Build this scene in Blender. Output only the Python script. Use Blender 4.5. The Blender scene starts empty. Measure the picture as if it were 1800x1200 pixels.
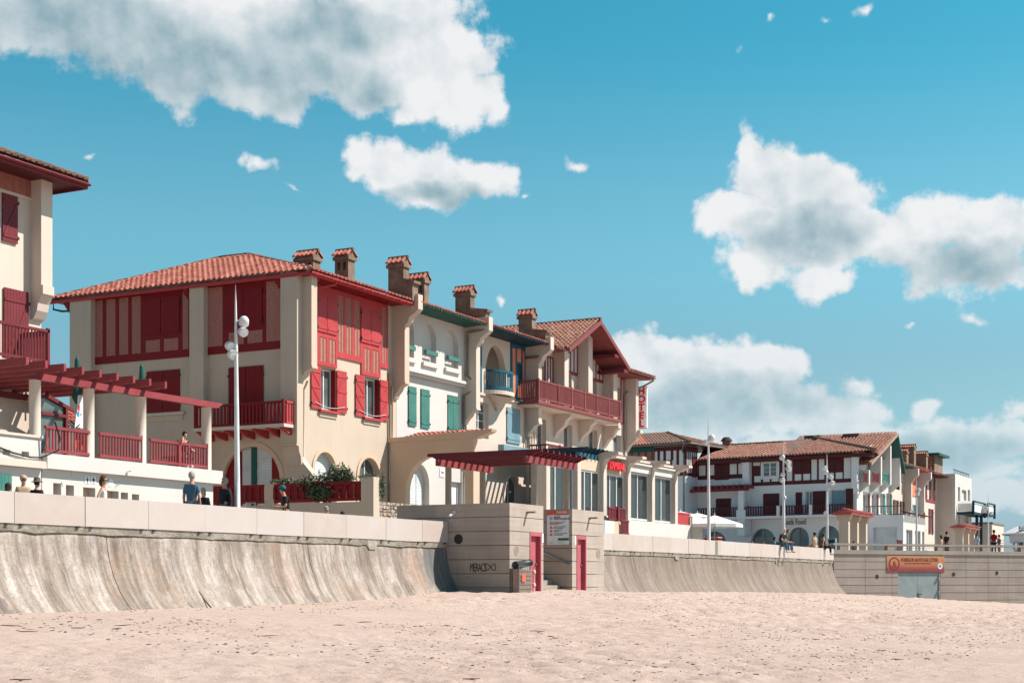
import bpy, math, random
import numpy as np
from mathutils import Vector, Matrix, Euler
from mathutils.geometry import tessellate_polygon
random.seed(7)
R = math.radians
scene = bpy.context.scene
# ------------------------------------------------------------------ camera
# world axes: +X runs along the sea front away from the camera, +Y inland, +Z up; the eye is at the origin
F = 2650.0                      # focal length in photo pixels (photo 1800 px wide)
TH = math.atan((2280-900)/F)    # angle between the view axis and the sea front
CT, ST = math.cos(TH), math.sin(TH)
HZ = 1021.0
cd = bpy.data.cameras.new('camera'); cam = bpy.data.objects.new('camera', cd)
scene.collection.objects.link(cam); scene.camera = cam
cd.sensor_width = 36; cd.lens = F/1800*36
cd.shift_y = (HZ-600)/1800
cd.clip_start = 0.3; cd.clip_end = 6000
cam.location = (0, 0, 0)
fwd = Vector((CT, ST, 0)); rgt = Vector((ST, -CT, 0)); up = Vector((0, 0, 1))
cam.rotation_euler = Matrix((rgt, up, -fwd)).transposed().to_euler()
# ------------------------------------------------------------------ light
SUN = Vector((0.50, -0.78, 1.02)).normalized()       # towards the sun
EL = math.asin(SUN.z)
sd = bpy.data.lights.new('sun', 'SUN'); so = bpy.data.objects.new('sun', sd)
scene.collection.objects.link(so)
sd.energy = 5.0; sd.angle = R(0.5); sd.color = (1.0, 0.93, 0.84)
so.rotation_euler = (-SUN).to_track_quat('-Z', 'Y').to_euler()
so.location = (0, -20, 60)
w = bpy.data.worlds.new("World"); scene.world = w; w.use_nodes = True
w.cycles.sampling_method = 'MANUAL'; w.cycles.sample_map_resolution = 256
nt = w.node_tree; nt.nodes.clear()
def WN(t, **k):
    n = nt.nodes.new(t)
    for a, b in k.items(): setattr(n, a, b)
    return n
def link(a, b, t=None): (t or nt).links.new(a, b)
out = WN('ShaderNodeOutputWorld'); bg = WN('ShaderNodeBackground'); link(bg.outputs[0], out.inputs[0])
sky = WN('ShaderNodeTexSky', sky_type='NISHITA', sun_disc=False, sun_elevation=EL)
sky.sun_rotation = math.atan2(SUN.x, SUN.y)
sky.altitude = 0; sky.air_density = 1.0; sky.dust_density = 1.0; sky.ozone_density = 1.6
bg.inputs[1].default_value = 0.085
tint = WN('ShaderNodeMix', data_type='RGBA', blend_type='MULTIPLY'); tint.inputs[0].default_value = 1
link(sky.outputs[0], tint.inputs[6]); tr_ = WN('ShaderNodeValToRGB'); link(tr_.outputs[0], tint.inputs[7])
# direction -> azimuth from the view axis, elevation (in units of photo pixels / 1000)
geo = WN('ShaderNodeNewGeometry')
def VM(op, a, b=None, s=None):
    n = WN('ShaderNodeVectorMath', operation=op)
    for i, x in enumerate((a, b)):
        if x is None: continue
        if isinstance(x, (tuple, Vector)): n.inputs[i].default_value = tuple(x)
        else: link(x, n.inputs[i])
    if s is not None: n.inputs['Scale'].default_value = s
    return n
def MA(op, *xs, clamp=False, T=None):
    n = (T or nt).nodes.new('ShaderNodeMath'); n.operation = op; n.use_clamp = clamp
    for i, x in enumerate(xs):
        if isinstance(x, (int, float)): n.inputs[i].default_value = x
        else: (T or nt).links.new(x, n.inputs[i])
    return n.outputs[0]
tc = WN('ShaderNodeTexCoord')
D_ = tc.outputs['Generated']
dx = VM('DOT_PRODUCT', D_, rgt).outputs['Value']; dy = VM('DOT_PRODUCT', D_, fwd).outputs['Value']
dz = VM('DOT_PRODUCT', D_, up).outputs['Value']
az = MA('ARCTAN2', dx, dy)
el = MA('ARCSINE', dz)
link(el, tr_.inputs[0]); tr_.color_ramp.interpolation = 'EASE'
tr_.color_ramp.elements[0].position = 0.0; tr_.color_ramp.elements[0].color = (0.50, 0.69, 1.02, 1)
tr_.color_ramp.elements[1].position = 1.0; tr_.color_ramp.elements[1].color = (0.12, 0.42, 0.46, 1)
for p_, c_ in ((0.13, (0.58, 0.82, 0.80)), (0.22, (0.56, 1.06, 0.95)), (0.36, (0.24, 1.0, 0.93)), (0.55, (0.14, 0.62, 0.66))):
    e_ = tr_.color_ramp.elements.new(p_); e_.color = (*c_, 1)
cmb = WN('ShaderNodeCombineXYZ'); link(az, cmb.inputs[0]); link(el, cmb.inputs[1])
def azel(px, py):
    v = Vector(((px-900)/F, (HZ-py)/F, 1)); h = math.hypot(v.x, v.z)
    return math.atan2(v.x, v.z), math.atan2(v.y, h)
BL = [  # cloud lobes: x, y, rx, ry, angle
 (250,40,330,95,-6),(520,70,260,105,-14),(700,60,190,100,-8),(780,165,120,75,0),(120,15,260,80,0),(430,140,150,60,-10),(640,165,90,40,0),(820,110,60,50,0),(850,165,55,50,0),(740,205,70,30,0),(300,150,120,40,-10),
 (665,290,75,48,-20),(740,320,95,55,-8),(830,315,90,38,4),(885,318,40,30,0),(725,345,60,28,0),
 (455,290,52,13,-8),(412,285,18,12,0),(1012,288,26,22,30),(930,345,18,9,0),
 (1318,262,28,46,8),(1345,310,70,50,0),(1400,335,95,60,-10),(1300,385,105,55,0),(1400,420,160,70,-8),(1460,350,90,60,0),(1330,470,80,40,-10),(1440,490,70,35,0),
 (1560,420,130,60,-6),(1640,390,100,50,0),(1740,400,110,52,0),(1700,470,110,50,0),(1610,510,50,20,0),(1640,370,60,35,0),
 (1130,620,75,48,-10),(1230,650,120,58,0),(1330,645,110,52,0),(1330,720,190,60,-6),(1450,740,110,50,0),(1160,720,110,60,0),(1500,690,60,26,0),(1630,720,60,22,0),
 (1640,780,130,45,0),(1750,770,110,45,0),(1700,830,160,40,0),(1480,800,330,55,0),(1640,870,260,45,0),(1250,760,160,40,0),(1790,720,60,20,0),(1715,560,45,20,-20),(1600,555,14,9,0),
 (1510,18,24,15,0),(1355,33,14,11,0),(1300,88,10,6,0),(1450,25,10,8,0),(515,325,18,8,0),(160,272,16,6,0),(872,525,10,14,0),(700,25,150,60,0)]
g = bpy.data.node_groups.new('cloud_density', 'ShaderNodeTree')
g.interface.new_socket('P', in_out='INPUT', socket_type='NodeSocketVector')
g.interface.new_socket('Density', in_out='OUTPUT', socket_type='NodeSocketFloat')
g.interface.new_socket('Mask', in_out='OUTPUT', socket_type='NodeSocketFloat')
g.interface.new_socket('Slope', in_out='OUTPUT', socket_type='NodeSocketFloat')
gi = g.nodes.new('NodeGroupInput'); go = g.nodes.new('NodeGroupOutput')
# warp
n0 = g.nodes.new('ShaderNodeTexNoise'); n0.inputs['Scale'].default_value = 30; n0.inputs['Detail'].default_value = 4
g.links.new(gi.outputs[0], n0.inputs['Vector'])
wv = g.nodes.new('ShaderNodeVectorMath'); wv.operation = 'MULTIPLY_ADD'
g.links.new(n0.outputs['Color'], wv.inputs[0]); wv.inputs[1].default_value = (0.028, 0.028, 0)
g.links.new(gi.outputs[0], wv.inputs[2])
wp = g.nodes.new('ShaderNodeVectorMath'); wp.operation = 'SUBTRACT'; g.links.new(wv.outputs[0], wp.inputs[0]); wp.inputs[1].default_value = (0.014, 0.014, 0)
cur = None
for (x, y, rx, ry, an) in BL:
    a, e = azel(x, y)
    mp = g.nodes.new('ShaderNodeMapping'); mp.vector_type = 'TEXTURE'
    mp.inputs['Location'].default_value = (a, e, 0); mp.inputs['Rotation'].default_value = (0, 0, R(an))
    mp.inputs['Scale'].default_value = (rx/F, ry/F, 1)
    if cur is None: g.links.new(wp.outputs[0], mp.inputs[0])
    else:   # chained so the lobes are evaluated one after the other
        ch_ = g.nodes.new('ShaderNodeVectorMath'); ch_.operation = 'MULTIPLY_ADD'; g.links.new(cur, ch_.inputs[0]); ch_.inputs[1].default_value = (1e-7, 1e-7, 0)
        g.links.new(wp.outputs[0], ch_.inputs[2]); g.links.new(ch_.outputs[0], mp.inputs[0])
    ln = g.nodes.new('ShaderNodeVectorMath'); ln.operation = 'LENGTH'; g.links.new(mp.outputs[0], ln.inputs[0])
    k = min(1.0, ry/50.0)*0.9+0.1
    m = MA('SUBTRACT', MA('MULTIPLY', MA('SUBTRACT', 1.0, ln.outputs['Value'], T=g), k, T=g), 0.10 if ry < 30 else 0.0, T=g)
    cur = m if cur is None else MA('SMOOTH_MAX', cur, m, 0.12, T=g)
# clouds outside the field of view: the same kind, scattered by noise
ng = g.nodes.new('ShaderNodeTexNoise'); ng.inputs['Scale'].default_value = 3.2; ng.inputs['Detail'].default_value = 1
g.links.new(gi.outputs[0], ng.inputs['Vector'])
sp = g.nodes.new('ShaderNodeSeparateXYZ'); g.links.new(gi.outputs[0], sp.inputs[0])
away = MA('MULTIPLY', MA('SUBTRACT', MA('MAXIMUM', MA('ABSOLUTE', sp.outputs[0], T=g), MA('MULTIPLY', sp.outputs[1], 0.8, T=g), T=g), 0.36, T=g), 12.0, clamp=True, T=g)
gen = MA('MULTIPLY', MA('SUBTRACT', ng.outputs['Fac'], 0.66, T=g), 7.0, T=g)
gen = MA('SUBTRACT', MA('MULTIPLY', MA('ADD', gen, 1.0, T=g), away, T=g), 1.0, T=g)
cur = MA('MAXIMUM', cur, gen, T=g)
n1 = g.nodes.new('ShaderNodeTexNoise'); n1.inputs['Scale'].default_value = 36; n1.inputs['Detail'].default_value = 7; n1.inputs['Roughness'].default_value = 0.60
g.links.new(gi.outputs[0], n1.inputs['Vector'])
nn = MA('MULTIPLY', MA('SUBTRACT', n1.outputs['Fac'], 0.5, T=g), 1.35, T=g)
of_ = g.nodes.new('ShaderNodeVectorMath'); of_.operation = 'ADD'; g.links.new(gi.outputs[0], of_.inputs[0]); of_.inputs[1].default_value = (0.005, 0.010, 0)
n2 = g.nodes.new('ShaderNodeTexNoise'); n2.inputs['Scale'].default_value = 36; n2.inputs['Detail'].default_value = 4; n2.inputs['Roughness'].default_value = 0.52
g.links.new(of_.outputs[0], n2.inputs['Vector'])
n3 = g.nodes.new('ShaderNodeTexNoise'); n3.inputs['Scale'].default_value = 36; n3.inputs['Detail'].default_value = 4; n3.inputs['Roughness'].default_value = 0.52
g.links.new(gi.outputs[0], n3.inputs['Vector'])
sh_ = None      # grey undersides
for (x, y, rx, ry) in ((300,120,380,110),(520,140,190,85),(90,30,280,80),(650,160,70,55),(560,60,160,60),(770,345,130,28),(1420,415,150,55),(1690,465,150,55),(1270,705,240,60),(1650,790,170,45)):
    a_, e_ = azel(x, y); mp = g.nodes.new('ShaderNodeMapping'); mp.vector_type = 'TEXTURE'; mp.inputs['Location'].default_value = (a_, e_, 0); mp.inputs['Scale'].default_value = (rx/F, ry/F, 1)
    if sh_ is None: g.links.new(wp.outputs[0], mp.inputs[0])
    else:
        ch_ = g.nodes.new('ShaderNodeVectorMath'); ch_.operation = 'MULTIPLY_ADD'; g.links.new(sh_, ch_.inputs[0]); ch_.inputs[1].default_value = (1e-7, 1e-7, 0); g.links.new(wp.outputs[0], ch_.inputs[2]); g.links.new(ch_.outputs[0], mp.inputs[0])
    ln = g.nodes.new('ShaderNodeVectorMath'); ln.operation = 'LENGTH'; g.links.new(mp.outputs[0], ln.inputs[0])
    m = MA('SUBTRACT', 1.0, MA('POWER', ln.outputs['Value'], 2.0, T=g), T=g)
    sh_ = m if sh_ is None else MA('SMOOTH_MAX', sh_, m, 0.2, T=g)
sl_ = MA('MULTIPLY', MA('SUBTRACT', n3.outputs['Fac'], n2.outputs['Fac'], T=g), 0.8, T=g)
g.links.new(MA('SUBTRACT', sl_, MA('MULTIPLY', MA('MAXIMUM', sh_, 0.0, T=g), 0.58, T=g), T=g), go.inputs[2])
g.links.new(MA('ADD', cur, nn, T=g), go.inputs[0]); g.links.new(cur, go.inputs[1])
def gcall(vec):
    n = WN('ShaderNodeGroup'); n.node_tree = g; link(vec, n.inputs[0]); return n
A_ = gcall(cmb.outputs[0])
dens = A_.outputs[0]
alpha = WN('ShaderNodeMapRange', interpolation_type='SMOOTHSTEP'); link(dens, alpha.inputs[0])
alpha.inputs[1].default_value = 0.0; alpha.inputs[2].default_value = 0.34
nL = WN('ShaderNodeTexNoise'); nL.inputs['Scale'].default_value = 13; nL.inputs['Detail'].default_value = 3; link(cmb.outputs[0], nL.inputs['Vector'])
lit = MA('ADD', MA('ADD', 0.84, MA('MULTIPLY', MA('SUBTRACT', nL.outputs['Fac'], 0.5), 0.7)), A_.outputs[2])
thick = MA('MULTIPLY', MA('MAXIMUM', MA('SUBTRACT', A_.outputs[1], 0.35), 0.0), 0.22)
lit = MA('ADD', lit, 0.0, clamp=True)
cr = WN('ShaderNodeValToRGB'); link(lit, cr.inputs[0])
cr.color_ramp.elements[0].color = (2.1, 3.05, 3.45, 1); cr.color_ramp.elements[0].position = 0.12
cr.color_ramp.elements[1].color = (6.3, 6.3, 6.35, 1); cr.color_ramp.elements[1].position = 0.86
e = cr.color_ramp.elements.new(0.5); e.color = (4.2, 4.75, 5.0, 1)
# distant clouds low down sink into the haze
hz = WN('ShaderNodeMapRange'); link(el, hz.inputs[0]); hz.inputs[1].default_value = 0.02; hz.inputs[2].default_value = 0.17
hz.inputs[3].default_value = 0.38; hz.inputs[4].default_value = 0.95
af = MA('MULTIPLY', alpha.outputs[0], hz.outputs[0])
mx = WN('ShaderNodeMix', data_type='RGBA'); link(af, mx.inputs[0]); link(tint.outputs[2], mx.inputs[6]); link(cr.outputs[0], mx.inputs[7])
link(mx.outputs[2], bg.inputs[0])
scene.view_settings.view_transform = 'Standard'; scene.view_settings.look = 'None'
scene.view_settings.exposure = 0.75; scene.view_settings.gamma = 1.0
# ------------------------------------------------------------------ frames (real vertical planes)
class Fr:
    """A vertical plane: a runs along it, z is up, d stands out of it towards the viewer's side."""
    def __init__(s, ox, oy, ang):
        s.O = Vector((ox, oy)); s.A = Vector((math.cos(ang), math.sin(ang))); s.N = Vector((s.A.y, -s.A.x)); s.ang = ang
    def p(s, a, z, d=0.0):
        q = s.O + s.A*a + s.N*d
        return (q.x, q.y, z)
    def at(s, px, py, d=0.0):
        t = (px-900)/F
        r = Vector((CT+t*ST, ST-t*CT)); lam = (s.O.dot(s.N)+d)/r.dot(s.N)
        q = r*lam
        return (q-s.O).dot(s.A), lam*(HZ-py)/F
    def a(s, px, d=0.0): return s.at(px, 0, d)[0]
    def z(s, px, py, d=0.0): return s.at(px, py, d)[1]
def SF(V): return Fr(0, V, 0)                  # faces the sea
def WF(U): return Fr(U, 0, -math.pi/2)         # faces along the promenade towards the camera (a = -y)
# ------------------------------------------------------------------ mesh builder
class MB:
    def __init__(s): s.v = []; s.f = []; s.m = []; s.mi = 0
    def add(s, vs, fs):
        b = len(s.v); s.v += [tuple(x) for x in vs]; s.f += [tuple(i+b for i in f) for f in fs]; s.m += [s.mi]*len(fs); return s
    def hexa(s, P):
        return s.add(P, [(0,3,2,1),(4,5,6,7),(0,1,5,4),(1,2,6,5),(2,3,7,6),(3,0,4,7)])
    def box(s, fr, a0, a1, z0, z1, d0, d1):
        p = fr.p
        return s.hexa([p(a0,z0,d0),p(a1,z0,d0),p(a1,z0,d1),p(a0,z0,d1),p(a0,z1,d0),p(a1,z1,d0),p(a1,z1,d1),p(a0,z1,d1)])
    def wbox(s, x0, x1, y0, y1, z0, z1):
        return s.hexa([(x0,y0,z0),(x1,y0,z0),(x1,y1,z0),(x0,y1,z0),(x0,y0,z1),(x1,y0,z1),(x1,y1,z1),(x0,y1,z1)])
    def plate(s, fr, outer, holes=(), d0=0.0, d1=0.1, axis=None):
        """extruded polygon with holes; outer/holes lists of (a,z)"""
        polys = [list(outer)] + [list(h) for h in holes]
        tri = tessellate_polygon([[Vector((x, y, 0)) for x, y in q] for q in polys])
        flat = [q for pl in polys for q in pl]; n = len(flat)
        vs = [fr.p(x, y, d1) for x, y in flat] + [fr.p(x, y, d0) for x, y in flat]
        fs = []
        for t in tri:
            a, b, c = [flat[i] for i in t]
            if (b[0]-a[0])*(c[1]-a[1])-(b[1]-a[1])*(c[0]-a[0]) < 0: t = (t[0], t[2], t[1])
            fs.append(tuple(t)); fs.append((t[0]+n, t[2]+n, t[1]+n))
        k = 0
        for pl in polys:
            m = len(pl)
            for i in range(m):
                j = (i+1) % m; fs.append((k+i, k+i+n, k+j+n, k+j))
            k += m
        return s.add(vs, fs)
    def prism(s, pts, ext):
        """polygon pts (3D) extruded by vector ext"""
        ext = Vector(ext); pts = [Vector(q) for q in pts]; n = len(pts)
        vs = pts + [q+ext for q in pts]
        fs = [tuple(range(n)), tuple(range(2*n-1, n-1, -1))]
        for i in range(n):
            j = (i+1) % n; fs.append((i, i+n, j+n, j))
        return s.add(vs, fs)
    def tube(s, pts, r, n=8, caps=True):
        pts = [Vector(q) for q in pts]; rs = r if isinstance(r, (list, tuple)) else [r]*len(pts)
        vs = []; fs = []
        for i, q in enumerate(pts):
            t = (pts[min(i+1, len(pts)-1)]-pts[max(i-1, 0)])
            if t.length < 1e-9: t = Vector((0, 0, 1))
            t.normalize()
            x = t.cross(Vector((0, 0, 1)));
            if x.length < 0.05: x = t.cross(Vector((0, 1, 0)))
            x.normalize(); y = t.cross(x)
            for k in range(n):
                a = 2*math.pi*k/n; vs.append(q + (x*math.cos(a)+y*math.sin(a))*rs[i])
        for i in range(len(pts)-1):
            for k in range(n):
                k2 = (k+1) % n; fs.append((i*n+k, i*n+k2, (i+1)*n+k2, (i+1)*n+k))
        if caps: fs.append(tuple(range(n))); fs.append(tuple(range(len(vs)-1, len(vs)-n-1, -1)))
        return s.add(vs, fs)
    def ball(s, c, r, n=12, m=8, sc=(1,1,1)):
        c = Vector(c); vs = [c+Vector((0,0,r*sc[2]))]; fs = []
        for i in range(1, m):
            ph = math.pi*i/m
            for k in range(n):
                a = 2*math.pi*k/n; vs.append(c+Vector((r*sc[0]*math.sin(ph)*math.cos(a), r*sc[1]*math.sin(ph)*math.sin(a), r*sc[2]*math.cos(ph))))
        vs.append(c-Vector((0,0,r*sc[2])))
        for k in range(n): fs.append((0, 1+k, 1+(k+1)%n))
        for i in range(m-2):
            for k in range(n):
                a = 1+i*n+k; b = 1+i*n+(k+1)%n; fs.append((a, a+n, b+n, b))
        L = len(vs)-1; o = 1+(m-2)*n
        for k in range(n): fs.append((L, o+(k+1)%n, o+k))
        return s.add(vs, fs)
    def grid(s, P):
        n = len(P); m = len(P[0]); vs = [q for r_ in P for q in r_]
        fs = [(i*m+j, (i+1)*m+j, (i+1)*m+j+1, i*m+j+1) for i in range(n-1) for j in range(m-1)]
        return s.add(vs, fs)
    def build(s, name, mat, parent=None, kind=None, label=None, smooth=False, bevel=0):
        if not s.v: return None
        V = np.array(s.v, dtype=float); lo = V.min(0); hi = V.max(0); c = (lo+hi)/2; c[2] = lo[2]
        me = bpy.data.meshes.new(name); me.from_pydata((V-c).tolist(), [], s.f)
        mats = mat if isinstance(mat, (list, tuple)) else [mat]
        for m_ in mats: me.materials.append(m_)
        if len(mats) > 1: me.polygons.foreach_set('material_index', s.m)
        if smooth: me.polygons.foreach_set('use_smooth', [True]*len(me.polygons))
        o = bpy.data.objects.new(name, me); scene.collection.objects.link(o)
        put(o, Vector(c), parent)
        if kind: o['kind'] = kind
        if label: o['label'] = label
        return o
WL = {}
def put(o, wloc, parent):
    WL[o.name] = Vector(wloc)
    if parent is not None:
        o.parent = parent; o.location = Vector(wloc) - WL[parent.name]
    else: o.location = wloc
def inst(name, me, wloc, parent, rotz=0.0, rot=None, scale=None, kind=None):
    o = bpy.data.objects.new(name, me); scene.collection.objects.link(o); put(o, wloc, parent)
    if rot is not None: o.rotation_euler = rot
    elif rotz: o.rotation_euler = (0, 0, rotz)
    if scale: o.scale = scale
    if kind: o['kind'] = kind
    return o
def thing(name, label, cat, loc, group=None):
    o = bpy.data.objects.new(name, None); scene.collection.objects.link(o); o.empty_display_size = 0.3
    put(o, loc, None); o['label'] = label; o['category'] = cat
    if group: o['group'] = group
    return o
def tag(o, label, cat, group=None):
    o['label'] = label; o['category'] = cat
    if group: o['group'] = group
    return o
_mc = {}
def mesh_of(key, fn, mat, smooth=False):
    """cached shared mesh; fn fills an MB in local coordinates"""
    k = (key, mat.name)
    if k not in _mc:
        b = MB(); fn(b); me = bpy.data.meshes.new(key); me.from_pydata(b.v, [], b.f); me.materials.append(mat)
        if smooth: me.polygons.foreach_set('use_smooth', [True]*len(me.polygons))
        _mc[k] = me
    return _mc[k]
ID = Fr(0, 0, 0)
def rect(a0, a1, z0, z1): return [(a0, z0), (a1, z0), (a1, z1), (a0, z1)]
def arch(a0, a1, z0, zt, n=14, pointed=False):
    c = (a0+a1)/2; h = (a1-a0)/2; r = h
    if pointed:
        zs = zt - 1.55*h
        out = [(a0, z0), (a1, z0)]
        for i in range(n+1):
            t = i/n; out.append((a1-h*(1-math.cos(t*math.pi/2))*1.0, zs+(zt-zs)*math.sin(t*math.pi/2)**1.0))
        for i in range(n, -1, -1):
            t = i/n; out.append((a0+h*(1-math.cos(t*math.pi/2)), zs+(zt-zs)*math.sin(t*math.pi/2)))
        o2 = []
        for q in out:
            if not o2 or (abs(o2[-1][0]-q[0])+abs(o2[-1][1]-q[1])) > 1e-4: o2.append(q)
        return o2
    r = min(h, zt-z0); ry = r
    return [(a0, z0), (a1, z0)] + [(c+h*math.cos(math.pi*i/n), zt-ry+ry*math.sin(math.pi*i/n)) for i in range(n+1)]
def grow(poly, e):
    """rough outward offset of an arch/rect opening"""
    cx = sum(q[0] for q in poly)/len(poly); w_ = max(q[0] for q in poly)-min(q[0] for q in poly)
    z0 = min(q[1] for q in poly); h = max(q[1] for q in poly)-z0
    return [(cx+(x-cx)*(1+2*e/w_), z0+(z-z0)*(1+e/h)) for x, z in poly]
# ------------------------------------------------------------------ materials
def newmat(name):
    m = bpy.data.materials.new(name); m.use_nodes = True; T = m.node_tree
    b = T.nodes['Principled BSDF']; return m, T, b
def N(T, t, **k):
    n = T.nodes.new(t)
    for a, b in k.items(): setattr(n, a, b)
    return n
def pos_vec(T, scale=(1,1,1), local=False):
    if local:
        tcn = N(T, 'ShaderNodeTexCoord'); s_ = tcn.outputs['Object']
    else:
        s_ = N(T, 'ShaderNodeNewGeometry').outputs['Position']
    mp = N(T, 'ShaderNodeMapping'); mp.inputs['Scale'].default_value = scale
    T.links.new(s_, mp.inputs[0]); return mp.outputs[0]
def noise(T, vec, scale, detail=3, rough=0.55):
    n = N(T, 'ShaderNodeTexNoise'); n.inputs['Scale'].default_value = scale; n.inputs['Detail'].default_value = detail
    n.inputs['Roughness'].default_value = rough; T.links.new(vec, n.inputs['Vector']); return n.outputs['Fac']
def ramp(T, fac, stops):
    r = N(T, 'ShaderNodeValToRGB'); T.links.new(fac, r.inputs[0]); cr = r.color_ramp
    cr.elements[0].position, cr.elements[0].color = stops[0][0], (*stops[0][1], 1)
    cr.elements[1].position, cr.elements[1].color = stops[-1][0], (*stops[-1][1], 1)
    for p, c in stops[1:-1]:
        e = cr.elements.new(p); e.color = (*c, 1)
    return r.outputs[0]
def mixc(T, f, a, b, mode='MIX'):
    n = N(T, 'ShaderNodeMix', data_type='RGBA', blend_type=mode)
    for i, x in ((0, f), (6, a), (7, b)):
        if isinstance(x, (int, float)): n.inputs[i].default_value = x
        elif isinstance(x, tuple): n.inputs[i].default_value = (*x, 1)
        else: T.links.new(x, n.inputs[i])
    return n.outputs[2]
def bump(T, b, h, strength=0.3, dist=0.02):
    n = N(T, 'ShaderNodeBump'); n.inputs['Strength'].default_value = strength; n.inputs['Distance'].default_value = dist
    T.links.new(h, n.inputs['Height']); T.links.new(n.outputs[0], b.inputs['Normal'])
def sc(c, k): return tuple(min(1, x*k) for x in c)
def plaster(name, c, streak=0.17, spec=0.2):
    m, T, b = newmat(name)
    big = noise(T, pos_vec(T), 0.55, 5); st = noise(T, pos_vec(T, (5, 5, 0.35)), 1.0, 4, 0.6); fine = noise(T, pos_vec(T), 22, 4)
    col = ramp(T, big, [(0.3, sc(c, 0.93)), (0.5, c), (0.7, sc(c, 1.05))])
    col = mixc(T, ramp(T, st, [(0.52, (0,0,0)), (0.78, (streak*2.2,)*3)]), col, sc(c, 0.62))
    col = mixc(T, 0.25, col, ramp(T, fine, [(0.35, sc(c, 0.85)), (0.65, sc(c, 1.1))]))
    T.links.new(col, b.inputs['Base Color']); b.inputs['Roughness'].default_value = 0.9; b.inputs['Specular IOR Level'].default_value = spec
    bump(T, b, noise(T, pos_vec(T), 60, 4), 0.25, 0.01); return m
def paint(name, c, rough=0.45, wear=0.10, grain=True):
    m, T, b = newmat(name)
    n1 = noise(T, pos_vec(T), 1.7, 4); n2 = noise(T, pos_vec(T, (14, 14, 1.2)), 2.0, 3)
    col = ramp(T, n1, [(0.3, sc(c, 0.88)), (0.7, sc(c, 1.12))])
    col = mixc(T, ramp(T, n2, [(0.45, (0,0,0)), (0.8, (wear*3,)*3)]), col, sc(c, 0.6))
    T.links.new(col, b.inputs['Base Color']); T.links.new(ramp(T, n1, [(0.3, (rough,)*3), (0.7, (rough+0.2,)*3)]), b.inputs['Roughness'])
    b.inputs['Specular IOR Level'].default_value = 0.18
    if grain: bump(T, b, n2, 0.2, 0.01)
    return m
def flat(name, c, rough=0.6, metal=0.0, spec=0.4):
    m, T, b = newmat(name)
    n1 = noise(T, pos_vec(T), 6, 3)
    T.links.new(ramp(T, n1, [(0.3, sc(c, 0.9)), (0.7, sc(c, 1.1))]), b.inputs['Base Color'])
    b.inputs['Roughness'].default_value = rough; b.inputs['Metallic'].default_value = metal; b.inputs['Specular IOR Level'].default_value = spec
    return m
M = {}
M['cream'] = plaster('cream_render', (0.50, 0.405, 0.33)); M['white'] = plaster('white_render', (0.53, 0.495, 0.475), 0.07)
M['cream2'] = plaster('pale_cream_render', (0.55, 0.46, 0.40)); M['peach'] = plaster('peach_render', (0.56, 0.41, 0.30), 0.05)
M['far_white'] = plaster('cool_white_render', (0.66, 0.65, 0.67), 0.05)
M['red'] = paint('red_painted_wood', (0.40, 0.05, 0.055)); M['red_shaded'] = paint('red_painted_wood_shaded', (0.19, 0.009, 0.012))  # second entry: same red paint, shade of the unlit sides put in its colour
M['maroon'] = paint('maroon_painted_wood', (0.15, 0.025, 0.032)); M['rose'] = paint('faded_rose_wood', (0.24, 0.045, 0.052))
M['oxblood'] = paint('oxblood_painted_wood', (0.20, 0.055, 0.055)); M['far_maroon'] = paint('brown_maroon_wood', (0.085, 0.018, 0.02))
M['green'] = paint('green_painted_wood', (0.055, 0.175, 0.15)); M['dkgreen'] = paint('dark_green_paint', (0.02, 0.085, 0.07))
M['blue'] = paint('pale_blue_painted_wood', (0.17, 0.27, 0.32)); M['teal'] = paint('teal_blue_paint', (0.015, 0.095, 0.14)); M['dkblue'] = paint('dark_blue_paint', (0.012, 0.04, 0.055))
M['salmon'] = paint('salmon_boards', (0.60, 0.19, 0.11), 0.7)
M['pink'] = paint('faded_pink_paint', (0.40, 0.095, 0.12), 0.5, 0.05)
M['brick'] = flat('pale_salmon_brick', (0.33, 0.10, 0.08), 0.9); M['mortar'] = flat('cream_mortar', (0.58, 0.46, 0.38), 0.95)
M['metal_white'] = paint('white_metal', (0.60, 0.60, 0.61), 0.35, 0.02, False)
M['steel'] = flat('grey_steel', (0.35, 0.36, 0.37), 0.4, 0.8); M['black'] = flat('black_plastic', (0.02, 0.02, 0.022), 0.5)
M['roller'] = paint('white_roller_slats', (0.54, 0.56, 0.58), 0.5, 0.02, False)
M['pipe'] = paint('brown_downpipe', (0.30, 0.22, 0.17), 0.5); M['gpipe'] = paint('grey_downpipe', (0.17, 0.17, 0.15), 0.5)
M['dark'] = flat('dark_interior', (0.03, 0.03, 0.03), 0.9); M['curtain'] = flat('pale_curtain', (0.55, 0.55, 0.52), 0.9)
M['steeldoor'] = paint('blue_grey_steel_door', (0.24, 0.29, 0.30), 0.55, 0.08, False)
M['orange'] = flat('orange_red_print', (0.62, 0.10, 0.05), 0.5)
M['signwhite'] = flat('white_sign_sheet', (0.66, 0.68, 0.70), 0.45); M['signgreen'] = flat('dark_green_print', (0.01, 0.13, 0.10), 0.5)
M['red_let'] = flat('signal_red_letters', (0.75, 0.02, 0.035), 0.4); M['sign_lit'] = flat('white_sign_acrylic', (0.86, 0.82, 0.83), 0.4); M['ink'] = flat('dark_ink', (0.03, 0.035, 0.05), 0.6); M['blueprint'] = flat('blue_print', (0.05, 0.25, 0.42), 0.5)
M['canvas'] = flat('white_canvas', (0.66, 0.66, 0.66), 0.85); M['greywood'] = flat('weathered_pole', (0.30, 0.26, 0.23), 0.9)
M['brown'] = flat('brown_stick', (0.09, 0.05, 0.035), 0.9)
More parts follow.
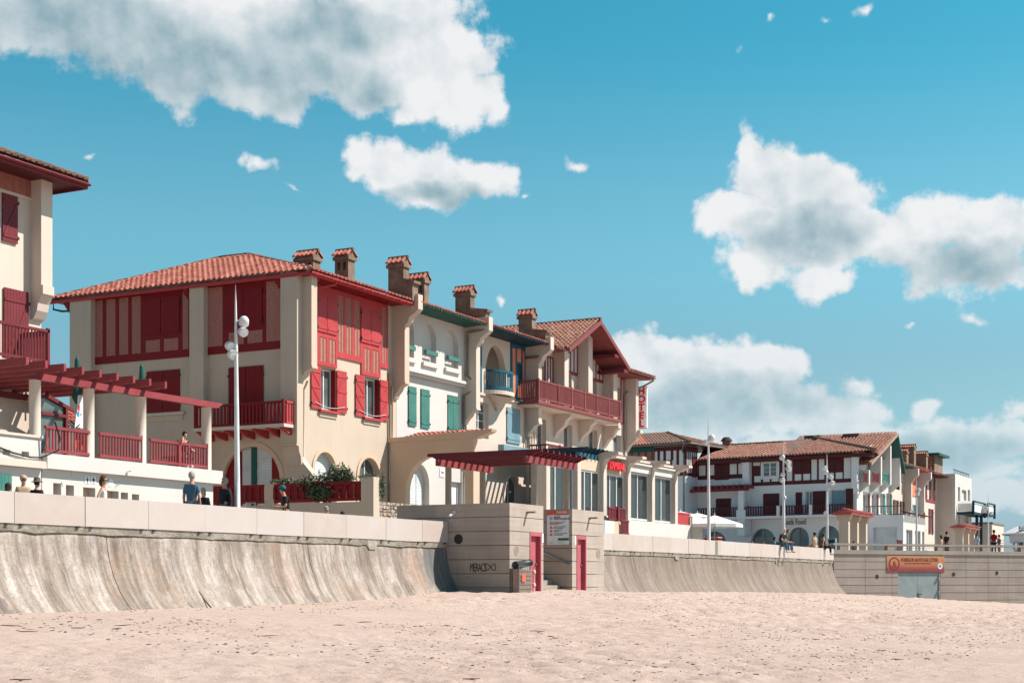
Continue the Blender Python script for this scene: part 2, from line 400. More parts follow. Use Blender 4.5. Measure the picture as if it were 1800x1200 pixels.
def glassmat():
    m, T, b = newmat('window_glass')
    n = noise(T, pos_vec(T), 0.9, 2)
    T.links.new(ramp(T, n, [(0.35, (0.05, 0.06, 0.06)), (0.65, (0.12, 0.14, 0.14))]), b.inputs['Base Color'])
    b.inputs['Roughness'].default_value = 0.06; b.inputs['Specular IOR Level'].default_value = 0.9
    bump(T, b, noise(T, pos_vec(T), 1.2, 1), 0.06, 0.05); return m
M['glass'] = glassmat()
def clearglass():
    m, T, b = newmat('veranda_glass'); b.inputs['Base Color'].default_value = (0.05, 0.06, 0.06, 1); b.inputs['Roughness'].default_value = 0.04
    b.inputs['Alpha'].default_value = 0.55; bump(T, b, noise(T, pos_vec(T), 1.2, 1), 0.05, 0.05); b.inputs['Specular IOR Level'].default_value = 0.9
    return m
M['vglass'] = clearglass()
def chim():
    m, T, b = newmat('sooty_chimney_render')
    n = noise(T, pos_vec(T), 1.8, 5); st = noise(T, pos_vec(T, (4, 4, 0.5)), 1.5, 4)
    c = ramp(T, n, [(0.3, (0.13, 0.085, 0.06)), (0.55, (0.21, 0.145, 0.105)), (0.75, (0.30, 0.21, 0.15))])
    c = mixc(T, ramp(T, st, [(0.5, (0,0,0)), (0.75, (0.5,)*3)]), c, (0.08, 0.06, 0.05))
    T.links.new(c, b.inputs['Base Color']); b.inputs['Roughness'].default_value = 0.95; bump(T, b, noise(T, pos_vec(T), 30, 4), 0.5, 0.02); return m
M['chim'] = chim()
def tile_m(name, c0, c1, c2):
    m, T, b = newmat(name)
    inf = N(T, 'ShaderNodeObjectInfo').outputs['Random']
    vo = N(T, 'ShaderNodeTexVoronoi'); vo.inputs['Scale'].default_value = 2.6; T.links.new(pos_vec(T), vo.inputs['Vector'])
    c = ramp(T, vo.outputs['Color'], [(0.2, c0), (0.5, c1), (0.8, c2)])
    c = mixc(T, 0.35, c, ramp(T, inf, [(0.0, c0), (1.0, c2)]))
    n = noise(T, pos_vec(T), 7, 5); c = mixc(T, ramp(T, n, [(0.5, (0,0,0)), (0.75, (0.55,)*3)]), c, (0.10, 0.07, 0.05))
    T.links.new(c, b.inputs['Base Color']); b.inputs['Roughness'].default_value = 0.88; bump(T, b, noise(T, pos_vec(T), 40, 3), 0.3, 0.01); return m
M['tile'] = tile_m('clay_tiles', (0.26, 0.065, 0.045), (0.36, 0.10, 0.07), (0.46, 0.16, 0.115))
M['tile_far'] = tile_m('aged_clay_tiles', (0.17, 0.065, 0.045), (0.25, 0.10, 0.07), (0.36, 0.17, 0.12))
M['tile_old'] = tile_m('brown_clay_tiles', (0.10, 0.05, 0.04), (0.15, 0.08, 0.06), (0.22, 0.12, 0.09))  # also on decks below tile rows, its dark colour painting in channel shadow
def kiosk_m(name, base, warm):
    m, T, b = newmat(name)
    big = noise(T, pos_vec(T), 0.7, 5); st = noise(T, pos_vec(T, (3, 3, 0.5)), 1.2, 4); board = noise(T, pos_vec(T, (0.4, 0.4, 14)), 1.0, 3)
    c = ramp(T, big, [(0.3, sc(base, 0.82)), (0.5, base), (0.7, warm)])
    c = mixc(T, ramp(T, st, [(0.5, (0,0,0)), (0.8, (0.5,)*3)]), c, sc(base, 0.6))
    c = mixc(T, 0.35, c, ramp(T, board, [(0.35, sc(base, 0.8)), (0.65, sc(base, 1.15))]))
    sp_ = noise(T, pos_vec(T), 14, 3); c = mixc(T, ramp(T, sp_, [(0.66, (0,0,0)), (0.72, (0.5,)*3)]), c, sc(base, 0.5))
    T.links.new(c, b.inputs['Base Color']); b.inputs['Roughness'].default_value = 0.92
    bump(T, b, mixc(T, 0.5, board, noise(T, pos_vec(T), 25, 5)), 0.35, 0.015); return m
M['conc'] = kiosk_m('board_marked_concrete', (0.355, 0.29, 0.25), (0.41, 0.34, 0.295))
M['conc2'] = kiosk_m('grey_panel_concrete', (0.31, 0.26, 0.225), (0.36, 0.31, 0.27))
def parapet():
    m, T, b = newmat('pale_cast_stone')
    inf = N(T, 'ShaderNodeObjectInfo').outputs['Random']
    c = ramp(T, inf, [(0.0, (0.385, 0.315, 0.28)), (0.5, (0.42, 0.355, 0.325)), (1.0, (0.43, 0.375, 0.355))])
    n = noise(T, pos_vec(T), 1.6, 5); c = mixc(T, ramp(T, n, [(0.42, (0,0,0)), (0.72, (0.45,)*3)]), c, (0.46, 0.415, 0.40))
    n2 = noise(T, pos_vec(T, (1, 1, 3)), 5, 5); c = mixc(T, ramp(T, n2, [(0.6, (0,0,0)), (0.75, (0.25,)*3)]), c, (0.45, 0.33, 0.25))
    T.links.new(c, b.inputs['Base Color']); b.inputs['Roughness'].default_value = 0.85; bump(T, b, noise(T, pos_vec(T), 40, 4), 0.2, 0.01); return m
M['parapet'] = parapet()
def seawall():
    m, T, b = newmat('weathered_sea_wall_concrete')
    sx = N(T, 'ShaderNodeSeparateXYZ'); T.links.new(pos_vec(T), sx.inputs[0])
    cm = N(T, 'ShaderNodeCombineXYZ'); T.links.new(sx.outputs[0], cm.inputs[0])
    zz = MA('MULTIPLY', sx.outputs[2], 0.10, T=T); T.links.new(zz, cm.inputs[2])
    wob = noise(T, pos_vec(T), 1.1, 3); T.links.new(MA('MULTIPLY', wob, 0.5, T=T), cm.inputs[1])
    st1 = noise(T, cm.outputs[0], 2.3, 7, 0.72); st2 = noise(T, cm.outputs[0], 4.3, 5, 0.7)
    c = ramp(T, st1, [(0.36, (0.12, 0.092, 0.075)), (0.44, (0.20, 0.158, 0.13)), (0.50, (0.27, 0.22, 0.185)), (0.56, (0.34, 0.285, 0.25)), (0.66, (0.46, 0.42, 0.40))])
    c = mixc(T, ramp(T, st2, [(0.52, (0,0,0)), (0.64, (0.75,)*3)]), c, (0.400, 0.355, 0.342))
    blo = noise(T, pos_vec(T), 0.8, 6, 0.7)
    c = mixc(T, ramp(T, blo, [(0.50, (0,0,0)), (0.66, (0.7,)*3)]), c, (0.157, 0.124, 0.106))
    gr = noise(T, pos_vec(T), 0.5, 5, 0.7)
    c = mixc(T, ramp(T, gr, [(0.52, (0,0,0)), (0.7, (0.6,)*3)]), c, (0.291, 0.178, 0.118))
    # rescue block's shadow painted into the wall colour as a dark grey stretch (u 38..44)
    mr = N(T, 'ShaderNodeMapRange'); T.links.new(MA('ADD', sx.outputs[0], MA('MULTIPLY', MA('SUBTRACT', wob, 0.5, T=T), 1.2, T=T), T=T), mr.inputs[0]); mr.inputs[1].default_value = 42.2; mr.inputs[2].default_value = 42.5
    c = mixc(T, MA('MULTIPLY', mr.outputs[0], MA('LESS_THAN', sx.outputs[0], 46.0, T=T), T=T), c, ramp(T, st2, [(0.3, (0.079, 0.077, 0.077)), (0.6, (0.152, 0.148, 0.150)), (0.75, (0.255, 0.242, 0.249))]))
    far_ = N(T, 'ShaderNodeMapRange'); T.links.new(sx.outputs[0], far_.inputs[0]); far_.inputs[1].default_value = 46; far_.inputs[2].default_value = 62; far_.inputs[4].default_value = 0.66
    c = mixc(T, far_.outputs[0], c, (0.145, 0.108, 0.085))
    fine = noise(T, pos_vec(T), 16, 6, 0.75); c = mixc(T, ramp(T, fine, [(0.52, (0,0,0)), (0.68, (0.6,)*3)]), c, (0.103, 0.077, 0.062))
    T.links.new(c, b.inputs['Base Color']); b.inputs['Roughness'].default_value = 0.93
    bump(T, b, mixc(T, 0.5, st2, noise(T, pos_vec(T), 20, 6, 0.7)), 0.6, 0.05); return m
M['seawall'] = seawall()
def crust():
    m, T, b = newmat('grey_capping_mortar')
    n = noise(T, pos_vec(T, (1, 1, 2)), 2.5, 6, 0.7)
    c = ramp(T, n, [(0.3, (0.14, 0.12, 0.10)), (0.5, (0.28, 0.245, 0.205)), (0.7, (0.42, 0.38, 0.33))])
    T.links.new(c, b.inputs['Base Color']); b.inputs['Roughness'].default_value = 0.95; bump(T, b, noise(T, pos_vec(T), 18, 6, 0.7), 0.8, 0.04); return m
M['crust'] = crust()
def sand():
    m, T, b = newmat('dry_pink_sand')
    n = noise(T, pos_vec(T), 0.35, 5); f = noise(T, pos_vec(T), 3.0, 6, 0.7); gz = noise(T, pos_vec(T), 60, 3)
    c = ramp(T, n, [(0.3, (0.45, 0.33, 0.275)), (0.5, (0.50, 0.375, 0.32)), (0.7, (0.52, 0.41, 0.355))])
    c = mixc(T, ramp(T, f, [(0.50, (0,0,0)), (0.68, (0.5,)*3)]), c, (0.34, 0.245, 0.21))
    c = mixc(T, 0.3, c, ramp(T, gz, [(0.3, (0.40, 0.29, 0.25)), (0.7, (0.68, 0.54, 0.48))]))
    sp_ = noise(T, pos_vec(T, (1.0, 1.0, 1)), 7, 7, 0.8); pt_ = noise(T, pos_vec(T), 0.45, 3); c = mixc(T, MA('MULTIPLY', ramp(T, sp_, [(0.56, (0,0,0)), (0.64, (0.8,)*3)]), ramp(T, pt_, [(0.38, (0.15,)*3), (0.6, (1,)*3)]), T=T), c, (0.19, 0.135, 0.11))  # dark specks: seaweed scraps, boosted in colour for the tiny pit shadows
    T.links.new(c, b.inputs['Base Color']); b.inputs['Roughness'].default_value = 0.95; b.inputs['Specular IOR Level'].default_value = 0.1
    bump(T, b, mixc(T, 0.75, gz, noise(T, pos_vec(T), 5, 8, 0.72)), 0.9, 0.11); return m
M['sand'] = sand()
M['pave'] = plaster('promenade_paving', (0.36, 0.32, 0.28))
def leafm():
    m, T, b = newmat('grey_green_leaves')
    inf = noise(T, pos_vec(T), 9, 2)
    T.links.new(ramp(T, inf, [(0.3, (0.035, 0.05, 0.028)), (0.55, (0.085, 0.11, 0.055)), (0.75, (0.20, 0.20, 0.13))]), b.inputs['Base Color']); b.inputs['Roughness'].default_value = 0.6; return m
M['leaf'] = leafm()
def stonem():
    m, T, b = newmat('rough_brown_stone')
    v = N(T, 'ShaderNodeTexVoronoi'); v.inputs['Scale'].default_value = 9; T.links.new(pos_vec(T), v.inputs['Vector'])
    T.links.new(ramp(T, v.outputs['Color'], [(0.2, (0.14, 0.10, 0.075)), (0.5, (0.26, 0.19, 0.15)), (0.8, (0.42, 0.34, 0.28))]), b.inputs['Base Color']); b.inputs['Roughness'].default_value = 0.95
    bump(T, b, v.outputs['Distance'], 0.8, 0.03); return m
M['stone'] = stonem()
def banner():
    m, T, b = newmat('orange_banner_print')
    tcn = N(T, 'ShaderNodeTexCoord'); s_ = N(T, 'ShaderNodeSeparateXYZ'); T.links.new(tcn.outputs['Generated'], s_.inputs[0])
    c = ramp(T, s_.outputs[2], [(0.0, (0.22, 0.035, 0.045)), (0.2, (0.26, 0.045, 0.045)), (0.45, (0.42, 0.15, 0.065)), (0.9, (0.48, 0.23, 0.10))])
    T.links.new(c, b.inputs['Base Color']); b.inputs['Roughness'].default_value = 0.5; return m
M['banner'] = banner()
for nm, c in dict(skin=(0.48, 0.26, 0.18), skin2=(0.58, 0.34, 0.25), denim=(0.05, 0.11, 0.17), blueshirt=(0.07, 0.13, 0.19), blackcloth=(0.018, 0.018, 0.022), tan=(0.42, 0.29, 0.19),
                  whitecloth=(0.70, 0.68, 0.68), redcloth=(0.25, 0.008, 0.015), greytrouser=(0.36, 0.37, 0.42), hairgrey=(0.32, 0.29, 0.26), hairdark=(0.025, 0.017, 0.013), hairwhite=(0.55, 0.52, 0.48),
                  hatolive=(0.10, 0.075, 0.05), cappink=(0.50, 0.30, 0.26), capteal=(0.02, 0.10, 0.14), paleblue=(0.38, 0.45, 0.58), greencloth=(0.03, 0.06, 0.05), pinkcloth=(0.5, 0.33, 0.28), hairbrown=(0.10, 0.05, 0.03)).items():
    M[nm] = flat(nm, c, 0.85, 0, 0.2)
# ------------------------------------------------------------------ components
def bar_mesh(w, h, t, mat, key='bar'):
    return mesh_of('%s_%.3f_%.3f_%.3f' % (key, w, h, t), lambda b: b.wbox(-w/2, w/2, -t/2, t/2, 0, h), mat)
def railing(fr, a0, a1, z0, z1, d, par, mat, gap=0.13, bw=0.05, posts=(), top=0.09, bot=0.09, name='railing', pw=0.11, post_over=0.06):
    lo, hi = min(a0, a1), max(a0, a1)
    MB().box(fr, lo, hi, z1-top, z1, d-0.05, d+0.05).build('top_rail', mat, par)
    MB().box(fr, lo, hi, z0, z0+bot, d-0.04, d+0.04).build('bottom_rail', mat, par)
    h = z1-top-z0-bot
    me = bar_mesh(bw, h, 0.04, mat, 'baluster')
    n = max(2, int(round((hi-lo)/gap)))
    for i in range(n):
        a = lo+(i+0.5)*(hi-lo)/n
        if any(abs(a-p_) < pw*0.6 for p_ in posts): continue
        inst('baluster', me, fr.p(a, z0+bot, d), par, fr.ang)
    for p_ in posts:
        inst('post', bar_mesh(pw, z1-z0+post_over+0.05, pw, mat, 'post'), fr.p(p_, z0-0.05, d), par, fr.ang)
def shutter(fr, a0, a1, z0, z1, d, par, mat, style='flat', flip=False, t=0.045, name='shutter'):
    b = MB(); w = a1-a0; n = max(3, int(round(w/0.13)))
    for i in range(n):
        b.box(fr, a0+i*w/n, a0+(i+1)*w/n-0.008, z0, z1, d, d+t)
    b.box(fr, a0+0.01, a1-0.01, z0+0.01, z1-0.01, d-0.004, d+t-0.012)
    o = b.build(name, mat, par)
    e = d+t
    for zz in [z0+0.12*(z1-z0), z1-0.14*(z1-z0)]+([(z0+z1)/2] if style == 'brace' else []):
        MB().box(fr, a0+0.02, a1-0.02, zz-0.045, zz+0.045, e, e+0.022).build('batten', mat, o)
    if style == 'brace':
        for k in (0, 1):
            za = z0+0.12*(z1-z0)+0.045 if k == 0 else (z0+z1)/2+0.045
            zb = (z0+z1)/2-0.045 if k == 0 else z1-0.14*(z1-z0)-0.045
            p0, p1 = (a0+0.05, a1-0.05) if flip else (a1-0.05, a0+0.05)
            MB().plate(fr, [(p0-0.035, za), (p0+0.035, za), (p1+0.035, zb), (p1-0.035, zb)], (), e, e+0.02).build('brace', mat, o)
    if style == 'diag':
        za = z0+0.12*(z1-z0)+0.045; zb = z1-0.14*(z1-z0)-0.045
        p0, p1 = (a0+0.05, a1-0.05) if flip else (a1-0.05, a0+0.05)
        MB().plate(fr, [(p0-0.035, za), (p0+0.035, za), (p1+0.035, zb), (p1-0.035, zb)], (), e, e+0.02).build('brace', mat, o)
    for zz in (z0+0.12*(z1-z0), z1-0.14*(z1-z0)):
        MB().box(fr, (a1-0.03 if flip else a0-0.03), (a1+0.03 if flip else a0+0.03), zz-0.05, zz+0.05, d+0.01, e+0.035).build('hinge', M['black'], o)
    return o
def window(fr, a0, a1, z0, z1, par, d=-0.25, mat=None, cols=2, rows=1, fw=0.07, glass=None, name='window'):
    mat = mat or M['metal_white']; b = MB()
    b.plate(fr, rect(a0, a1, z0, z1), [rect(a0+fw, a1-fw, z0+fw, z1-fw)], d-0.03, d+0.04)
    W = a1-a0-2*fw; H = z1-z0-2*fw
    for i in range(1, cols): x = a0+fw+W*i/cols; b.box(fr, x-fw*0.45, x+fw*0.45, z0+fw, z1-fw, d-0.02, d+0.035)
    for i in range(1, rows): z = z0+fw+H*i/rows; b.box(fr, a0+fw, a1-fw, z-0.018, z+0.018, d-0.015, d+0.03)
    o = b.build(name, mat, par)
    for i in range(cols):
        MB().box(fr, a0+fw+W*i/cols, a0+fw+W*(i+1)/cols, z0+fw, z1-fw, d-0.02, d-0.012).build('pane', glass or M['glass'], o)
    return o
def wall(fr, outer, holes, par, mat, th=0.35, name='wall', d=0.0):
    return MB().plate(fr, outer, holes, d-th, d).build(name, mat, par)
def herring(fr, a0, a1, z0, z1, d, par, cols=1, pitch=0.10, brick=0.07, mat=None):
    MB().box(fr, a0, a1, z0, z1, d-0.05, d-0.012).build('mortar_panel', M['mortar'], par)
    b = MB(); W = (a1-a0)/cols
    for c in range(cols):
        x0 = a0+c*W; xc = x0+W/2; x1 = x0+W; h = W/2
        k = z0-h
        while k < z1:
            for (xa, za, xb, zb) in ((x0+0.004, k+h, xc-0.004, k), (xc+0.004, k, x1-0.004, k+h)):
                po = clipz([(xa, za), (xb, zb), (xb, zb+brick), (xa, za+brick)], z0, z1)
                if len(po) >= 3: b.plate(fr, po, (), d-0.012, d+0.004)
            k += pitch
    o = b.build('herringbone_brick', mat or M['brick'], par); o['kind'] = 'stuff'
def clipz(po, lo, hi):
    for s, lim in ((1, lo), (-1, -hi)):
        out = []
        for i in range(len(po)):
            p_, q = po[i-1], po[i]; ip = s*p_[1] >= lim; iq = s*q[1] >= lim
            if ip != iq:
                t = (lim*s-p_[1])/(q[1]-p_[1]); out.append((p_[0]+(q[0]-p_[0])*t, lim*s))
            if iq: out.append(q)
        po = out
        if not po: break
    return po
def pier(par, u0, wd, V, proj, zb, zt, mat, flare=0.0, name='pier', foot=0.8):
    """wall end standing out towards the sea, carried on a stepped corbel, flaring out under the eaves"""
    f = V-proj
    pr = [(V+0.1, zb-foot), (V, zb-foot), (V-0.12, zb-foot+0.03), (V-0.2, zb-foot*0.72), (V-proj*0.55, zb-foot*0.45), (V-proj*0.62, zb-foot*0.28), (f+0.06, zb-0.12), (f-0.03, zb-0.1), (f-0.03, zb), (f, zb)]
    if flare:
        pr += [(f, zt-1.45), (f-flare*0.25, zt-1.25), (f-flare*0.35, zt-1.05), (f-flare*0.8, zt-0.85), (f-flare, zt-0.7), (f-flare, zt)]
    else: pr += [(f, zt)]
    pr += [(V+0.1, zt)]
    return MB().prism([(u0, y, z) for y, z in pr], (wd, 0, 0)).build(name, mat, par)
def tile_shape(b, L=0.42, r=0.085, n=5):
    vs = []; 
    for (y, rr, lift) in ((0, r*1.08, 0.035), (L, r*0.9, 0.0)):
        for k in range(n+1):
            a = math.pi*k/n; vs.append((rr*math.cos(a), y, rr*math.sin(a)*0.9+lift))
    fs = [(k, k+1, k+n+2, k+n+1) for k in range(n)]
    fs.append(tuple(range(n, -1, -1)))
    b.add(vs, fs)
def tiled(par, O, E, S, w, h, inside, mat, pitch=0.27, rise=0.34, nobj=0, under=True, jitter=0.012, key='t'):
    """rows of half-round clay tiles on a roof slope: O eave corner, E along the eave, S up the slope"""
    O, E, S = Vector(O), Vector(E).normalized(), Vector(S).normalized(); Nn = E.cross(S); 
    if Nn.z < 0: Nn = -Nn
    rm = Matrix((E, S, Nn)).transposed()
    if rm.determinant() < 0: rm = Matrix((-E, S, Nn)).transposed()
    r = pitch*0.34; L = rise*1.22
    tb = MB(); tile_shape(tb, L, r)
    me = mesh_of('tile_%s_%.2f' % (key, pitch), lambda b: tile_shape(b, L, r), mat)
    rest = MB(); k = 0; rng = random.Random(3)
    nc = int(w/pitch); nr = int(h/rise)+1
    for j in range(nr):
        for i in range(nc+1):
            x = (i+0.5)*pitch; y = j*rise
            if not inside(x, y+rise*0.4): continue
            P = O+E*x+S*(y-0.04)+Nn*(0.03+rng.uniform(0, jitter)) + E*rng.uniform(-jitter, jitter)
            if k < nobj:
                inst('tile', me, P, par, rot=rm.to_euler()); k += 1
            else: rest.add([P + rm @ Vector(q) for q in tb.v], tb.f)
    if rest.v: rest.build('roof_tiles', mat, par, kind='stuff')
def ridge(par, p0, p1, mat, r=0.13, step=0.4):
    p0, p1 = Vector(p0), Vector(p1); n = max(1, int((p1-p0).length/step)); b = MB()
    for i in range(n):
        a = p0.lerp(p1, i/n); c = p0.lerp(p1, (i+1.15)/n); b.tube([a, c], [r*1.1, r*0.92], 8)
    b.build('ridge_tiles', mat, par, kind='stuff')
def chimney(par, u0, u1, v0, v1, z0, z1, holes=2, capt=True, mat=None, step=None):
    mat = mat or M['chim']; fr = WF(u0); a0, a1 = -v1, -v0; W = u1-u0
    hs = []
    ztop = z1-0.55
    if holes:
        for i in range(holes):
            c = a0+(i+0.5)*(a1-a0)/holes*0.86+(a1-a0)*0.07; hw = (a1-a0)/holes*0.24; hs.append(rect(c-hw, c+hw, ztop-0.48, ztop-0.1))
    o = MB().plate(fr, rect(a0, a1, z0, ztop), hs, -W, 0).build('chimney', mat, par)
    MB().box(fr, a0-0.08, a1+0.08, ztop, ztop+0.16, -W-0.08, 0.08).build('cap_slab', mat, o)
    c = MB(); c.prism([(u0-0.06, v0-0.02, ztop+0.162), (u1+0.06, v0-0.02, ztop+0.162), ((u0+u1)/2, v0-0.02, z1-0.06)], (0, v1-v0+0.04, 0)); c.build('cap_gable', mat, o)
    if capt:
        hgt = z1-0.06-(ztop+0.16); 
        for sgn, ue in ((-1, u0-0.12), (1, u1+0.12)):
            S = Vector(((u0+u1)/2-ue, 0, hgt+0.02)); L = S.length; S.normalize()
            n = max(3, int(round((v1-v0+0.2)/0.24)))
            E = Vector((0, 1, 0)); Nn = E.cross(S); Nn = -Nn if Nn.z < 0 else Nn
            rm = Matrix((E, S, Nn)).transposed(); 
            if rm.determinant() < 0: rm = Matrix((-E, S, Nn)).transposed()
            me = mesh_of('cap_tile', lambda b: tile_shape(b, 0.42, 0.105), M['tile'])
            for i in range(n):
                y = v0-0.1+(i+0.5)*(v1-v0+0.2)/n
                inst('cap_tile', me, Vector((ue, y, ztop+0.17)), o, rot=rm.to_euler())
        MB().tube([((u0+u1)/2, v0-0.12, z1-0.04), ((u0+u1)/2, v1+0.12, z1-0.04)], 0.09, 6).build('cap_ridge', M['tile_old'], o)
    if step:
        vs, zs = step
        s = MB(); s.wbox(u0, u1, vs, v0, z0, zs); s.build('chimney_shoulder', mat, o)
        t = MB(); t.prism([(u0-0.06, vs-0.12, zs-0.12), (u0-0.06, vs-0.14, zs), (u0-0.06, v0+0.02, zs+0.16), (u0-0.06, v0+0.02, zs-0.0)], (W+0.12, 0, 0)); t.build('shoulder_cap', mat, o)
    return o
def text(s, fr, a, z, size, mat, par, d=0.02, thick=0.004, align='LEFT', sx=1.0, name='lettering', bold=0.0, spacing=1.0):
    cu = bpy.data.curves.new(name, 'FONT'); cu.body = s; cu.size = size; cu.extrude = thick; cu.align_x = align; cu.offset = bold*size; cu.space_character = spacing
    o = bpy.data.objects.new(name, cu); scene.collection.objects.link(o); cu.materials.append(mat)
    rm = Matrix(((fr.A.x, 0, fr.N.x), (fr.A.y, 0, fr.N.y), (0, 1, 0)))
    put(o, fr.p(a, z, d), par); o.rotation_euler = rm.to_euler(); o.scale = (sx, 1, 1); TXT.append(o); return o
TXT = []
def finish_text():
    dg = bpy.context.evaluated_depsgraph_get()
    for o in TXT:
        me = bpy.data.meshes.new_from_object(o.evaluated_get(dg))
        n = bpy.data.objects.new(o.name+'_m', me); scene.collection.objects.link(n)
        n.parent = o.parent; n.location = o.location; n.rotation_euler = o.rotation_euler; n.scale = o.scale
        nm = o.name; bpy.data.objects.remove(o); n.name = nm
def downpipe(pts, par, mat, r=0.055, name='downpipe'):
    b = MB(); b.tube(pts, r, 8); o = b.build(name, mat, par, smooth=True)
    return o
# ------------------------------------------------------------------ people
SK = []
def skin_obj(name, verts, edges, radii, mat, par, loc, rz, level=1, scale=1.0):
    me = bpy.data.meshes.new(name); me.from_pydata([tuple(Vector(v)*scale) for v in verts], edges, [])
    o = bpy.data.objects.new(name, me); scene.collection.objects.link(o)
    m = o.modifiers.new('s', 'SKIN'); m.use_smooth_shade = True
    if not me.skin_vertices: me.skin_vertices.new() if hasattr(me.skin_vertices, 'new') else None
    sv = me.skin_vertices[0].data
    for i, r in enumerate(radii):
        rr = r if isinstance(r, tuple) else (r, r); sv[i].radius = (rr[0]*scale, rr[1]*scale)
    sv[0].use_root = True
    s2 = o.modifiers.new('u', 'SUBSURF'); s2.levels = level; s2.render_levels = level
    put(o, loc, par); o.rotation_euler = (0, 0, rz); me.materials.append(mat); SK.append(o); return o
def finish_skin():
    dg = bpy.context.evaluated_depsgraph_get(); new = [bpy.data.meshes.new_from_object(o.evaluated_get(dg)) for o in SK]
    for o, me in zip(SK, new):
        o.modifiers.clear(); old = o.data; o.data = me; bpy.data.meshes.remove(old)
        me.polygons.foreach_set('use_smooth', [True]*len(me.polygons))
        if not me.materials: me.materials.append(M['skin'])
def person(label, loc, face, pose='stand', shirt='blackcloth', trousers='denim', hair='hairdark', hat=None, skin='skin', h=1.75, sleeve='short', hairlen=0, lean=0.0,
           arms=('down', 'down'), group=None, glasses=False, bag=None, headturn=0.0, shoes='whitecloth', build=1.0, vest=None):
    """face: world angle the person looks towards; local +y is forward"""
    root = thing('person', label, 'person', loc, group); rz = face-math.pi/2; k = h/1.75
    V3 = []; E = []; Rr = []; ix = {}
    def v(n, x, y, z, r, to=None):
        ix[n] = len(V3); V3.append((x, y, z)); Rr.append(r)
        if to: E.append((ix[to], ix[n]))
    B = build
    sit = pose.startswith('sit'); pz = 0.10 if sit else 0.94
    ly = lean
    def T(z): # torso lean forward
        return ly*(z-pz)
    v('pelvis', 0, 0, pz, (0.145*B, 0.115*B))
    v('waist', 0, T(pz+0.2), pz+0.20, (0.128*B, 0.10*B), 'pelvis')
    v('chest', 0, T(pz+0.38), pz+0.38, (0.15*B, 0.115*B), 'waist')
    v('collar', 0, T(pz+0.50), pz+0.50, (0.095, 0.085), 'chest')
    v('neck', 0, T(pz+0.56)+0.005, pz+0.555, 0.052, 'collar')
    v('jaw', 0, T(pz+0.62)+0.03, pz+0.625, (0.062, 0.075), 'neck')
    v('face', 0, T(pz+0.70)+0.025, pz+0.70, (0.074, 0.092), 'jaw')
    v('crown', 0, T(pz+0.77)+0.01, pz+0.775, (0.062, 0.078), 'face')
    v('nose', 0, T(pz+0.69)+0.122, pz+0.685, 0.013, 'face')
    hipz = pz-0.04
    for s, sd_ in (('L', -1), ('R', 1)):
        v('sh'+s, sd_*0.165*B, T(pz+0.45), pz+0.455, 0.058*B, 'chest')
        pa = arms[0] if s == 'L' else arms[1]
        sx_, sy_, sz_ = V3[ix['sh'+s]]
        P = {'down': ((sx_+sd_*0.05, sy_-0.02, sz_-0.28), (sx_+sd_*0.06, sy_+0.05, sz_-0.53), (0, 0.02, -1)),
             'hip': ((sx_+sd_*0.14, sy_-0.10, sz_-0.25), (sx_+sd_*0.0, sy_+0.02, sz_-0.44), (0, 0.3, -0.9)),
             'lap': ((sx_+sd_*0.04, sy_+0.06, sz_-0.27), (sx_-sd_*0.05, sy_+0.28, sz_-0.36), (0, 0.95, -0.3)),
             'prop': ((sx_+sd_*0.07, sy_-0.08, sz_-0.26), (sx_+sd_*0.08, sy_-0.10, sz_-0.50), (0, 0.3, -0.9)),
             'rail': ((sx_+sd_*0.02, sy_+0.16, sz_-0.22), (sx_-sd_*0.02, sy_+0.38, sz_-0.30), (0, 0.9, -0.4)),
             'face': ((sx_+sd_*0.03, sy_+0.22, sz_-0.20), (sx_-sd_*0.02, sy_+0.17, sz_+0.08), (-sd_*0.6, -0.3, 0.7)),
             'front': ((sx_+sd_*0.05, sy_+0.02, sz_-0.28), (sx_-sd_*0.02, sy_+0.25, sz_-0.28), (-sd_*0.3, 0.9, 0.1)),
             'point': ((sx_+sd_*0.06, sy_+0.20, sz_-0.12), (sx_+sd_*0.08, sy_+0.46, sz_-0.04), (0, 1, 0))}[pa]
        v('el'+s, *P[0], 0.040*B, 'sh'+s); v('wr'+s, *P[1], 0.026, 'el'+s)
        dv = Vector(P[2]).normalized(); wv = Vector(P[1]); side = dv.cross(Vector((sd_, 0.2, 0.1))).cross(dv).normalized()
        pm = wv+dv*0.07; v('pm'+s, pm.x, pm.y, pm.z, (0.032, 0.018), 'wr'+s)
        for q, (o_, L) in enumerate(((-0.027, 0.055), (-0.009, 0.07), (0.009, 0.065), (0.027, 0.05))):
            f1 = pm+dv*0.035+side*o_; f2 = f1+dv*L*0.6; f3 = f2+(dv+Vector((0, 0, -0.25))).normalized()*L*0.5
            v('f%d%s' % (q, s), f1.x, f1.y, f1.z, 0.0095, 'pm'+s); v('g%d%s' % (q, s), f3.x, f3.y, f3.z, 0.008, 'f%d%s' % (q, s))
        th_ = wv+dv*0.035-side*0.045; th2 = th_+dv*0.045-side*0.01
        v('t'+s, th_.x, th_.y, th_.z, 0.010, 'wr'+s); v('u'+s, th2.x, th2.y, th2.z, 0.009, 't'+s)
        v('hip'+s, sd_*0.085*B, 0.0, hipz, 0.088*B, 'pelvis')
        if not sit:
            v('kn'+s, sd_*0.095, 0.02, 0.50, 0.058, 'hip'+s); v('an'+s, sd_*0.10, -0.01, 0.09, 0.038, 'kn'+s); v('to'+s, sd_*0.12, 0.15, 0.035, 0.034, 'an'+s)
        else:
            dx_ = sd_*0.10
            v('kn'+s, dx_, 0.43, hipz+0.03, 0.062, 'hip'+s); v('an'+s, dx_, 0.43+0.05*(1 if s == 'L' else 0.2), hipz-0.40, 0.040, 'kn'+s); v('to'+s, dx_, 0.60, hipz-0.45, 0.034, 'an'+s)
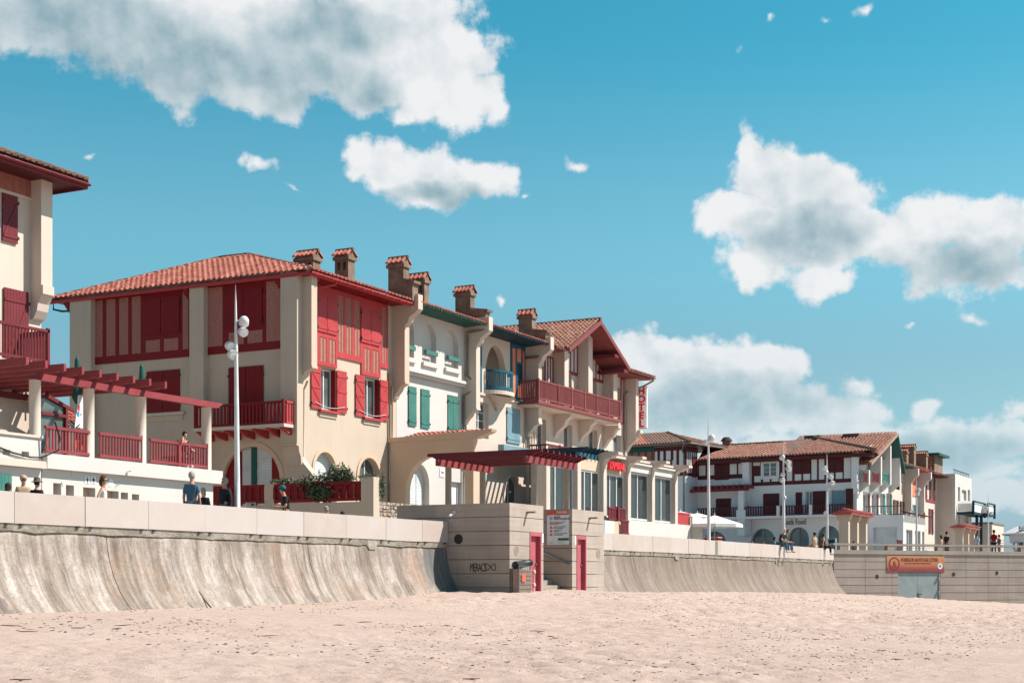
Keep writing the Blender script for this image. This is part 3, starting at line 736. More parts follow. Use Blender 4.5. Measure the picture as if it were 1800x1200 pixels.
    body = skin_obj('body', V3, E, Rr, M[skin], root, loc, rz, 2, k)
    def cloth(name, names, extra, mat, cut={}):
        vs = []; es = []; rr = []; mp = {}
        for n in names:
            if n in cut: src, t = cut[n]; p0 = Vector(V3[ix[src]]); p1 = Vector(V3[ix[n]]); q = p0.lerp(p1, t)
            else: q = Vector(V3[ix[n]])
            mp[n] = len(vs); vs.append(tuple(q)); r = Rr[ix[n]]; r = r if isinstance(r, tuple) else (r, r); rr.append((r[0]+extra, r[1]+extra))
        for a, b_ in E:
            na = [n for n in names if ix[n] == a]; nb = [n for n in names if ix[n] == b_]
            if na and nb: es.append((mp[na[0]], mp[nb[0]]))
        o = skin_obj(name, vs, es, rr, M[mat], root, loc, rz, 2, k)
    nm = ['pelvis', 'waist', 'chest', 'collar', 'shL', 'shR', 'elL', 'elR']
    cut = {}
    if sleeve == 'long': nm += ['wrL', 'wrR']; cut = {'wrL': ('elL', 0.93), 'wrR': ('elR', 0.93)}
    elif sleeve == 'short': cut = {'elL': ('shL', 0.75), 'elR': ('shR', 0.75)}
    else: nm = ['pelvis', 'waist', 'chest', 'collar', 'shL', 'shR']
    cloth('shirt', nm, 0.016, shirt, cut)
    cloth('trousers', ['pelvis', 'hipL', 'hipR', 'knL', 'knR', 'anL', 'anR'], 0.015, trousers, {'anL': ('knL', 0.92), 'anR': ('knR', 0.92)})
    rot = Matrix.Rotation(rz, 3, 'Z'); L = Vector(loc)
    def W(x, y, z): return L+rot @ (Vector((x, y, z))*k)
    hc = V3[ix['face']]; b = MB()
    for q in range(2):
        fs_ = []
    b.ball((0, 0, 0), 1, 12, 8)
    hv = []
    for (x, y, z) in b.v:
        yy = y*0.108-0.018; zz = z*0.115+0.045
        if yy > 0.02 and zz < 0.075: yy = 0.02
        hv.append(W(hc[0]+x*0.090, hc[1]+yy, hc[2]+max(zz, -0.05-hairlen*0.2)))
    hb = MB(); hb.add(hv, b.f)
    if hairlen: 
        hb.ball(W(hc[0], hc[1]-0.085, hc[2]-0.06), 0.075*k, 10, 6, (1, 0.7, 1.3+hairlen))
    hb.build('hair', M[hair], root, smooth=True)
    eb = MB(); 
    for sx_ in (-0.03, 0.03): eb.ball(W(hc[0]+sx_, hc[1]+0.083, hc[2]+0.005), 0.010*k, 6, 4)
    eb.build('eyes', M['hairdark'], root)
    if glasses:
        gb = MB()
        for sx_ in (-0.034, 0.034): gb.ball(W(hc[0]+sx_, hc[1]+0.094, hc[2]+0.006), 0.024*k, 8, 5, (1, 0.5, 0.75))
        gb.tube([W(hc[0]-0.08, hc[1]+0.02, hc[2]+0.012), W(hc[0]-0.06, hc[1]+0.09, hc[2]+0.012), W(hc[0]+0.06, hc[1]+0.09, hc[2]+0.012), W(hc[0]+0.08, hc[1]+0.02, hc[2]+0.012)], 0.005, 5)
        gb.build('sunglasses', M['black'], root)
    if hat:
        kind, mt = hat; hb = MB(); c = W(hc[0], hc[1]-0.005, hc[2]+0.075)
        if kind == 'brim':
            hb.tube([c-Vector((0, 0, 0.02)), c+Vector((0, 0, 0.0)), c+Vector((0, 0, 0.012))], [0.19*k, 0.15*k, 0.10*k], 16)
            hb.tube([c, c+Vector((0, 0, 0.07)), c+Vector((0, 0, 0.10))], [0.105*k, 0.098*k, 0.07*k], 14)
        else:
            hb.ball(c-Vector((0, 0, 0.01)), 0.105*k, 14, 8, (0.98, 1.05, 0.9))
            if kind == 'cap':
                f = rot @ Vector((0, 1, 0)); s_ = rot @ Vector((1, 0, 0))
                hb.prism([c+f*0.07-s_*0.07, c+f*0.07+s_*0.07, c+f*0.17+s_*0.05-Vector((0, 0, 0.02)), c+f*0.17-s_*0.05-Vector((0, 0, 0.02))], (0, 0, 0.012))
        hb.build('hat', M[mt], root, smooth=True)
    sb = MB()
    for s in 'LR':
        a = V3[ix['an'+s]]; t_ = V3[ix['to'+s]]
        sb.tube([W(a[0], a[1]-0.05, t_[2]+0.005), W(a[0], a[1]+0.03, t_[2]+0.015), W(t_[0], t_[1], t_[2]), W(t_[0], t_[1]+0.045, t_[2]-0.01)], [0.036*k, 0.05*k, 0.046*k, 0.02*k], 8)
    sb.build('shoes', M[shoes], root, smooth=True)
    return root
# ------------------------------------------------------------------ sand
def vnoise(x, y, seed=0):
    xi = np.floor(x).astype(int); yi = np.floor(y).astype(int); xf = x-xi; yf = y-yi
    def h(a, b):
        n = (a*374761393 + b*668265263 + seed*982451653) & 0x7fffffff
        n = ((n ^ (n >> 13))*1274126177) & 0x7fffffff
        return ((n ^ (n >> 16)) & 0xffff)/65535.0
    u = xf*xf*(3-2*xf); v_ = yf*yf*(3-2*yf)
    return (h(xi, yi)*(1-u)+h(xi+1, yi)*u)*(1-v_)+(h(xi, yi+1)*(1-u)+h(xi+1, yi+1)*u)*v_
def fbm(x, y, o=4, seed=0):
    s = 0; a = 1; t = 0
    for i in range(o): s = s+a*vnoise(x*2**i, y*2**i, seed+i*7); t += a; a *= 0.5
    return s/t-0.5
def sand_z(U, V):
    A = np.interp(U, [-50, 20, 28, 35, 39, 42.5, 44.5, 49, 53, 60, 68, 76, 84, 90, 94, 99, 104, 400], [0.90, 0.92, 0.96, 1.02, 1.08, 1.26, 1.34, 1.38, 1.22, 1.13, 1.10, 1.03, 0.93, 0.80, 0.52, 0.16, 0.02, 0.0])
    wd = np.clip(24.5-V, 0, None)
    fall = np.exp(-(wd/11.0)**1.6)
    z = -1.64+A*fall
    z = z+0.16*fbm(U*0.12, V*0.2, 3, 3)*np.clip(wd/4, 0, 1)
    z = z+0.030*fbm(U*0.9, V*0.9, 3, 9)*np.clip(wd/0.8, 0.35, 1)
    # trampled patches: deeper to the right
    k = np.clip(0.25+fbm(U*0.10, V*0.13, 2, 21)*1.4+np.clip((U-32)/30, 0, 0.6), 0.12, 1.0)
    z = z+k*0.15*(np.abs(fbm(U*1.5, V*1.7, 3, 31))*-2+0.35)
    z = z+k*0.10*fbm(U*3.3, V*3.6, 2, 57)+k*0.09*np.minimum(0, fbm(U*2.1, V*2.1, 2, 91)+0.08)*2.2
    return np.minimum(z, 2.0)
us = np.concatenate([np.arange(-400, -4, 22), np.arange(-4, 13, 1.0), np.arange(13, 58, 0.10), np.arange(58, 108, 0.22), np.arange(108, 150, 2.5), np.arange(150, 1500, 50)])
vs_ = np.concatenate([np.arange(-900, -20, 55), np.arange(-20, 2, 1.4), np.arange(2, 25.6, 0.10), [26.0, 27.0, 29, 31]])
UU, VV = np.meshgrid(us, vs_, indexing='ij'); ZZ = sand_z(UU, VV)
ZZ = np.where(VV < -30, ZZ-0.012*(np.abs(VV)-30), ZZ)
me = bpy.data.meshes.new('sand'); nu, nv = UU.shape
co = np.stack([UU, VV, ZZ], -1).reshape(-1, 3)
idx = np.arange(nu*nv).reshape(nu, nv)
fc = np.stack([idx[:-1, :-1], idx[1:, :-1], idx[1:, 1:], idx[:-1, 1:]], -1).reshape(-1, 4)
me.vertices.add(len(co)); me.vertices.foreach_set('co', co.ravel()); me.loops.add(fc.size); me.loops.foreach_set('vertex_index', fc.ravel())
me.polygons.add(len(fc)); me.polygons.foreach_set('loop_start', np.arange(0, fc.size, 4)); me.polygons.foreach_set('loop_total', np.full(len(fc), 4))
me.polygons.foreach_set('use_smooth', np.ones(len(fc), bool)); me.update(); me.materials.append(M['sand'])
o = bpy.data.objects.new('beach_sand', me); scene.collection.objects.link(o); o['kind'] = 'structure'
def sz(u, v): return float(sand_z(np.array([float(u)]), np.array([float(v)]))[0])
# ground inland / promenade
PZ = 1.15
b = MB(); b.wbox(-60, 92.6, 25.72, 34.0, PZ-0.6, PZ); b.build('promenade', M['pave'], None, kind='structure')
b = MB(); b.wbox(92.602, 420, 25.72, 34.0, PZ-0.6, PZ); b.prism([(93.2, 25.6, -1.0), (93.2+0.788*30, 25.6-0.616*30, -1.0), (300, 7.0, -1.0), (300, 33.9, -1.0), (99, 33.9, -1.0)], (0, 0, 2.62)); b.build('plaza', M['pave'], None, kind='structure')
b = MB(); b.wbox(-60, 600, 34.002, 900, -0.3, 1.146); b.build('ground', M['pave'], None, kind='structure')
# sea far off to the right, beyond the beach
b = MB(); b.add([(-3000, -5000, -4.0), (5000, -5000, -4.0), (5000, -250, -4.0), (-3000, -250, -4.0)], [(0, 1, 2, 3)])
mw, T, bb = newmat('sea_water'); bb.inputs['Base Color'].default_value = (0.02, 0.09, 0.12, 1); bb.inputs['Roughness'].default_value = 0.15; bump(T, bb, noise(T, pos_vec(T), 0.3, 5), 0.4, 0.5)
b.build('sea', mw, None, kind='structure')
# ------------------------------------------------------------------ sea wall
WV = 25.26; WT = 1.99; WB = 1.29
sw = thing('sea_wall', 'long curved concrete sea wall with streaked stains rising from the sand', 'sea wall', (20, 24.6, -1.0))
prof = [(25.40, 1.26), (25.34, 1.05), (25.30, 0.75), (25.22, 0.40), (25.08, 0.05), (24.90, -0.28), (24.66, -0.58), (24.35, -0.86), (23.9, -1.12), (23.2, -1.45), (22.8, -1.8)]
def pv(z): return float(np.interp(z, [q[1] for q in prof[::-1]], [q[0] for q in prof[::-1]]))
def wall_section(u0, u1):
    rng = random.Random(int(u0*10)); nu_ = max(2, int((u1-u0)/0.35)); P = []
    zs = np.linspace(1.26, -1.6, 26)
    for i in range(nu_+1):
        u = u0+(u1-u0)*i/nu_
        uu = min(max(u, u0), u1)
        row = [(uu, 25.72, 1.26)]
        for z in zs:
            n = float(fbm(np.array([u*1.7]), np.array([z*0.5]), 3, 5)[0])*0.05
            row.append((uu, pv(z)+n, z))
        row.append((uu, 25.72, -1.6)); P.append(row)
    b = MB(); b.grid(P)
    b.add(P[0], [tuple(range(len(P[0])))]); b.add(P[-1], [tuple(range(len(P[-1])-1, -1, -1))])
    o = b.build('wall_section', M['seawall'], sw, smooth=False); 
    return o
secs = [(-20, -13.9), (-13.9, -5.6), (-5.6, 2.7), (2.7, 11.0), (11.0, 19.3), (19.3, 27.6), (27.6, 35.9), (35.9, 43.88), (51.53, 60.0), (60.0, 68.3), (68.3, 76.6), (76.6, 84.9), (84.9, 91.3)]
for i, (a, c) in enumerate(secs): wall_section(a+0.012, c-0.012)
b = MB()
for a, c in ((-20, 43.88), (51.53, 91.28)):
    P = [[(u, pv(z)+0.06, z) for z in np.linspace(1.2, -1.6, 16)] for u in (a, c)]; b.grid(P)
b.build('joint_backing', M['dark'], sw)
# mortar crust under the coping, ragged lower edge
def crust_band(u0, u1):
    b = MB(); n = int((u1-u0)/0.12); up_, lo_ = [], []; top = []
    for i in range(n+1):
        u = u0+(u1-u0)*i/n
        r = float(fbm(np.array([u*1.3]), np.array([0.3]), 4, 77)[0])
        zb = 1.12+0.08*r - (0.16 if r > 0.24 else 0) - 0.05*abs(float(fbm(np.array([u*6.0]), np.array([0.7]), 2, 11)[0]))
        top.append((u, 25.72, 1.287)); up_.append((u, 25.285+0.02*r, 1.285)); lo_.append((u, pv(zb)-0.045, zb))
    lo2 = [(x, y+0.12, z-0.01) for x, y, z in lo_]
    b.grid([top, up_, lo_, lo2]); b.build('mortar_band', M['crust'], sw)
for a, c in ((-20, 43.87), (51.54, 91.3)): crust_band(a, c)
pw_ = thing('parapet', 'low pale stone parapet of long blocks along the promenade edge', 'parapet', (24, 25.5, 1.26))
def blk(b, L): b.wbox(-L/2, L/2, 0, 0.46, 0, WT-WB)
joints = [24.59+2.2*k for k in range(-16, 9)]+[43.87]
j2 = [51.55]+[24.59+2.2*k for k in range(13, 31)]+[91.3]
shim = MB()
for js in (joints, j2):
    for a, c in zip(js[:-1], js[1:]):
        L = c-a-0.014
        if L < 0.2: continue
        me_ = mesh_of('block_%.2f' % L, lambda b: blk(b, L), M['parapet'])
        o = inst('parapet_block', me_, ((a+c)/2, WV+random.uniform(-0.008, 0.008), WB+random.uniform(-0.006, 0.004)), pw_); o.rotation_euler.z = random.uniform(-0.0015, 0.0015)
        for q in (a+0.22, c-0.22): shim.wbox(q-0.05, q+0.05, WV-0.012, WV+0.3, WB-0.045, WB-0.002)
o = shim.build('setting_shim', M['dark'], pw_); o['kind'] = 'stuff'
sf = SF(WV); ax = sf.a(1257)
MB().box(sf, ax, ax+0.36, 1.31, 1.95, -0.02, 0.014).build('scupper_shade', M['gpipe'], pw_)  # flat dark box standing in for the shade inside an open slot
# ------------------------------------------------------------------ rescue-post blocks either side of the beach stairs
def block(u0, u1, vf, vb, zt, label, door, name='beach_block'):
    root = thing(name, label, 'kiosk', ((u0+u1)/2, vf, -1.5))
    MB().wbox(u0+0.12, u1-0.12, vf+0.22, vb-0.05, -1.6, zt-0.05).build('core', M['conc'], root)
    s = SF(vf); ws = WF(u0); h = 0.467; z = zt; i = 0
    d0, d1, dt = door
    while z > -1.5:
        z0 = max(z-h, -1.6); g_ = 0.02; zz0 = z0+g_
        MB().box(ws, -vb, -vf-0.0, zz0, z, -0.12, 0.0).build('course', M['conc'], root)
        if zz0 < dt:
            if z > dt+0.02:
                MB().plate(s, [(u0+0.12, zz0), (d0, zz0), (d0, dt), (d1, dt), (d1, zz0), (u1, zz0), (u1, z), (u0+0.12, z)], (), -0.22, 0.0).build('course', M['conc'], root)
            else:
                MB().box(s, u0+0.12, d0, zz0, z, -0.22, 0).build('course', M['conc'], root)
                MB().box(s, d1, u1, zz0, z, -0.22, 0).build('course', M['conc'], root)
        else: MB().box(s, u0+0.12, u1, zz0, z, -0.22, 0).build('course', M['conc'], root)
        MB().wbox(u1-0.12, u1, vf+0.22, vb, zz0, z).build('course', M['conc'], root)
        z = z0; i += 1
    MB().wbox(u0+0.10, u1-0.10, vf+0.10, vb-0.1, zt-0.049, zt-0.03).build('flat_roof', M['conc'], root)
    # door frame and leaf
    f = MB(); f.plate(s, [(d0, -1.5), (d0+0.07, -1.5), (d0+0.07, dt-0.13), (d1-0.07, dt-0.13), (d1-0.07, -1.5), (d1, -1.5), (d1, dt), (d0, dt)], (), -0.20, 0.02)
    o = f.build('door_frame', M['pink'], root)
    l = MB().box(s, d0+0.07, d1-0.07, -1.5, dt-0.13, -0.19, -0.13).build('door', M['pink'], root)
    MB().box(s, d1-0.20, d1-0.10, 0.55, 0.62, -0.13, -0.09).build('handle', M['steel'], l)
    return root, s, ws
def ring(fr, a, z, r, par, ry=None, name='vent'):
    ry = ry or r; n = 20; b = MB()
    po = [(a+r*1.12*math.cos(2*math.pi*i/n), z+ry*1.12*math.sin(2*math.pi*i/n)) for i in range(n)]; pi = [(a+r*math.cos(2*math.pi*i/n), z+ry*math.sin(2*math.pi*i/n)) for i in range(n)]
    b.plate(fr, po, [pi], 0.001, 0.012); o = b.build(name, M['conc'], par)
    MB().plate(fr, pi, (), 0.001, 0.004).build('vent_shade', M['pipe'] if fr.ang == 0 else M['dark'], o)
s = SF(22.95)
k1, s1, w1 = block(43.9, 46.4, 22.95, 27.3, 2.58, 'concrete beach block with pink door and black graffiti, left of the stairs', (s.a(931), s.a(951), s.z(940, 935)))
k2, s2, w2 = block(48.72, 51.5, 22.95, 27.3, 2.58, 'concrete beach block with pink door carrying the danger sign, right of the stairs', (s.a(1013.5), s.a(1030), s.z(1020, 941)))
a, z = w1.at(806, 947); ring(w1, a, z, 0.17, k1)
a, z = s1.at(907.5, 967); ring(s1, a, z, 0.14, k1)
a, z = s2.at(1051.5, 973); ring(s2, a, z, 0.15, k2)
for (fr_, px, py, par) in ((s1, 926, 901, k1), (s2, 1036, 911, k2)):
    a, z = fr_.at(px, py); b = MB(); b.box(fr_, a-0.06, a+0.06, z-0.03, z+0.04, 0.001, 0.04); b.box(fr_, a-0.05, a+0.05, z-0.01, z+0.05, 0.04, 0.34); b.build('wall_lamp', M['pipe'], par)
a, z = w1.at(799, 904); b = MB(); b.box(w1, a-0.05, a+0.05, z+0.03, z+0.12, 0.001, 0.05); b.tube([w1.p(a, z+0.03, 0.05), w1.p(a-0.06, z-0.05, 0.22)], 0.045, 8); b.build('security_camera', M['metal_white'], k1)
a, z = w1.at(826, 1004); text('MERACS', w1, a, z, 0.40, M['black'], k1, 0.006, sx=0.47, name='graffiti', bold=0.0, spacing=0.86)
a2, z2 = w1.at(858, 1003); b = MB(); b.tube([w1.p(a2+0.1*0+0.19*math.sin(t_)+0.1, z2+0.13+0.11*math.sin(2*t_), 0.01) for t_ in np.linspace(0, 2*math.pi, 26)], 0.012, 5); b.build('graffiti_loop', M['black'], k1)
a, z = w2.at(960, 965)
# danger sign
sg = thing('danger_sign', 'white beach warning sign headed in red on the shaded concrete wall above the stairs', 'sign', w2.p(w2.a(982), w2.z(982, 958), 0.02))
A0, Z1 = w2.at(962, 900); A1 = w2.a(1000.5); Z0 = w2.z(982, 956.5); Z1 = w2.z(982, 896.5); W_ = A1-A0; H_ = Z1-Z0
MB().box(w2, A0, A1, Z0, Z1, 0.001, 0.022).build('board', M['signwhite'], sg)
MB().plate(w2, [(A0, Z1-0.145*H_), (A0+0.3*W_, Z1-0.12*H_), (A0+0.36*W_, Z1-0.145*H_), (A1, Z1-0.135*H_), (A1, Z1), (A0, Z1)], (), 0.0225, 0.027).build('header', M['orange'], sg)
text('DANGER', w2, A0+0.44*W_, Z1-0.085*H_, 0.105, M['signwhite'], sg, 0.029, bold=0.02)
text('PLAGE', w2, A0+0.32*W_, Z1-0.22*H_, 0.085, M['ink'], sg, 0.025, bold=0.02); text('NON SURVEILLÉE', w2, A0+0.32*W_, Z1-0.27*H_, 0.082, M['ink'], sg, 0.025, bold=0.02, sx=0.98)
for k, (zz, L, mt) in enumerate(((0.33, 0.75, 'orange'), (0.37, 0.6, 'ink'), (0.40, 0.42, 'orange'), (0.47, 0.55, 'ink'), (0.51, 0.42, 'ink'), (0.57, 0.35, 'ink'), (0.61, 0.22, 'ink'), (0.67, 0.6, 'ink'), (0.71, 0.42, 'ink'))):
    x0 = 0.12 if k < 3 else 0.32
    MB().box(w2, A0+x0*W_, A0+(x0+L)*W_, Z1-(zz+0.018)*H_, Z1-zz*H_, 0.0225, 0.025).build('text_line', M[mt], sg)
for zz in (0.53, 0.635, 0.74):
    MB().plate(w2, [(A0+0.11*W_, Z1-zz*H_), (A0+0.27*W_, Z1-zz*H_), (A0+0.19*W_, Z1-(zz-0.085)*H_)], (), 0.0225, 0.026).build('warning_triangle', M['orange'], sg)
cc = [(A0+0.19*W_+0.075*W_*math.cos(t_), Z1-0.235*H_+0.05*H_*math.sin(t_)) for t_ in np.linspace(0, 2*math.pi, 18)[:-1]]
ci = [(A0+0.19*W_+0.055*W_*math.cos(t_), Z1-0.235*H_+0.036*H_*math.sin(t_)) for t_ in np.linspace(0, 2*math.pi, 18)[:-1]]
MB().plate(w2, cc, [ci], 0.0225, 0.026).build('prohibition_ring', M['orange'], sg); MB().box(w2, A0+0.17*W_, A0+0.21*W_, Z1-0.255*H_, Z1-0.215*H_, 0.0225, 0.026).build('symbol', M['ink'], sg)
MB().box(w2, A0+0.5*W_, A1, Z0+0.115*H_, Z0+0.19*H_, 0.0225, 0.027).build('green_strip', M['signgreen'], sg)
for x0 in (0.06, 0.5): MB().box(w2, A0+x0*W_, A0+(x0+0.25)*W_, Z0+0.05*H_, Z0+0.06*H_, 0.0225, 0.025).build('text_line', M['ink'], sg)
# stairs, handrail
st = thing('beach_stairs', 'concrete steps climbing between the two beach blocks', 'stairs', (47.5, 23.2, -0.6))
for i in range(9):
    z0 = -0.32+0.18*i; MB().wbox(46.42, 48.70, 23.1+0.30*i, 27.3, z0-0.18 if i else -1.5, z0-0.002).build('step', M['conc2'], st)
hr = MB(); hr.tube([w2.p(w2.a(950, 0.09), w2.z(957, 975, 0.09)+0.12, 0.09), w2.p(w2.a(1003, 0.09), w2.z(1003, 991, 0.09), 0.09)], 0.035, 8)
hr.build('handrail', M['steel'], st, smooth=True)
for px, py in ((965, 980), (995, 989)):
    a, z = w2.at(px, py, 0.09); MB().tube([w2.p(a, z-0.02, 0.001), w2.p(a, z-0.05, 0.07), w2.p(a, z, 0.09)], 0.012, 6).build('rail_bracket', M['steel'], st)
# blue notice strip and small plates
a, z = s1.at(901, 1021); nb = MB().box(s1, a, a+0.20, z, s1.z(901, 993), 0.001, 0.012).build('blue_notice', M['blueprint'], None); tag(nb, 'narrow blue notice on the graffiti block near its shaded corner', 'notice')
for fr_, px, py in ((s1, 953.5, 945), (s2, 1011, 949)):
    a, z = fr_.at(px, py); o = MB().box(fr_, a-0.06, a+0.06, z-0.16, z+0.16, 0.001, 0.012).build('door_notice', M['signwhite'], k1 if fr_ is s1 else k2)
# rubbish-bag wire cage beside the pink door
cg = thing('litter_cage', 'wire litter cage with grey hood and red notice beside the pink door', 'litter bin', (45.3, 22.55, -0.35))
cs = SF(22.55); A0 = cs.a(913); A1 = cs.a(936); Zt = cs.z(924, 994); Zb = sz(45.3, 22.5)-0.1
for i in range(9):
    x = A0+(A1-A0)*i/8
    for d in (0.0, -0.30): inst('wire', bar_mesh(0.012, Zt-Zb, 0.012, M['steel'], 'wire'), cs.p(x, Zb, d), cg)
for z in np.linspace(Zb+0.1, Zt, 7): MB().plate(cs, rect(A0, A1, z-0.006, z+0.006), (), 0.0, 0.012).build('hoop', M['steel'], cg)
MB().box(cs, A0+0.04, A1-0.05, Zb, Zt-0.12, -0.27, -0.03).build('clear_bag', M['pipe'], cg)
hd = MB(); hd.tube([cs.p(A0-0.02, Zt+0.02, -0.15), cs.p(A1+0.1, Zt+0.11, -0.15)], 0.125, 12); hd.build('hood', M['black'], cg, smooth=True)
a, z = cs.at(917, 1022); MB().box(cs, a, a+0.26, z, z+0.26, 0.013, 0.02).build('red_notice', M['orange'], cg)
ch = MB(); 
for z in (cs.z(935, 1005), cs.z(935, 1028)): ch.ball(cs.p(A1+0.08, z, 0.02), 0.09, 10, 6, (1, 0.6, 1))
ch.tube([cs.p(A1+0.08, z_, 0.02) for z_ in (Zt, Zb+0.1)], 0.02, 6); ch.build('post_and_knobs', M['skin2'], cg, smooth=True)
# ------------------------------------------------------------------ plaza retaining wall with lifeguard banner
G = Fr(92.3, 25.55, R(-38)); CAP = 1.70
gw = thing('plaza_wall', 'grey concrete panel wall with steel double doors below the balustrade', 'wall', (96, 22, -1.6))
xs = [0.02]+[G.a(q) for q in (1521, 1568)]+[G.a(1579), G.a(1651)]+[G.a(q) for q in (1653.5, 1698, 1737, 1772, 1806, 1842, 1882)]
dz1 = G.z(1600, 1005.5)
z = CAP; h = 0.49
while z > -2.2:
    for i in range(len(xs)-1):
        x0, x1 = xs[i], xs[i+1]
        if i == 3 and z-h < dz1-0.05: continue
        MB().box(G, x0+0.012, x1-0.012, z-h+0.028, z, -0.12, random.uniform(-0.004, 0.004)).build('panel', M['conc2'], gw)
    z -= h
MB().box(G, 0.0, xs[3]-0.002, -2.2, CAP-0.01, -0.5, -0.125).build('backing', M['pipe'], gw); MB().box(G, xs[4]+0.002, xs[-1], -2.2, CAP-0.01, -0.5, -0.125).build('backing', M['pipe'], gw)
MB().box(G, xs[3], xs[4], -2.2, dz1+0.1, -0.55, -0.30).build('backing', M['pipe'], gw)
for i, (p0, p1) in enumerate(((1579, 1614), (1614, 1651))):
    o = MB().box(G, G.a(p0)+0.01, G.a(p1)-0.01, -2.2, dz1, -0.10, -0.05).build('door_leaf', M['steeldoor'], gw)
    if i == 1:
        hb = MB(); 
        for zz in (1016, 1040, 1062):
            zq = G.z(1650, zz); hb.box(G, G.a(p1)-0.10, G.a(p1)-0.0, zq-0.09, zq+0.09, -0.05, 0.06)
        hb.build('hinge', M['steeldoor'], o)
        a, zq = G.at(1616, 1044); hb = MB(); hb.box(G, a-0.06, a+0.06, zq-0.14, zq+0.14, -0.05, 0.0); hb.box(G, a-0.03, a+0.25, zq-0.03, zq+0.03, 0.0, 0.28); hb.build('lock_handle', M['steel'], o)
for px, py in ((1541.5, 1013), (1676, 1009), (1752, 1006.5)):
    a, z = G.at(px, py); ring(G, a, z, 0.14, gw)
MB().box(G, -0.3, xs[-1], CAP+0.002, CAP+0.26, -0.42, 0.06).build('coping', M['conc2'], gw)
Z0 = CAP+0.262; RT = G.z(1560, 955)
for p0, p1 in ((1477, 1490), (1560.5, 1573), (1648.5, 1658), (1727.5, 1737), (1795, 1806), (1852, 1862)):
    MB().box(G, G.a(p0), G.a(p1), Z0, RT-0.002, -0.34, -0.02).build('balustrade_post', M['conc2'], gw)
rl = MB(); rl.box(G, G.a(1465), G.a(1880), RT-0.13, RT, -0.30, 0.0); 
rl.build('top_rail', M['conc2'], gw)
for q in (0.33, 0.62):
    MB().box(G, G.a(1478), G.a(1880), Z0+(RT-Z0)*q-0.015, Z0+(RT-Z0)*q+0.015, -0.2, -0.17).build('rail_bar', M['steel'], gw)
bn = thing('lifeguard_banner', 'orange lifeguard banner with round emblem above the grey steel doors', 'banner', G.p(G.a(1608), G.z(1608, 1005), 0.05))
A0, A1 = G.a(1558.5), G.a(1659.5); Z1 = G.z(1608, 976.5); Z0 = G.z(1608, 1005); H_ = Z1-Z0; W_ = A1-A0
MB().box(G, A0, A1, Z0, Z1, 0.008, 0.03).build('sheet', M['banner'], bn)
text('HOSSEGOR SAUVETAGE CÔTIER', G, A0+0.235*W_, Z1-0.34*H_, 0.30*H_, M['maroon'], bn, 0.033, bold=0.02, sx=W_*0.74/(0.30*H_*16.6))
text('SECOURS FORMATION SURVEILLANCE', G, A0+0.30*W_, Z1-0.50*H_, 0.13*H_, M['rose'], bn, 0.033, sx=0.9)
text('www.hossegorsauvetage.fr', G, A0+0.40*W_, Z1-0.90*H_, 0.11*H_, M['brick'], bn, 0.033)
def disc(fr, a, z, r, d0, d1, mat, par, name, inner=None):
    po = [(a+r*math.cos(2*math.pi*i/24), z+r*math.sin(2*math.pi*i/24)) for i in range(24)]
    hs = [[(a+inner*math.cos(2*math.pi*i/24), z+inner*math.sin(2*math.pi*i/24)) for i in range(24)]] if inner else ()
    return MB().plate(fr, po, hs, d0, d1).build(name, mat, par)
ac, zc = A0+0.125*W_, Z1-0.5*H_; disc(G, ac, zc, 0.42*H_, 0.031, 0.036, M['rose'], bn, 'emblem_ring', 0.32*H_); disc(G, ac, zc, 0.31*H_, 0.031, 0.034, M['banner'], bn, 'emblem_disc')
e = MB(); e.plate(G, [(ac-0.10*H_, zc-0.2*H_), (ac-0.02*H_, zc-0.2*H_), (ac, zc+0.02*H_), (ac+0.06*H_, zc-0.2*H_), (ac+0.16*H_, zc-0.2*H_), (ac+0.08*H_, zc+0.08*H_), (ac+0.02*H_, zc+0.22*H_), (ac-0.1*H_, zc+0.1*H_)], (), 0.0345, 0.038); e.build('emblem_figure', M['rose'], bn)
disc(G, A1-0.075*W_, Z1-0.62*H_, 0.19*H_, 0.031, 0.036, M['signwhite'], bn, 'round_crest'); disc(G, A1-0.075*W_, Z1-0.62*H_, 0.09*H_, 0.0365, 0.040, M['blueprint'], bn, 'crest_center')
# ------------------------------------------------------------------ lamp posts
def lamp(px, topy, V, heads, n, r0=0.10, label=''):
    fr = SF(V); a = fr.a(px); zt = fr.z(px, topy); root = thing('lamp_post', label, 'lamp post', (a, V, PZ), 'white lamp posts along the promenade')
    b = MB(); h = zt-PZ; b.tube([(a-0.0*h+0.10*(1-q)-0.10*q*0, V, PZ+h*q) for q in (0, 0.25, 0.5, 0.75, 0.93, 1.0)], [r0, r0*0.9, r0*0.78, r0*0.6, r0*0.3, r0*0.06], 12); b.build('pole', M['metal_white'], root, smooth=True)
    MB().wbox(a-0.05, a+0.28, V-0.16, V+0.16, PZ, PZ+0.03).build('base_plate', M['steel'], root)
    for hx, hy, sd_, r in heads:
        D = a*CT+V*ST; ra = (hx-px)/2650*D; z = (HZ-hy)/2650*D
        # heads stand out to either side of the pole, seen about square on
        pc = Vector((a+0.05, V, z)); hc = Vector((a+0.05+ra*ST, V-ra*CT, z))
        rr = r/2650*D; dr = (hc-pc).normalized()
        o = MB(); o.ball(hc, rr, 14, 8, (1, 1, 1))
        ax_ = (Vector((-0.35, -0.75, -0.35)) if sd_ else Vector((0.5, 0.5, -0.6))).normalized()
        o.tube([hc, hc+ax_*rr*0.9], [rr*1.02, rr*1.06], 16); q = o.build('spotlight', M['metal_white'], root, smooth=False)
        g_ = MB(); g_.tube([hc+ax_*rr*0.92, hc+ax_*rr*0.94], [rr*0.8, rr*0.8], 16); g_.build('lens', M['signwhite'], q)
        MB().tube([pc, hc], rr*0.18, 6).build('bracket', M['metal_white'], root)
    return root
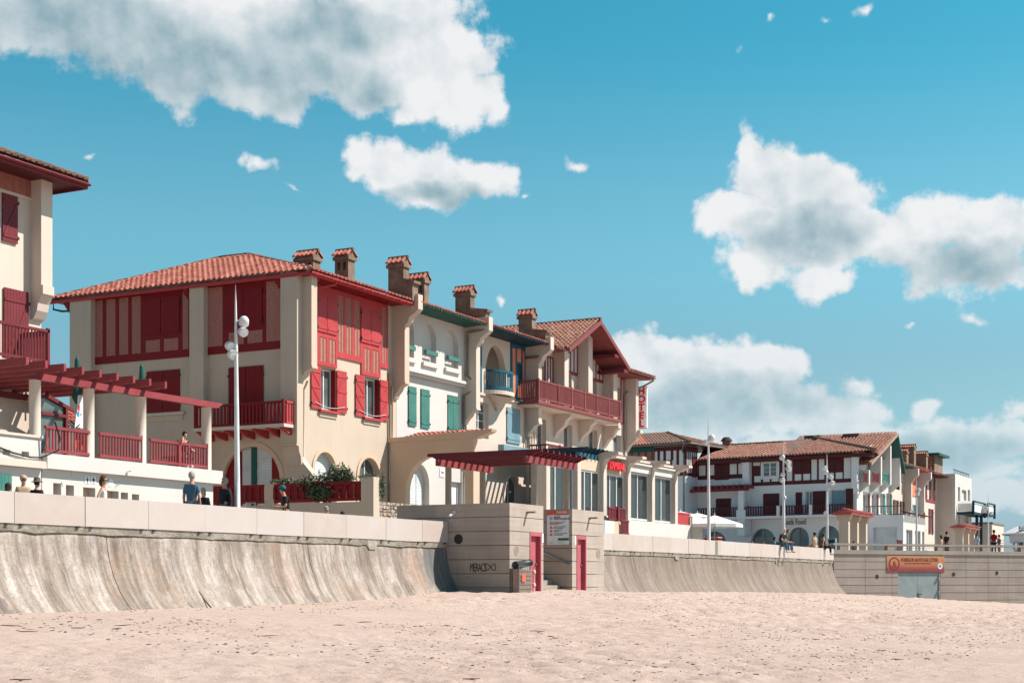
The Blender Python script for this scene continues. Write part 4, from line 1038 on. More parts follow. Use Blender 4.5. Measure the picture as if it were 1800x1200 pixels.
lamp(414, 500, 26.5, [(427, 563, 0, 8.5), (424, 582, 1, 8.0), (401, 607, 1, 8.0), (406, 622, 1, 8.5)], 4, 0.085, 'nearest white lamp post with four round spotlights, before the red-shuttered house')
lamp(1245, 738, 26.5, [(1250.5, 768, 0, 5.5), (1240, 777, 1, 5)], 2, 0.095, 'white lamp post with two spotlights right of the hotel veranda')
lamp(1377, 776, 26.5, [(1375, 803, 0, 4.6), (1384, 812, 1, 4.6), (1385, 823, 1, 4.8), (1376, 833, 0, 4), (1374, 843, 1, 4.4), (1379, 874, 0, 3.2)], 4, 0.10, 'white lamp post with clustered spotlights behind the couple seated on the wall')
lamp(1453.5, 795, 26.8, [(1449, 822, 1, 4.2), (1452, 829, 0, 3.8), (1460, 838, 1, 3.8), (1462, 848, 1, 4.2), (1456, 858, 0, 3), (1451, 900, 0, 3)], 4, 0.10, 'white lamp post with clustered spotlights beside the red-capped pillars')
lamp(1611, 836, 26.8, [(1615, 860, 1, 3), (1613, 867, 1, 3)], 2, 0.09, 'thin distant white lamp post before the narrow blue-shuttered house')
lamp(1737, 868, 27.0, [(1734, 893, 0, 3), (1742, 901, 1, 3)], 2, 0.09, 'farthest white lamp post near the pancake kiosk')
# ------------------------------------------------------------------ House 1 (cream walls, red timber)
VH = 38.4; S = SF(VH); U1 = 53.4; Wf = WF(U1); ZE = 13.2
H1 = thing('beach_house', 'big cream house with red timber panels, red shutters and hipped tile roof', 'house', (57, 42, 1.15))
def sa(px): return S.a(px)
def wa(px): return Wf.a(px)
uR = 61.3
w0, w1_ = sa(562), sa(590); x0, x1 = sa(639), sa(666.5)
gz = 2.4
aw0, aw1 = sa(545), sa(578)
holes = [rect(w0, w1_, 7.62, 9.5), rect(x0, x1, 7.62, 9.5), arch(sa(552), sa(590), gz, 5.75), arch(sa(630), sa(667), gz, 5.75)]
wall(S, rect(U1, uR+0.4, 1.1, 13.12), holes, H1, M['cream'])
ga0, ga1 = wa(392), wa(493)
hW = [arch(ga0, ga1, 2.4, 5.9), rect(wa(404), wa(463), 6.72, 9.42)]
wall(Wf, rect(-51.0, -VH-0.352, 1.1, 13.3), hW, H1, M['cream'])
b = MB(); b.wbox(U1+0.36, uR, VH+0.4, 50.9, 12.9, 13.0); b.build('attic_floor', M['cream'], H1)
MB().wbox(uR, uR+0.3, VH+0.01, 51, 1.1, 13.1).build('wall', M['cream'], H1); MB().wbox(U1+0.36, uR, 50.7, 51, 1.1, 13.1).build('wall', M['cream'], H1)
# timber field, sea side
TZ = 13.10; zm = 10.08
f0 = S.a(553.5); f1 = S.a(680)
outer = [(f0, 9.56), (S.a(590.5), 9.56), (S.a(590.5), zm), (S.a(633.5), zm), (S.a(633.5), 9.56), (S.a(667), 9.56), (S.a(667), zm), (f1, zm), (f1, TZ), (f0, TZ)]
pan = [(591.5, 602.5, 10.34, 12.9), (605.5, 616.5, 10.34, 12.9), (620, 631, 10.34, 12.9), (559, 571.5, 9.74, 10.82), (575, 587.5, 9.74, 10.82), (636.5, 648.5, 9.74, 10.82), (652, 664, 9.74, 10.82), (668.5, 678, 10.3, 12.95)]
ph = [rect(S.a(p0), S.a(p1), a_, b_) for p0, p1, a_, b_ in pan]
MB().plate(S, outer, ph, 0.001, 0.07).build('timber_frame', M['red'], H1)
for p0, p1, a_, b_ in pan:
    herring(S, S.a(p0)+0.002, S.a(p1)-0.002, a_+0.002, b_-0.002, 0.052, H1, 2, 0.095, 0.056)
for p0, pm, p1 in ((555, 572, 589.5), (632, 648.5, 665)):
    shutter(S, S.a(p0), S.a(pm)-0.015, 11.04, 12.62, 0.075, H1, M['red'], 'flat'); shutter(S, S.a(pm)+0.015, S.a(p1), 11.04, 12.62, 0.075, H1, M['red'], 'flat', True)
for (p0, p1, wq0, wq1, q0, q1) in ((545.5, 562, w0, w1_, 590.5, 607.5), (623.5, 639, x0, x1, 666.5, 680)):
    shutter(S, S.a(p0), S.a(p1), 7.6, 9.5, 0.03, H1, M['red'], 'brace', False); shutter(S, S.a(q0), S.a(q1), 7.6, 9.5, 0.03, H1, M['red'], 'brace', True)
    window(S, wq0, wq1-0.002, 7.64, 9.48, H1, -0.27, M['metal_white'], 2, 1)
    MB().box(S, wq0-0.12, wq1+0.12, 7.50, 7.61, 0.001, 0.16).build('window_sill', M['red'], H1)
    MB().box(S, wq0-0.05, wq1+0.05, 7.30, 7.495, 0.001, 0.05).build('sill_apron', M['cream'], H1)
    c = MB(); c.box(S, wq1-0.05, wq1-0.001, 7.66, 9.46, -0.24, 0.0); c.build('reveal_lining', M['red_shaded'], H1)
    n = 14; pts = [S.p(S.a(p0)+0.2+(S.a(q1)-0.25-S.a(p0)-0.2)*i/n, 7.88-0.16*math.sin(math.pi*i/n)*1.0+0.0*i, 0.12) for i in range(n+1)]
    MB().tube(pts, 0.012, 5).build('white_cord', M['canvas'], H1)
for p0, p1 in ((552, 590), (630, 667)):
    a0, a1 = S.a(p0), S.a(p1); o_ = arch(a0-0.18, a1+0.18, gz, 5.93); i_ = arch(a0, a1, gz, 5.75)
    MB().plate(S, o_, [[(x, z+0.001) for x, z in i_]], 0.001, 0.05).build('arch_surround', M['peach'], H1)
    if p0 == 552:
        for j in range(26): MB().box(S, a0, a1, gz+j*0.13, gz+j*0.13+0.122, -0.30, -0.275).build('shutter_slat', M['roller'], H1)
    else:
        window(S, a0, a1, gz, 5.75, H1, -0.29, M['metal_white'], 2, 1)
# timber fields, street side
for (pA, pB) in ((160.5, 333), (360, 498)):
    A0, A1 = wa(pA), wa(pB)
    if pA < 200: pn = [(165.7, 182.2, 10.42, 13.05), (188, 204.7, 10.42, 13.05), (210.5, 227.2, 10.42, 13.05), (232.8, 249, 10.42, 13.05), (257, 283, 10.42, 10.98), (289, 315, 10.42, 10.98), (322, 333, 10.42, 13.05)]
    else: pn = [(364, 393, 10.42, 13.05), (403, 430, 10.42, 10.98), (436, 463, 10.42, 10.98), (469, 497.4, 10.42, 13.05)]
    MB().plate(Wf, rect(A0, A1, zm, 13.28), [rect(wa(p0), wa(p1)-0.001, a_, b_) for p0, p1, a_, b_ in pn], 0.001, 0.07).build('timber_frame', M['red_shaded'], H1)
    for p0, p1, a_, b_ in pn:
        herring(Wf, wa(p0)+0.002, wa(p1)-0.003, a_+0.002, b_-0.002, 0.052, H1, 1, 0.125, 0.085)
    c0, c1 = ((253, 318) if pA < 200 else (398, 463)); cm_ = (wa(c0)+wa(c1))/2
    shutter(Wf, wa(c0), cm_-0.015, 11.2, 12.85, 0.075, H1, M['red_shaded']); shutter(Wf, cm_+0.015, wa(c1), 11.2, 12.85, 0.075, H1, M['red_shaded'], 'flat', True)
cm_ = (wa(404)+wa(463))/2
shutter(Wf, wa(403), cm_-0.01, 6.75, 9.42, 0.02, H1, M['red_shaded']); shutter(Wf, cm_+0.01, wa(464), 6.75, 9.42, 0.02, H1, M['red_shaded'], 'flat', True)
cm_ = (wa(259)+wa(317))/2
shutter(Wf, wa(259), cm_-0.01, 7.68, 9.55, 0.02, H1, M['red_shaded']); shutter(Wf, cm_+0.01, wa(317), 7.68, 9.55, 0.02, H1, M['red_shaded'], 'flat', True)
MB().box(Wf, wa(252), wa(326), 7.50, 7.62, 0.001, 0.14).build('window_sill', M['cream2'], H1); MB().box(Wf, wa(256), wa(322), 7.25, 7.495, 0.001, 0.05).build('sill_apron', M['cream'], H1)
# pilasters on the street side
def wpil(v0, v1, zb, proj=0.35, foot=0.6):
    fr = Wf; b = MB()
    pr = [(-0.05, zb-foot), (0.0, zb-foot), (0.08, zb-foot+0.02), (0.12, zb-foot*0.6), (proj*0.6, zb-foot*0.35), (proj*0.7, zb-0.1), (proj+0.03, zb-0.08), (proj+0.03, zb), (proj, zb), (proj, 13.25), (-0.05, 13.25)]
    b.prism([(U1-d, v0, z) for d, z in pr], (0, v1-v0, 0)); b.build('pilaster', M['cream'], H1)
wpil(37.98, 38.85, 5.9, 0.4, 0.9)
MB().wbox(U1-0.35, U1+0.06, 43.07, 43.87, 1.1, 13.25).build('pilaster', M['cream'], H1)
MB().wbox(U1-0.35, U1+0.06, 49.68, 50.98, 1.1, 13.25).build('pilaster', M['cream'], H1)
pier(H1, U1-0.01, 0.42, VH, 0.9, 9.25, 13.1, M['cream'])
pier(H1, uR, 0.42, VH, 0.72, 9.5, 13.6, M['cream'], 0.75)
b = MB(); b.prism([(U1, 38.4, 1.1), (U1, 38.4, 6.0), (U1, 38.32, 5.5), (U1, 37.1, 4.2), (U1, 37.0, 1.1)], (0.4, 0, 0)); b.build('buttress', M['cream'], H1)
# arch on the street side
MB().plate(Wf, arch(ga0-0.22, ga1+0.22, 2.4, 6.12), [[(x, z+0.001) for x, z in arch(ga0, ga1, 2.4, 5.9)]], 0.001, 0.04).build('arch_surround', M['peach'], H1)
r0_, r1_ = wa(421), wa(474)
MB().box(Wf, ga0, r0_, 2.4, 5.9, -0.2, -0.15).build('door', M['red_shaded'], H1); MB().box(Wf, r1_, ga1, 2.4, 5.9, -0.2, -0.15).build('door', M['red_shaded'], H1)
for j in range(27): MB().box(Wf, r0_+0.002, r1_-0.002, 2.4+j*0.13, 2.4+j*0.13+0.122, -0.22, -0.195).build('shutter_slat', M['roller'], H1)
MB().box(Wf, wa(439), wa(447), 2.4, 5.9, -0.19, -0.1).build('post', M['dkgreen'], H1)
# balcony on the street side
bw = WF(52.3); bl, br = bw.a(341), bw.a(500.5)
MB().wbox(52.25, U1-0.002, -br, -bl, 6.56, 6.70).build('balcony_slab', M['cream2'], H1)
for i in range(7):
    v = -br+0.2+(br-bl-0.4)*i/6
    MB().prism([(52.3, v-0.07, 6.5), (52.3, v-0.07, 6.558), (U1-0.002, v-0.07, 6.558), (U1-0.002, v-0.07, 6.2), (52.9, v-0.07, 6.28)], (0, 0.14, 0)).build('joist', M['red'], H1)
railing(WF(52.33), bl+0.05, br-0.05, 6.72, 7.68, 0, H1, M['red_shaded'], 0.19, 0.11, (bl+0.06, br-0.1))
railing(SF(-br+0.05), 52.45, U1-0.03, 6.72, 7.68, 0, H1, M['red'], 0.19, 0.11)
# roof
ue, ve = 52.95, 37.3; ur, vr0, vr1, zr = 57.0, 43.7, 45.3, 15.2; ub, vb = 61.25, 52.2
pl = [(ue, ve, ZE), (ub, ve, ZE), (ub, vb, ZE), (ue, vb, ZE), (ur, vr0, zr), (ur, vr1, zr)]
b = MB(); b.add(pl, [(0, 1, 4), (1, 2, 5, 4), (2, 3, 5), (3, 0, 4, 5)]); b.build('roof_deck', M['tile_old'], H1)
b = MB(); b.add([(ue+0.02, ve+0.02, ZE-0.03), (ub, ve+0.02, ZE-0.03), (ub, vb, ZE-0.03), (ue+0.02, vb, ZE-0.03), (ue+0.6, VH-0.02, 13.12), (ub, VH-0.02, 13.12), (ub, 51.0, 13.2), (ue+0.6, 51.0, 13.2)], [(0, 1, 5, 4), (1, 2, 6, 5), (2, 3, 7, 6), (3, 0, 4, 7)]); b.build('soffit', M['red_shaded'], H1)
fs = MB(); fs.wbox(ue, ue+0.04, ve+0.04, vb, ZE-0.16, ZE-0.01); fs.wbox(ue, ub, ve, ve+0.04, ZE-0.16, ZE-0.01); fs.build('fascia', M['red'], H1)
SW = Vector((ur-ue, 0, zr-ZE)); hW_ = SW.length; LW = vb-ve
def inW(x, y):
    t = y/hW_; return (vr0-ve)*t-0.1 <= x <= LW-(vb-vr1)*t+0.1 and t < 0.995
tiled(H1, (ue-0.10, ve, ZE+0.02), (0, 1, 0), SW, LW, hW_, inW, M['tile'], 0.30, 0.40, 290)
SS = Vector((0, vr0-ve, zr-ZE)); hS_ = SS.length; LS = ub-ue
def inS(x, y):
    t = y/hS_; return (ur-ue)*t <= x <= LS-(ub-ur)*t and t < 0.995
tiled(H1, (ue, ve-0.10, ZE+0.02), (1, 0, 0), SS, LS, hS_, inS, M['tile'], 0.30, 0.40, 0)
up3 = Vector((0, 0, 0.08))
for p0, p1 in (((ue, ve, ZE), (ur, vr0, zr)), ((ur, vr0, zr), (ur, vr1, zr+0.01)), ((ue, vb, ZE), (ur, vr1, zr))): ridge(H1, Vector(p0)+up3, Vector(p1)+up3, M['tile_old'])
def gutter(par, u0, u1, v, z, mat, pit=0.9, brk=True):
    b = MB(); n = 8; P = []
    for u in (u0, u1): P.append([(u, v-0.075+0.075*math.cos(math.pi*i/n), z-0.085*math.sin(math.pi*i/n)) for i in range(n+1)]+[(u, v-0.14+0.075*math.cos(math.pi*i/n)*0.8+0.065, z-0.01-0.065*math.sin(math.pi*i/n)) for i in range(n, -1, -1)])
    b.grid(P); o = b.build('gutter', mat, par, smooth=True)
    if brk:
        k = MB(); x = u0+0.3
        while x < u1: k.box(SF(v), x-0.018, x+0.018, z-0.10, z+0.02, -0.0, 0.165); x += pit
        k.build('gutter_straps', mat, o)
gutter(H1, ue, uR+0.35, ve, ZE-0.02, M['red'], 0.62)
for v in (39.05, 44.1, 51.2): MB().prism([(ue+0.06, v-0.13, 13.16), (U1, v-0.13, 13.16), (U1, v-0.13, 12.62), (ue+0.4, v-0.13, 12.66), (ue+0.1, v-0.13, 12.95)], (0, 0.26, 0)).build('eaves_bracket', M['red_shaded'], H1)
MB().prism([(U1+0.42, ve+0.15, 13.16), (U1+0.42, VH, 13.16), (U1+0.42, VH, 12.5), (U1+0.42, VH-0.5, 12.55), (U1+0.42, ve+0.3, 12.9)], (0.22, 0, 0)).build('eaves_bracket', M['red_shaded'], H1)
downpipe([(54.9, ve-0.07, 13.28), (54.9, ve-0.02, 12.95), (54.25, VH-0.5, 12.75), (53.95, VH-0.12, 12.6)], H1, M['red'], 0.045)
downpipe([(ue+0.1, 52.0, 13.2), (ue+0.1, 52.0, 12.8), (U1-0.2, 51.6, 12.7), (U1-0.1, 51.2, 12.7)], H1, M['black'], 0.05)
downpipe([(U1+0.55, VH-0.30, 8.7), (U1+0.55, VH-0.10, 8.3), (U1+0.55, VH-0.10, 4.0)], H1, M['cream'], 0.05)
downpipe([(uR-0.35, VH-0.08, 9.9), (uR-0.35, VH-0.08, 2.4)], H1, M['pipe'], 0.05); downpipe([(uR-0.10, VH-0.08, 9.3), (uR-0.10, VH-0.08, 2.4)], H1, M['cream'], 0.045)
chimney(H1, 58.0, 58.6, 40.65, 41.65, 13.2, 15.5, 3); chimney(H1, 59.2, 59.75, 39.5, 40.25, 13.2, 15.65, 2)
chimney(H1, 61.05, 61.55, 37.6, 38.45, 13.27, 15.45, 0, step=(37.1, 14.2))
# ------------------------------------------------------------------ House 2 (white, green)
uA, uB = 61.72, 68.2
H2 = thing('beach_house', 'white terraced house with green shutters and blind arches beside the red-timbered house', 'house', (65, 42, 1.15))
zc = 10.18
lo = [rect(S.a(786), S.a(805), 7.62, 9.5), arch(S.a(716), S.a(753), gz, 5.8), rect(S.a(793), S.a(812), gz, 5.1)]
wall(S, rect(uA, uB, 1.1, zc), lo, H2, M['white'])
ap = [(700.5, 723), (737, 762), (776.5, 801)]
up_h = [arch(S.a(p0), S.a(p1), 10.88, 12.75, 18) for p0, p1 in ap]
wall(S, rect(uA, uB, zc+0.002, 13.14), up_h, H2, M['white'], 0.30, 'upper_wall', 0.16)
MB().box(S, uA+0.01, uB-0.01, zc+0.01, 13.1, -0.6, -0.35).build('recess_back', M['white'], H2)
for (p0, p1), q in zip(ap, up_h):
    a0, a1 = S.a(p0), S.a(p1)
    MB().plate(S, [(x, z) for x, z in q], (), -0.12, -0.09).build('blind_panel', M['white'], H2)
    MB().box(S, a0-0.05, a1+0.05, 10.62, 10.80, 0.161, 0.30).build('ledge', M['white'], H2)
    MB().box(S, a0+0.2, a1-0.05, 11.22, 11.42, 0.165, 0.30).build('arch_rail', M['green'], H2)
MB().box(S, uA, uB+0.35, zc-0.02, zc+0.12, 0.161, 0.36).build('cornice', M['white'], H2); MB().box(S, uA, uB+0.2, zc-0.16, zc-0.022, 0.001, 0.24).build('cornice', M['white'], H2)
MB().box(S, uA, uB, 9.98, 10.01, 0.001, 0.03).build('band', M['white'], H2)
shutter(S, S.a(717), S.a(730.5), 7.58, 9.5, 0.02, H2, M['green']); shutter(S, S.a(739), S.a(753.5), 7.58, 9.5, 0.02, H2, M['green'], 'flat', True)
sm = S.a(795.5)
shutter(S, S.a(786.5), sm-0.01, 7.6, 9.45, 0.0, H2, M['green']); shutter(S, sm+0.01, S.a(804.5), 7.6, 9.45, 0.0, H2, M['green'], 'flat', True)
MB().box(S, S.a(785), S.a(806), 7.48, 7.59, 0.001, 0.1).build('window_sill', M['white'], H2)
a0, a1 = S.a(716), S.a(753)
MB().plate(S, arch(a0-0.2, a1+0.2, gz, 6.0), [[(x, z+0.001) for x, z in arch(a0, a1, gz, 5.8)]], 0.001, 0.05).build('arch_surround', M['white'], H2)
for j in range(27): MB().box(S, a0, a1, gz+j*0.13, gz+j*0.13+0.122, -0.30, -0.275).build('shutter_slat', M['roller'], H2)
MB().box(S, (a0+a1)/2+0.25, (a0+a1)/2+0.29, gz, 5.5, -0.27, -0.25).build('shutter_guide', M['roller'], H2)
MB().box(S, S.a(793), S.a(812), gz, 5.1, -0.25, -0.2).build('door', M['far_white'], H2)
np_ = MB().box(S, S.a(772.5), S.a(781), S.z(776, 838), S.z(776, 822), 0.001, 0.03).build('name_plaque', M['signwhite'], H2)
text('BAR', S, S.a(774), S.z(776, 832), 0.18, M['steel'], np_, 0.035)
pier(H2, 68.2, 0.42, VH, 0.8, 8.95, 13.6, M['cream2'], 0.75)
MB().add([(uA, 37.1, 13.18), (75.9, 37.1, 13.18), (75.9, 45.0, 15.6), (uA, 45.0, 15.6)], [(0, 1, 2, 3)]).build('roof_deck', M['tile_old'], H2)
MB().add([(uA-0.2, 37.15, 13.2), (uB+0.2, 37.15, 13.2), (uB+0.2, VH, 13.12), (uA-0.2, VH, 13.12)], [(0, 1, 2, 3)]).build('soffit', M['dkgreen'], H2)
gutter(H2, uA-0.1, uB+0.25, 37.12, 13.22, M['dkgreen'], 0.4)
S2 = Vector((0, 7.9, 2.75)).normalized()
tiled(H2, (uA-0.2, 37.0, 13.19), (1, 0, 0), S2, uB-uA+0.3, 0.9, lambda x, y: True, M['tile'], 0.27, 0.36, 0)
downpipe([(uB+0.1, 37.05, 13.2), (uB+0.05, 37.1, 12.95), (uB-0.12, VH-0.35, 12.85), (uB-0.10, VH-0.35, 12.6), (uB-0.10, VH-0.30, 10.6), (uB+0.12, VH-0.6, 10.35), (uB+0.12, VH-0.6, 9.9), (uB-0.10, VH-0.12, 9.6), (uB-0.10, VH-0.10, 2.5)], H2, M['gpipe'], 0.06)
chimney(H2, 65.0, 65.45, 38.8, 39.85, 13.2, 15.5, 3); chimney(H2, 68.3, 68.75, 38.0, 38.9, 13.27, 15.35, 0, step=(37.1, 14.0))
MB().wbox(uB-0.3, uB, VH+0.36, 50, 1.1, 13.1).build('wall', M['white'], H2)
# portico wing wall with arch
PT = thing('arched_wing_wall', 'peach wing wall with a wide round arch between the cream and the white house', 'wall', (61, 35.5, 1.15))
pw2 = WF(60.95); v1, v0 = 38.38, 33.75
MB().plate(pw2, rect(-v1, -v0, 1.1, 6.6), [arch(pw2.a(713), pw2.a(820), 1.12, 5.9, 20)], -0.4, 0).build('wall', M['peach'], PT)
MB().prism([(60.9, v1, 6.602), (60.9, v1, 6.80), (60.9, 32.75, 6.98), (60.9, 32.8, 6.86), (60.9, 33.6, 6.602)], (0.5, 0, 0)).build('coping', M['peach'], PT)
tiled(PT, (61.42, 33.9, 6.72), (0, 1, 0), (1, 0, 0.25), 4.0, 1.6, lambda x, y: True, M['tile'], 0.27, 0.36, 0)
MB().add([(61.42, 33.9, 6.68), (61.42, 37.9, 6.68), (63.2, 37.9, 7.1), (63.2, 33.9, 7.1)], [(0, 1, 2, 3)]).build('lean_to_roof', M['tile_old'], PT)
# ------------------------------------------------------------------ House 3 (white, blue)
uC, uD = 68.62, 75.4
H3 = thing('beach_house', 'white terraced house with dark blue eaves and a pointed arch over a blue bowed balcony', 'house', (72, 42, 1.15))
op = arch(S.a(853), S.a(890), 10.2, 12.72, 18, True)
wn0, wn1 = S.a(837), S.a(859)
wall(S, rect(uC, uD, 1.1, 13.14), [op, rect(wn0, wn1, 7.6, 9.5), arch(S.a(887), S.a(913), gz, 5.75), rect(S.a(909), S.a(914.5), 10.95, 12.0)], H3, M['cream2'])
MB().box(S, S.a(852), S.a(892), 10.1, 12.9, -1.5, -1.4).build('loggia_back', M['cream2'], H3); MB().box(S, S.a(848), S.a(896), 12.95, 13.05, -1.5, -0.36).build('loggia_ceiling', M['cream2'], H3); MB().box(S, S.a(893), S.a(895), 10.1, 12.95, -1.4, -0.36).build('loggia_side', M['cream2'], H3); MB().box(S, S.a(852), S.a(868), 10.2, 12.6, -1.39, -1.35).build('loggia_door', M['dkblue'], H3)
# blue timber strips with salmon boards
def strip(p0, p1, pans, z0=10.0, z1=13.1):
    MB().plate(S, rect(S.a(p0), S.a(p1), z0, z1), [rect(S.a(a_), S.a(b_), c_, d_) for a_, b_, c_, d_ in pans], 0.001, 0.08).build('timber_frame', M['teal'], H3)
    for a_, b_, c_, d_ in pans:
        if (a_, b_) == (907, 915): MB().box(S, S.a(a_)+0.002, S.a(b_)-0.002, c_+0.002, d_-0.002, 0.002, 0.03).build('small_window', M['dkblue'], H3)
        else: MB().box(S, S.a(a_)+0.002, S.a(b_)-0.002, c_+0.002, d_-0.002, 0.002, 0.05).build('board_panel', M['salmon'], H3)
strip(835, 845, [(836, 842, 10.25, 13.0)]); strip(897, 921.5, [(899, 905, 10.2, 12.85), (907, 914.8, 12.15, 12.9), (907, 915, 11.0, 12.05), (907.2, 914.7, 10.2, 10.9), (917, 920.5, 10.2, 12.85)])
# bowed balcony
cx_ = (S.a(853)+S.a(889.5))/2; hw_ = (S.a(889.5)-S.a(853))/2
bp = [(cx_+hw_*math.cos(t_), VH-0.05-0.75*math.sin(t_)) for t_ in np.linspace(math.pi, 0, 17)]
def strip3(pts, z0, z1, th, name, mat):
    b = MB()
    for (x0_, y0_), (x1_, y1_) in zip(pts[:-1], pts[1:]):
        d_ = Vector((x1_-x0_, y1_-y0_)).normalized(); n_ = Vector((d_.y, -d_.x))*th
        b.hexa([(x0_, y0_, z0), (x1_, y1_, z0), (x1_+n_.x, y1_+n_.y, z0), (x0_+n_.x, y0_+n_.y, z0), (x0_, y0_, z1), (x1_, y1_, z1), (x1_+n_.x, y1_+n_.y, z1), (x0_+n_.x, y0_+n_.y, z1)])
    return b.build(name, mat, H3)
strip3(bp, 11.15, 11.28, 0.06, 'balcony_rail', M['teal']); strip3(bp, 10.22, 10.40, 0.05, 'balcony_foot', M['teal'])
for t_ in np.linspace(math.pi*0.98, 0.02, 26): inst('baluster', bar_mesh(0.05, 0.76, 0.03, M['teal'], 'baluster'), (cx_+hw_*math.cos(t_), VH-0.07-0.75*math.sin(t_), 10.39), H3, 0)
b = MB(); b.prism([(x, y, 9.98) for x, y in [(cx_+(hw_+0.12)*math.cos(t_), VH-0.001-0.9*math.sin(t_)) for t_ in np.linspace(0, math.pi, 17)]], (0, 0, 0.2)); b.build('balcony_slab', M['cream2'], H3)
b = MB(); b.tube([(cx_, VH-0.2, 9.97), (cx_, VH-0.17, 9.8), (cx_, VH-0.15, 9.55), (cx_, VH-0.08, 9.2)], [0.95, 0.75, 0.30, 0.05], 16); b.build('corbel', M['cream2'], H3, smooth=True)
MB().box(S, uC, uD, 9.86, 9.97, 0.001, 0.10).build('string_course', M['cream2'], H3)
window(S, wn0, wn1, 7.6, 9.5, H3, -0.3, M['metal_white'], 2, 4)
shutter(S, S.a(890), S.a(913), 7.6, 9.53, 0.02, H3, M['blue']); 
a0, a1 = S.a(887), S.a(913); MB().plate(S, arch(a0-0.2, a1+0.2, gz, 5.95), [[(x, z+0.001) for x, z in arch(a0, a1, gz, 5.75)]], 0.001, 0.07).build('arch_surround', M['cream2'], H3)
window(S, a0, a1, gz, 5.75, H3, -0.28, M['metal_white'], 2, 1)
o = MB().box(S, S.a(872), S.a(884), S.z(878, 843), S.z(878, 818), 0.001, 0.03).build('menu_board', M['peach'], H3)
MB().add([(uC-0.2, 37.15, 13.2), (uD+0.2, 37.15, 13.2), (uD+0.2, VH, 13.12), (uC-0.2, VH, 13.12)], [(0, 1, 2, 3)]).build('soffit', M['dkblue'], H3)
gutter(H3, uC-0.05, uD+0.3, 37.12, 13.22, M['dkblue'], 0.4)
tiled(H3, (uC-0.1, 37.0, 13.19), (1, 0, 0), S2, uD-uC+0.3, 0.9, lambda x, y: True, M['tile'], 0.27, 0.36, 0)
pier(H3, 75.42, 0.42, VH, 0.8, 8.9, 13.6, M['cream2'], 0.75)
downpipe([(69.05, 37.05, 13.1), (69.0, 37.5, 12.7), (68.8, VH-0.12, 12.5), (68.8, VH-0.12, 10.2)], H3, M['dkblue'], 0.05)
downpipe([(75.2, VH-0.1, 9.8), (75.2, VH-0.1, 7.0)], H3, M['pipe'], 0.04); downpipe([(76.0, VH-0.1, 8.9), (76.0, VH-0.1, 7.0)], H3, M['cream2'], 0.05); downpipe([(76.3, VH-0.1, 8.9), (76.3, VH-0.1, 7.0)], H3, M['cream2'], 0.05)
downpipe([(75.5, 37.0, 13.25), (75.5, 37.0, 12.9)], H3, M['dkblue'], 0.07)
chimney(H3, 75.3, 75.75, 37.95, 38.8, 13.27, 15.25, 0, step=(37.1, 13.95))
b = MB(); b.box(SF(37.9), S.a(861), S.a(930), 6.9, 7.3, 0, 0.35); b.build('fascia_beam', M['blue'], H3)
# ------------------------------------------------------------------ Hotel
uE, uF = 75.86, 89.8
HT = thing('hotel', 'cream hotel with tiled gable, long maroon balcony and glazed seafront veranda', 'hotel', (82, 42, 1.15))
zb_ = 10.1
bays = [(944, 957), (990.5, 1005), (1035.5, 1049), (1077.5, 1091)]
fl1 = [(943, 960), (990, 1006), (1034, 1050), (1077, 1092)]
hs = [rect(S.a(p0), S.a(p1), zb_+0.02, 12.35) for p0, p1 in bays]+[rect(S.a(p0), S.a(p1), 6.95, 9.3) for p0, p1 in fl1]
gx = 81.5
wall(S, [(uE, 1.1), (uF, 1.1), (uF, 13.15), (85.6, 13.15), (gx, 15.2), (77.4, 13.15), (uE, 13.15)], hs, HT, M['cream2'])
for p0, p1 in bays: window(S, S.a(p0), S.a(p1), zb_+0.02, 12.33, HT, -0.3, M['metal_white'], 2, 1)
for p0, p1 in fl1: window(S, S.a(p0), S.a(p1), 6.95, 9.3, HT, -0.3, M['metal_white'], 2, 1)
def hpier(px0, w_, zt_, zb2=zb_):
    u = SF(VH).a(px0); MB().wbox(u, u+w_, VH-0.75, VH-0.002, zb2, zt_).build('pier', M['cream2'], HT)
hpier(972, 0.55, 13.3); hpier(1014.5, 0.6, 14.75); hpier(1059, 0.6, 13.9)
pier(HT, 89.4, 0.45, VH, 0.8, 9.35, 13.0, M['cream2'])
# half-timber strips
def ht(p0, p1, z0, z1, n, slope=0):
    a0, a1 = S.a(p0), S.a(p1); za, zb3 = z1, z1+slope*(a1-a0)
    MB().plate(S, [(a0, z0), (a1, z0), (a1, zb3), (a0, za)], (), 0.001, 0.02).build('infill', M['white'], HT)
    b = MB(); b.box(S, a0, a1, z0-0.14, z0+0.04, 0.021, 0.06)
    b.plate(S, [(a0, za-0.1), (a1, zb3-0.1), (a1, zb3), (a0, za)], (), 0.021, 0.058)
    for i in range(n+1):
        x = a0+(a1-a0)*i/n; zt = z1+slope*(x-a0); b.box(S, x-0.05, x+0.05, z0+0.04, zt-0.05, 0.021, 0.055)
    b.build('half_timber', M['rose'], HT)
ht(957.5, 971, 10.2, 13.0, 3); ht(990, 1014, 12.45, 13.25, 4, 0.49); ht(1034, 1059, 12.45, 15.0, 4, -0.49); ht(1091, 1101, 10.2, 13.0, 3)
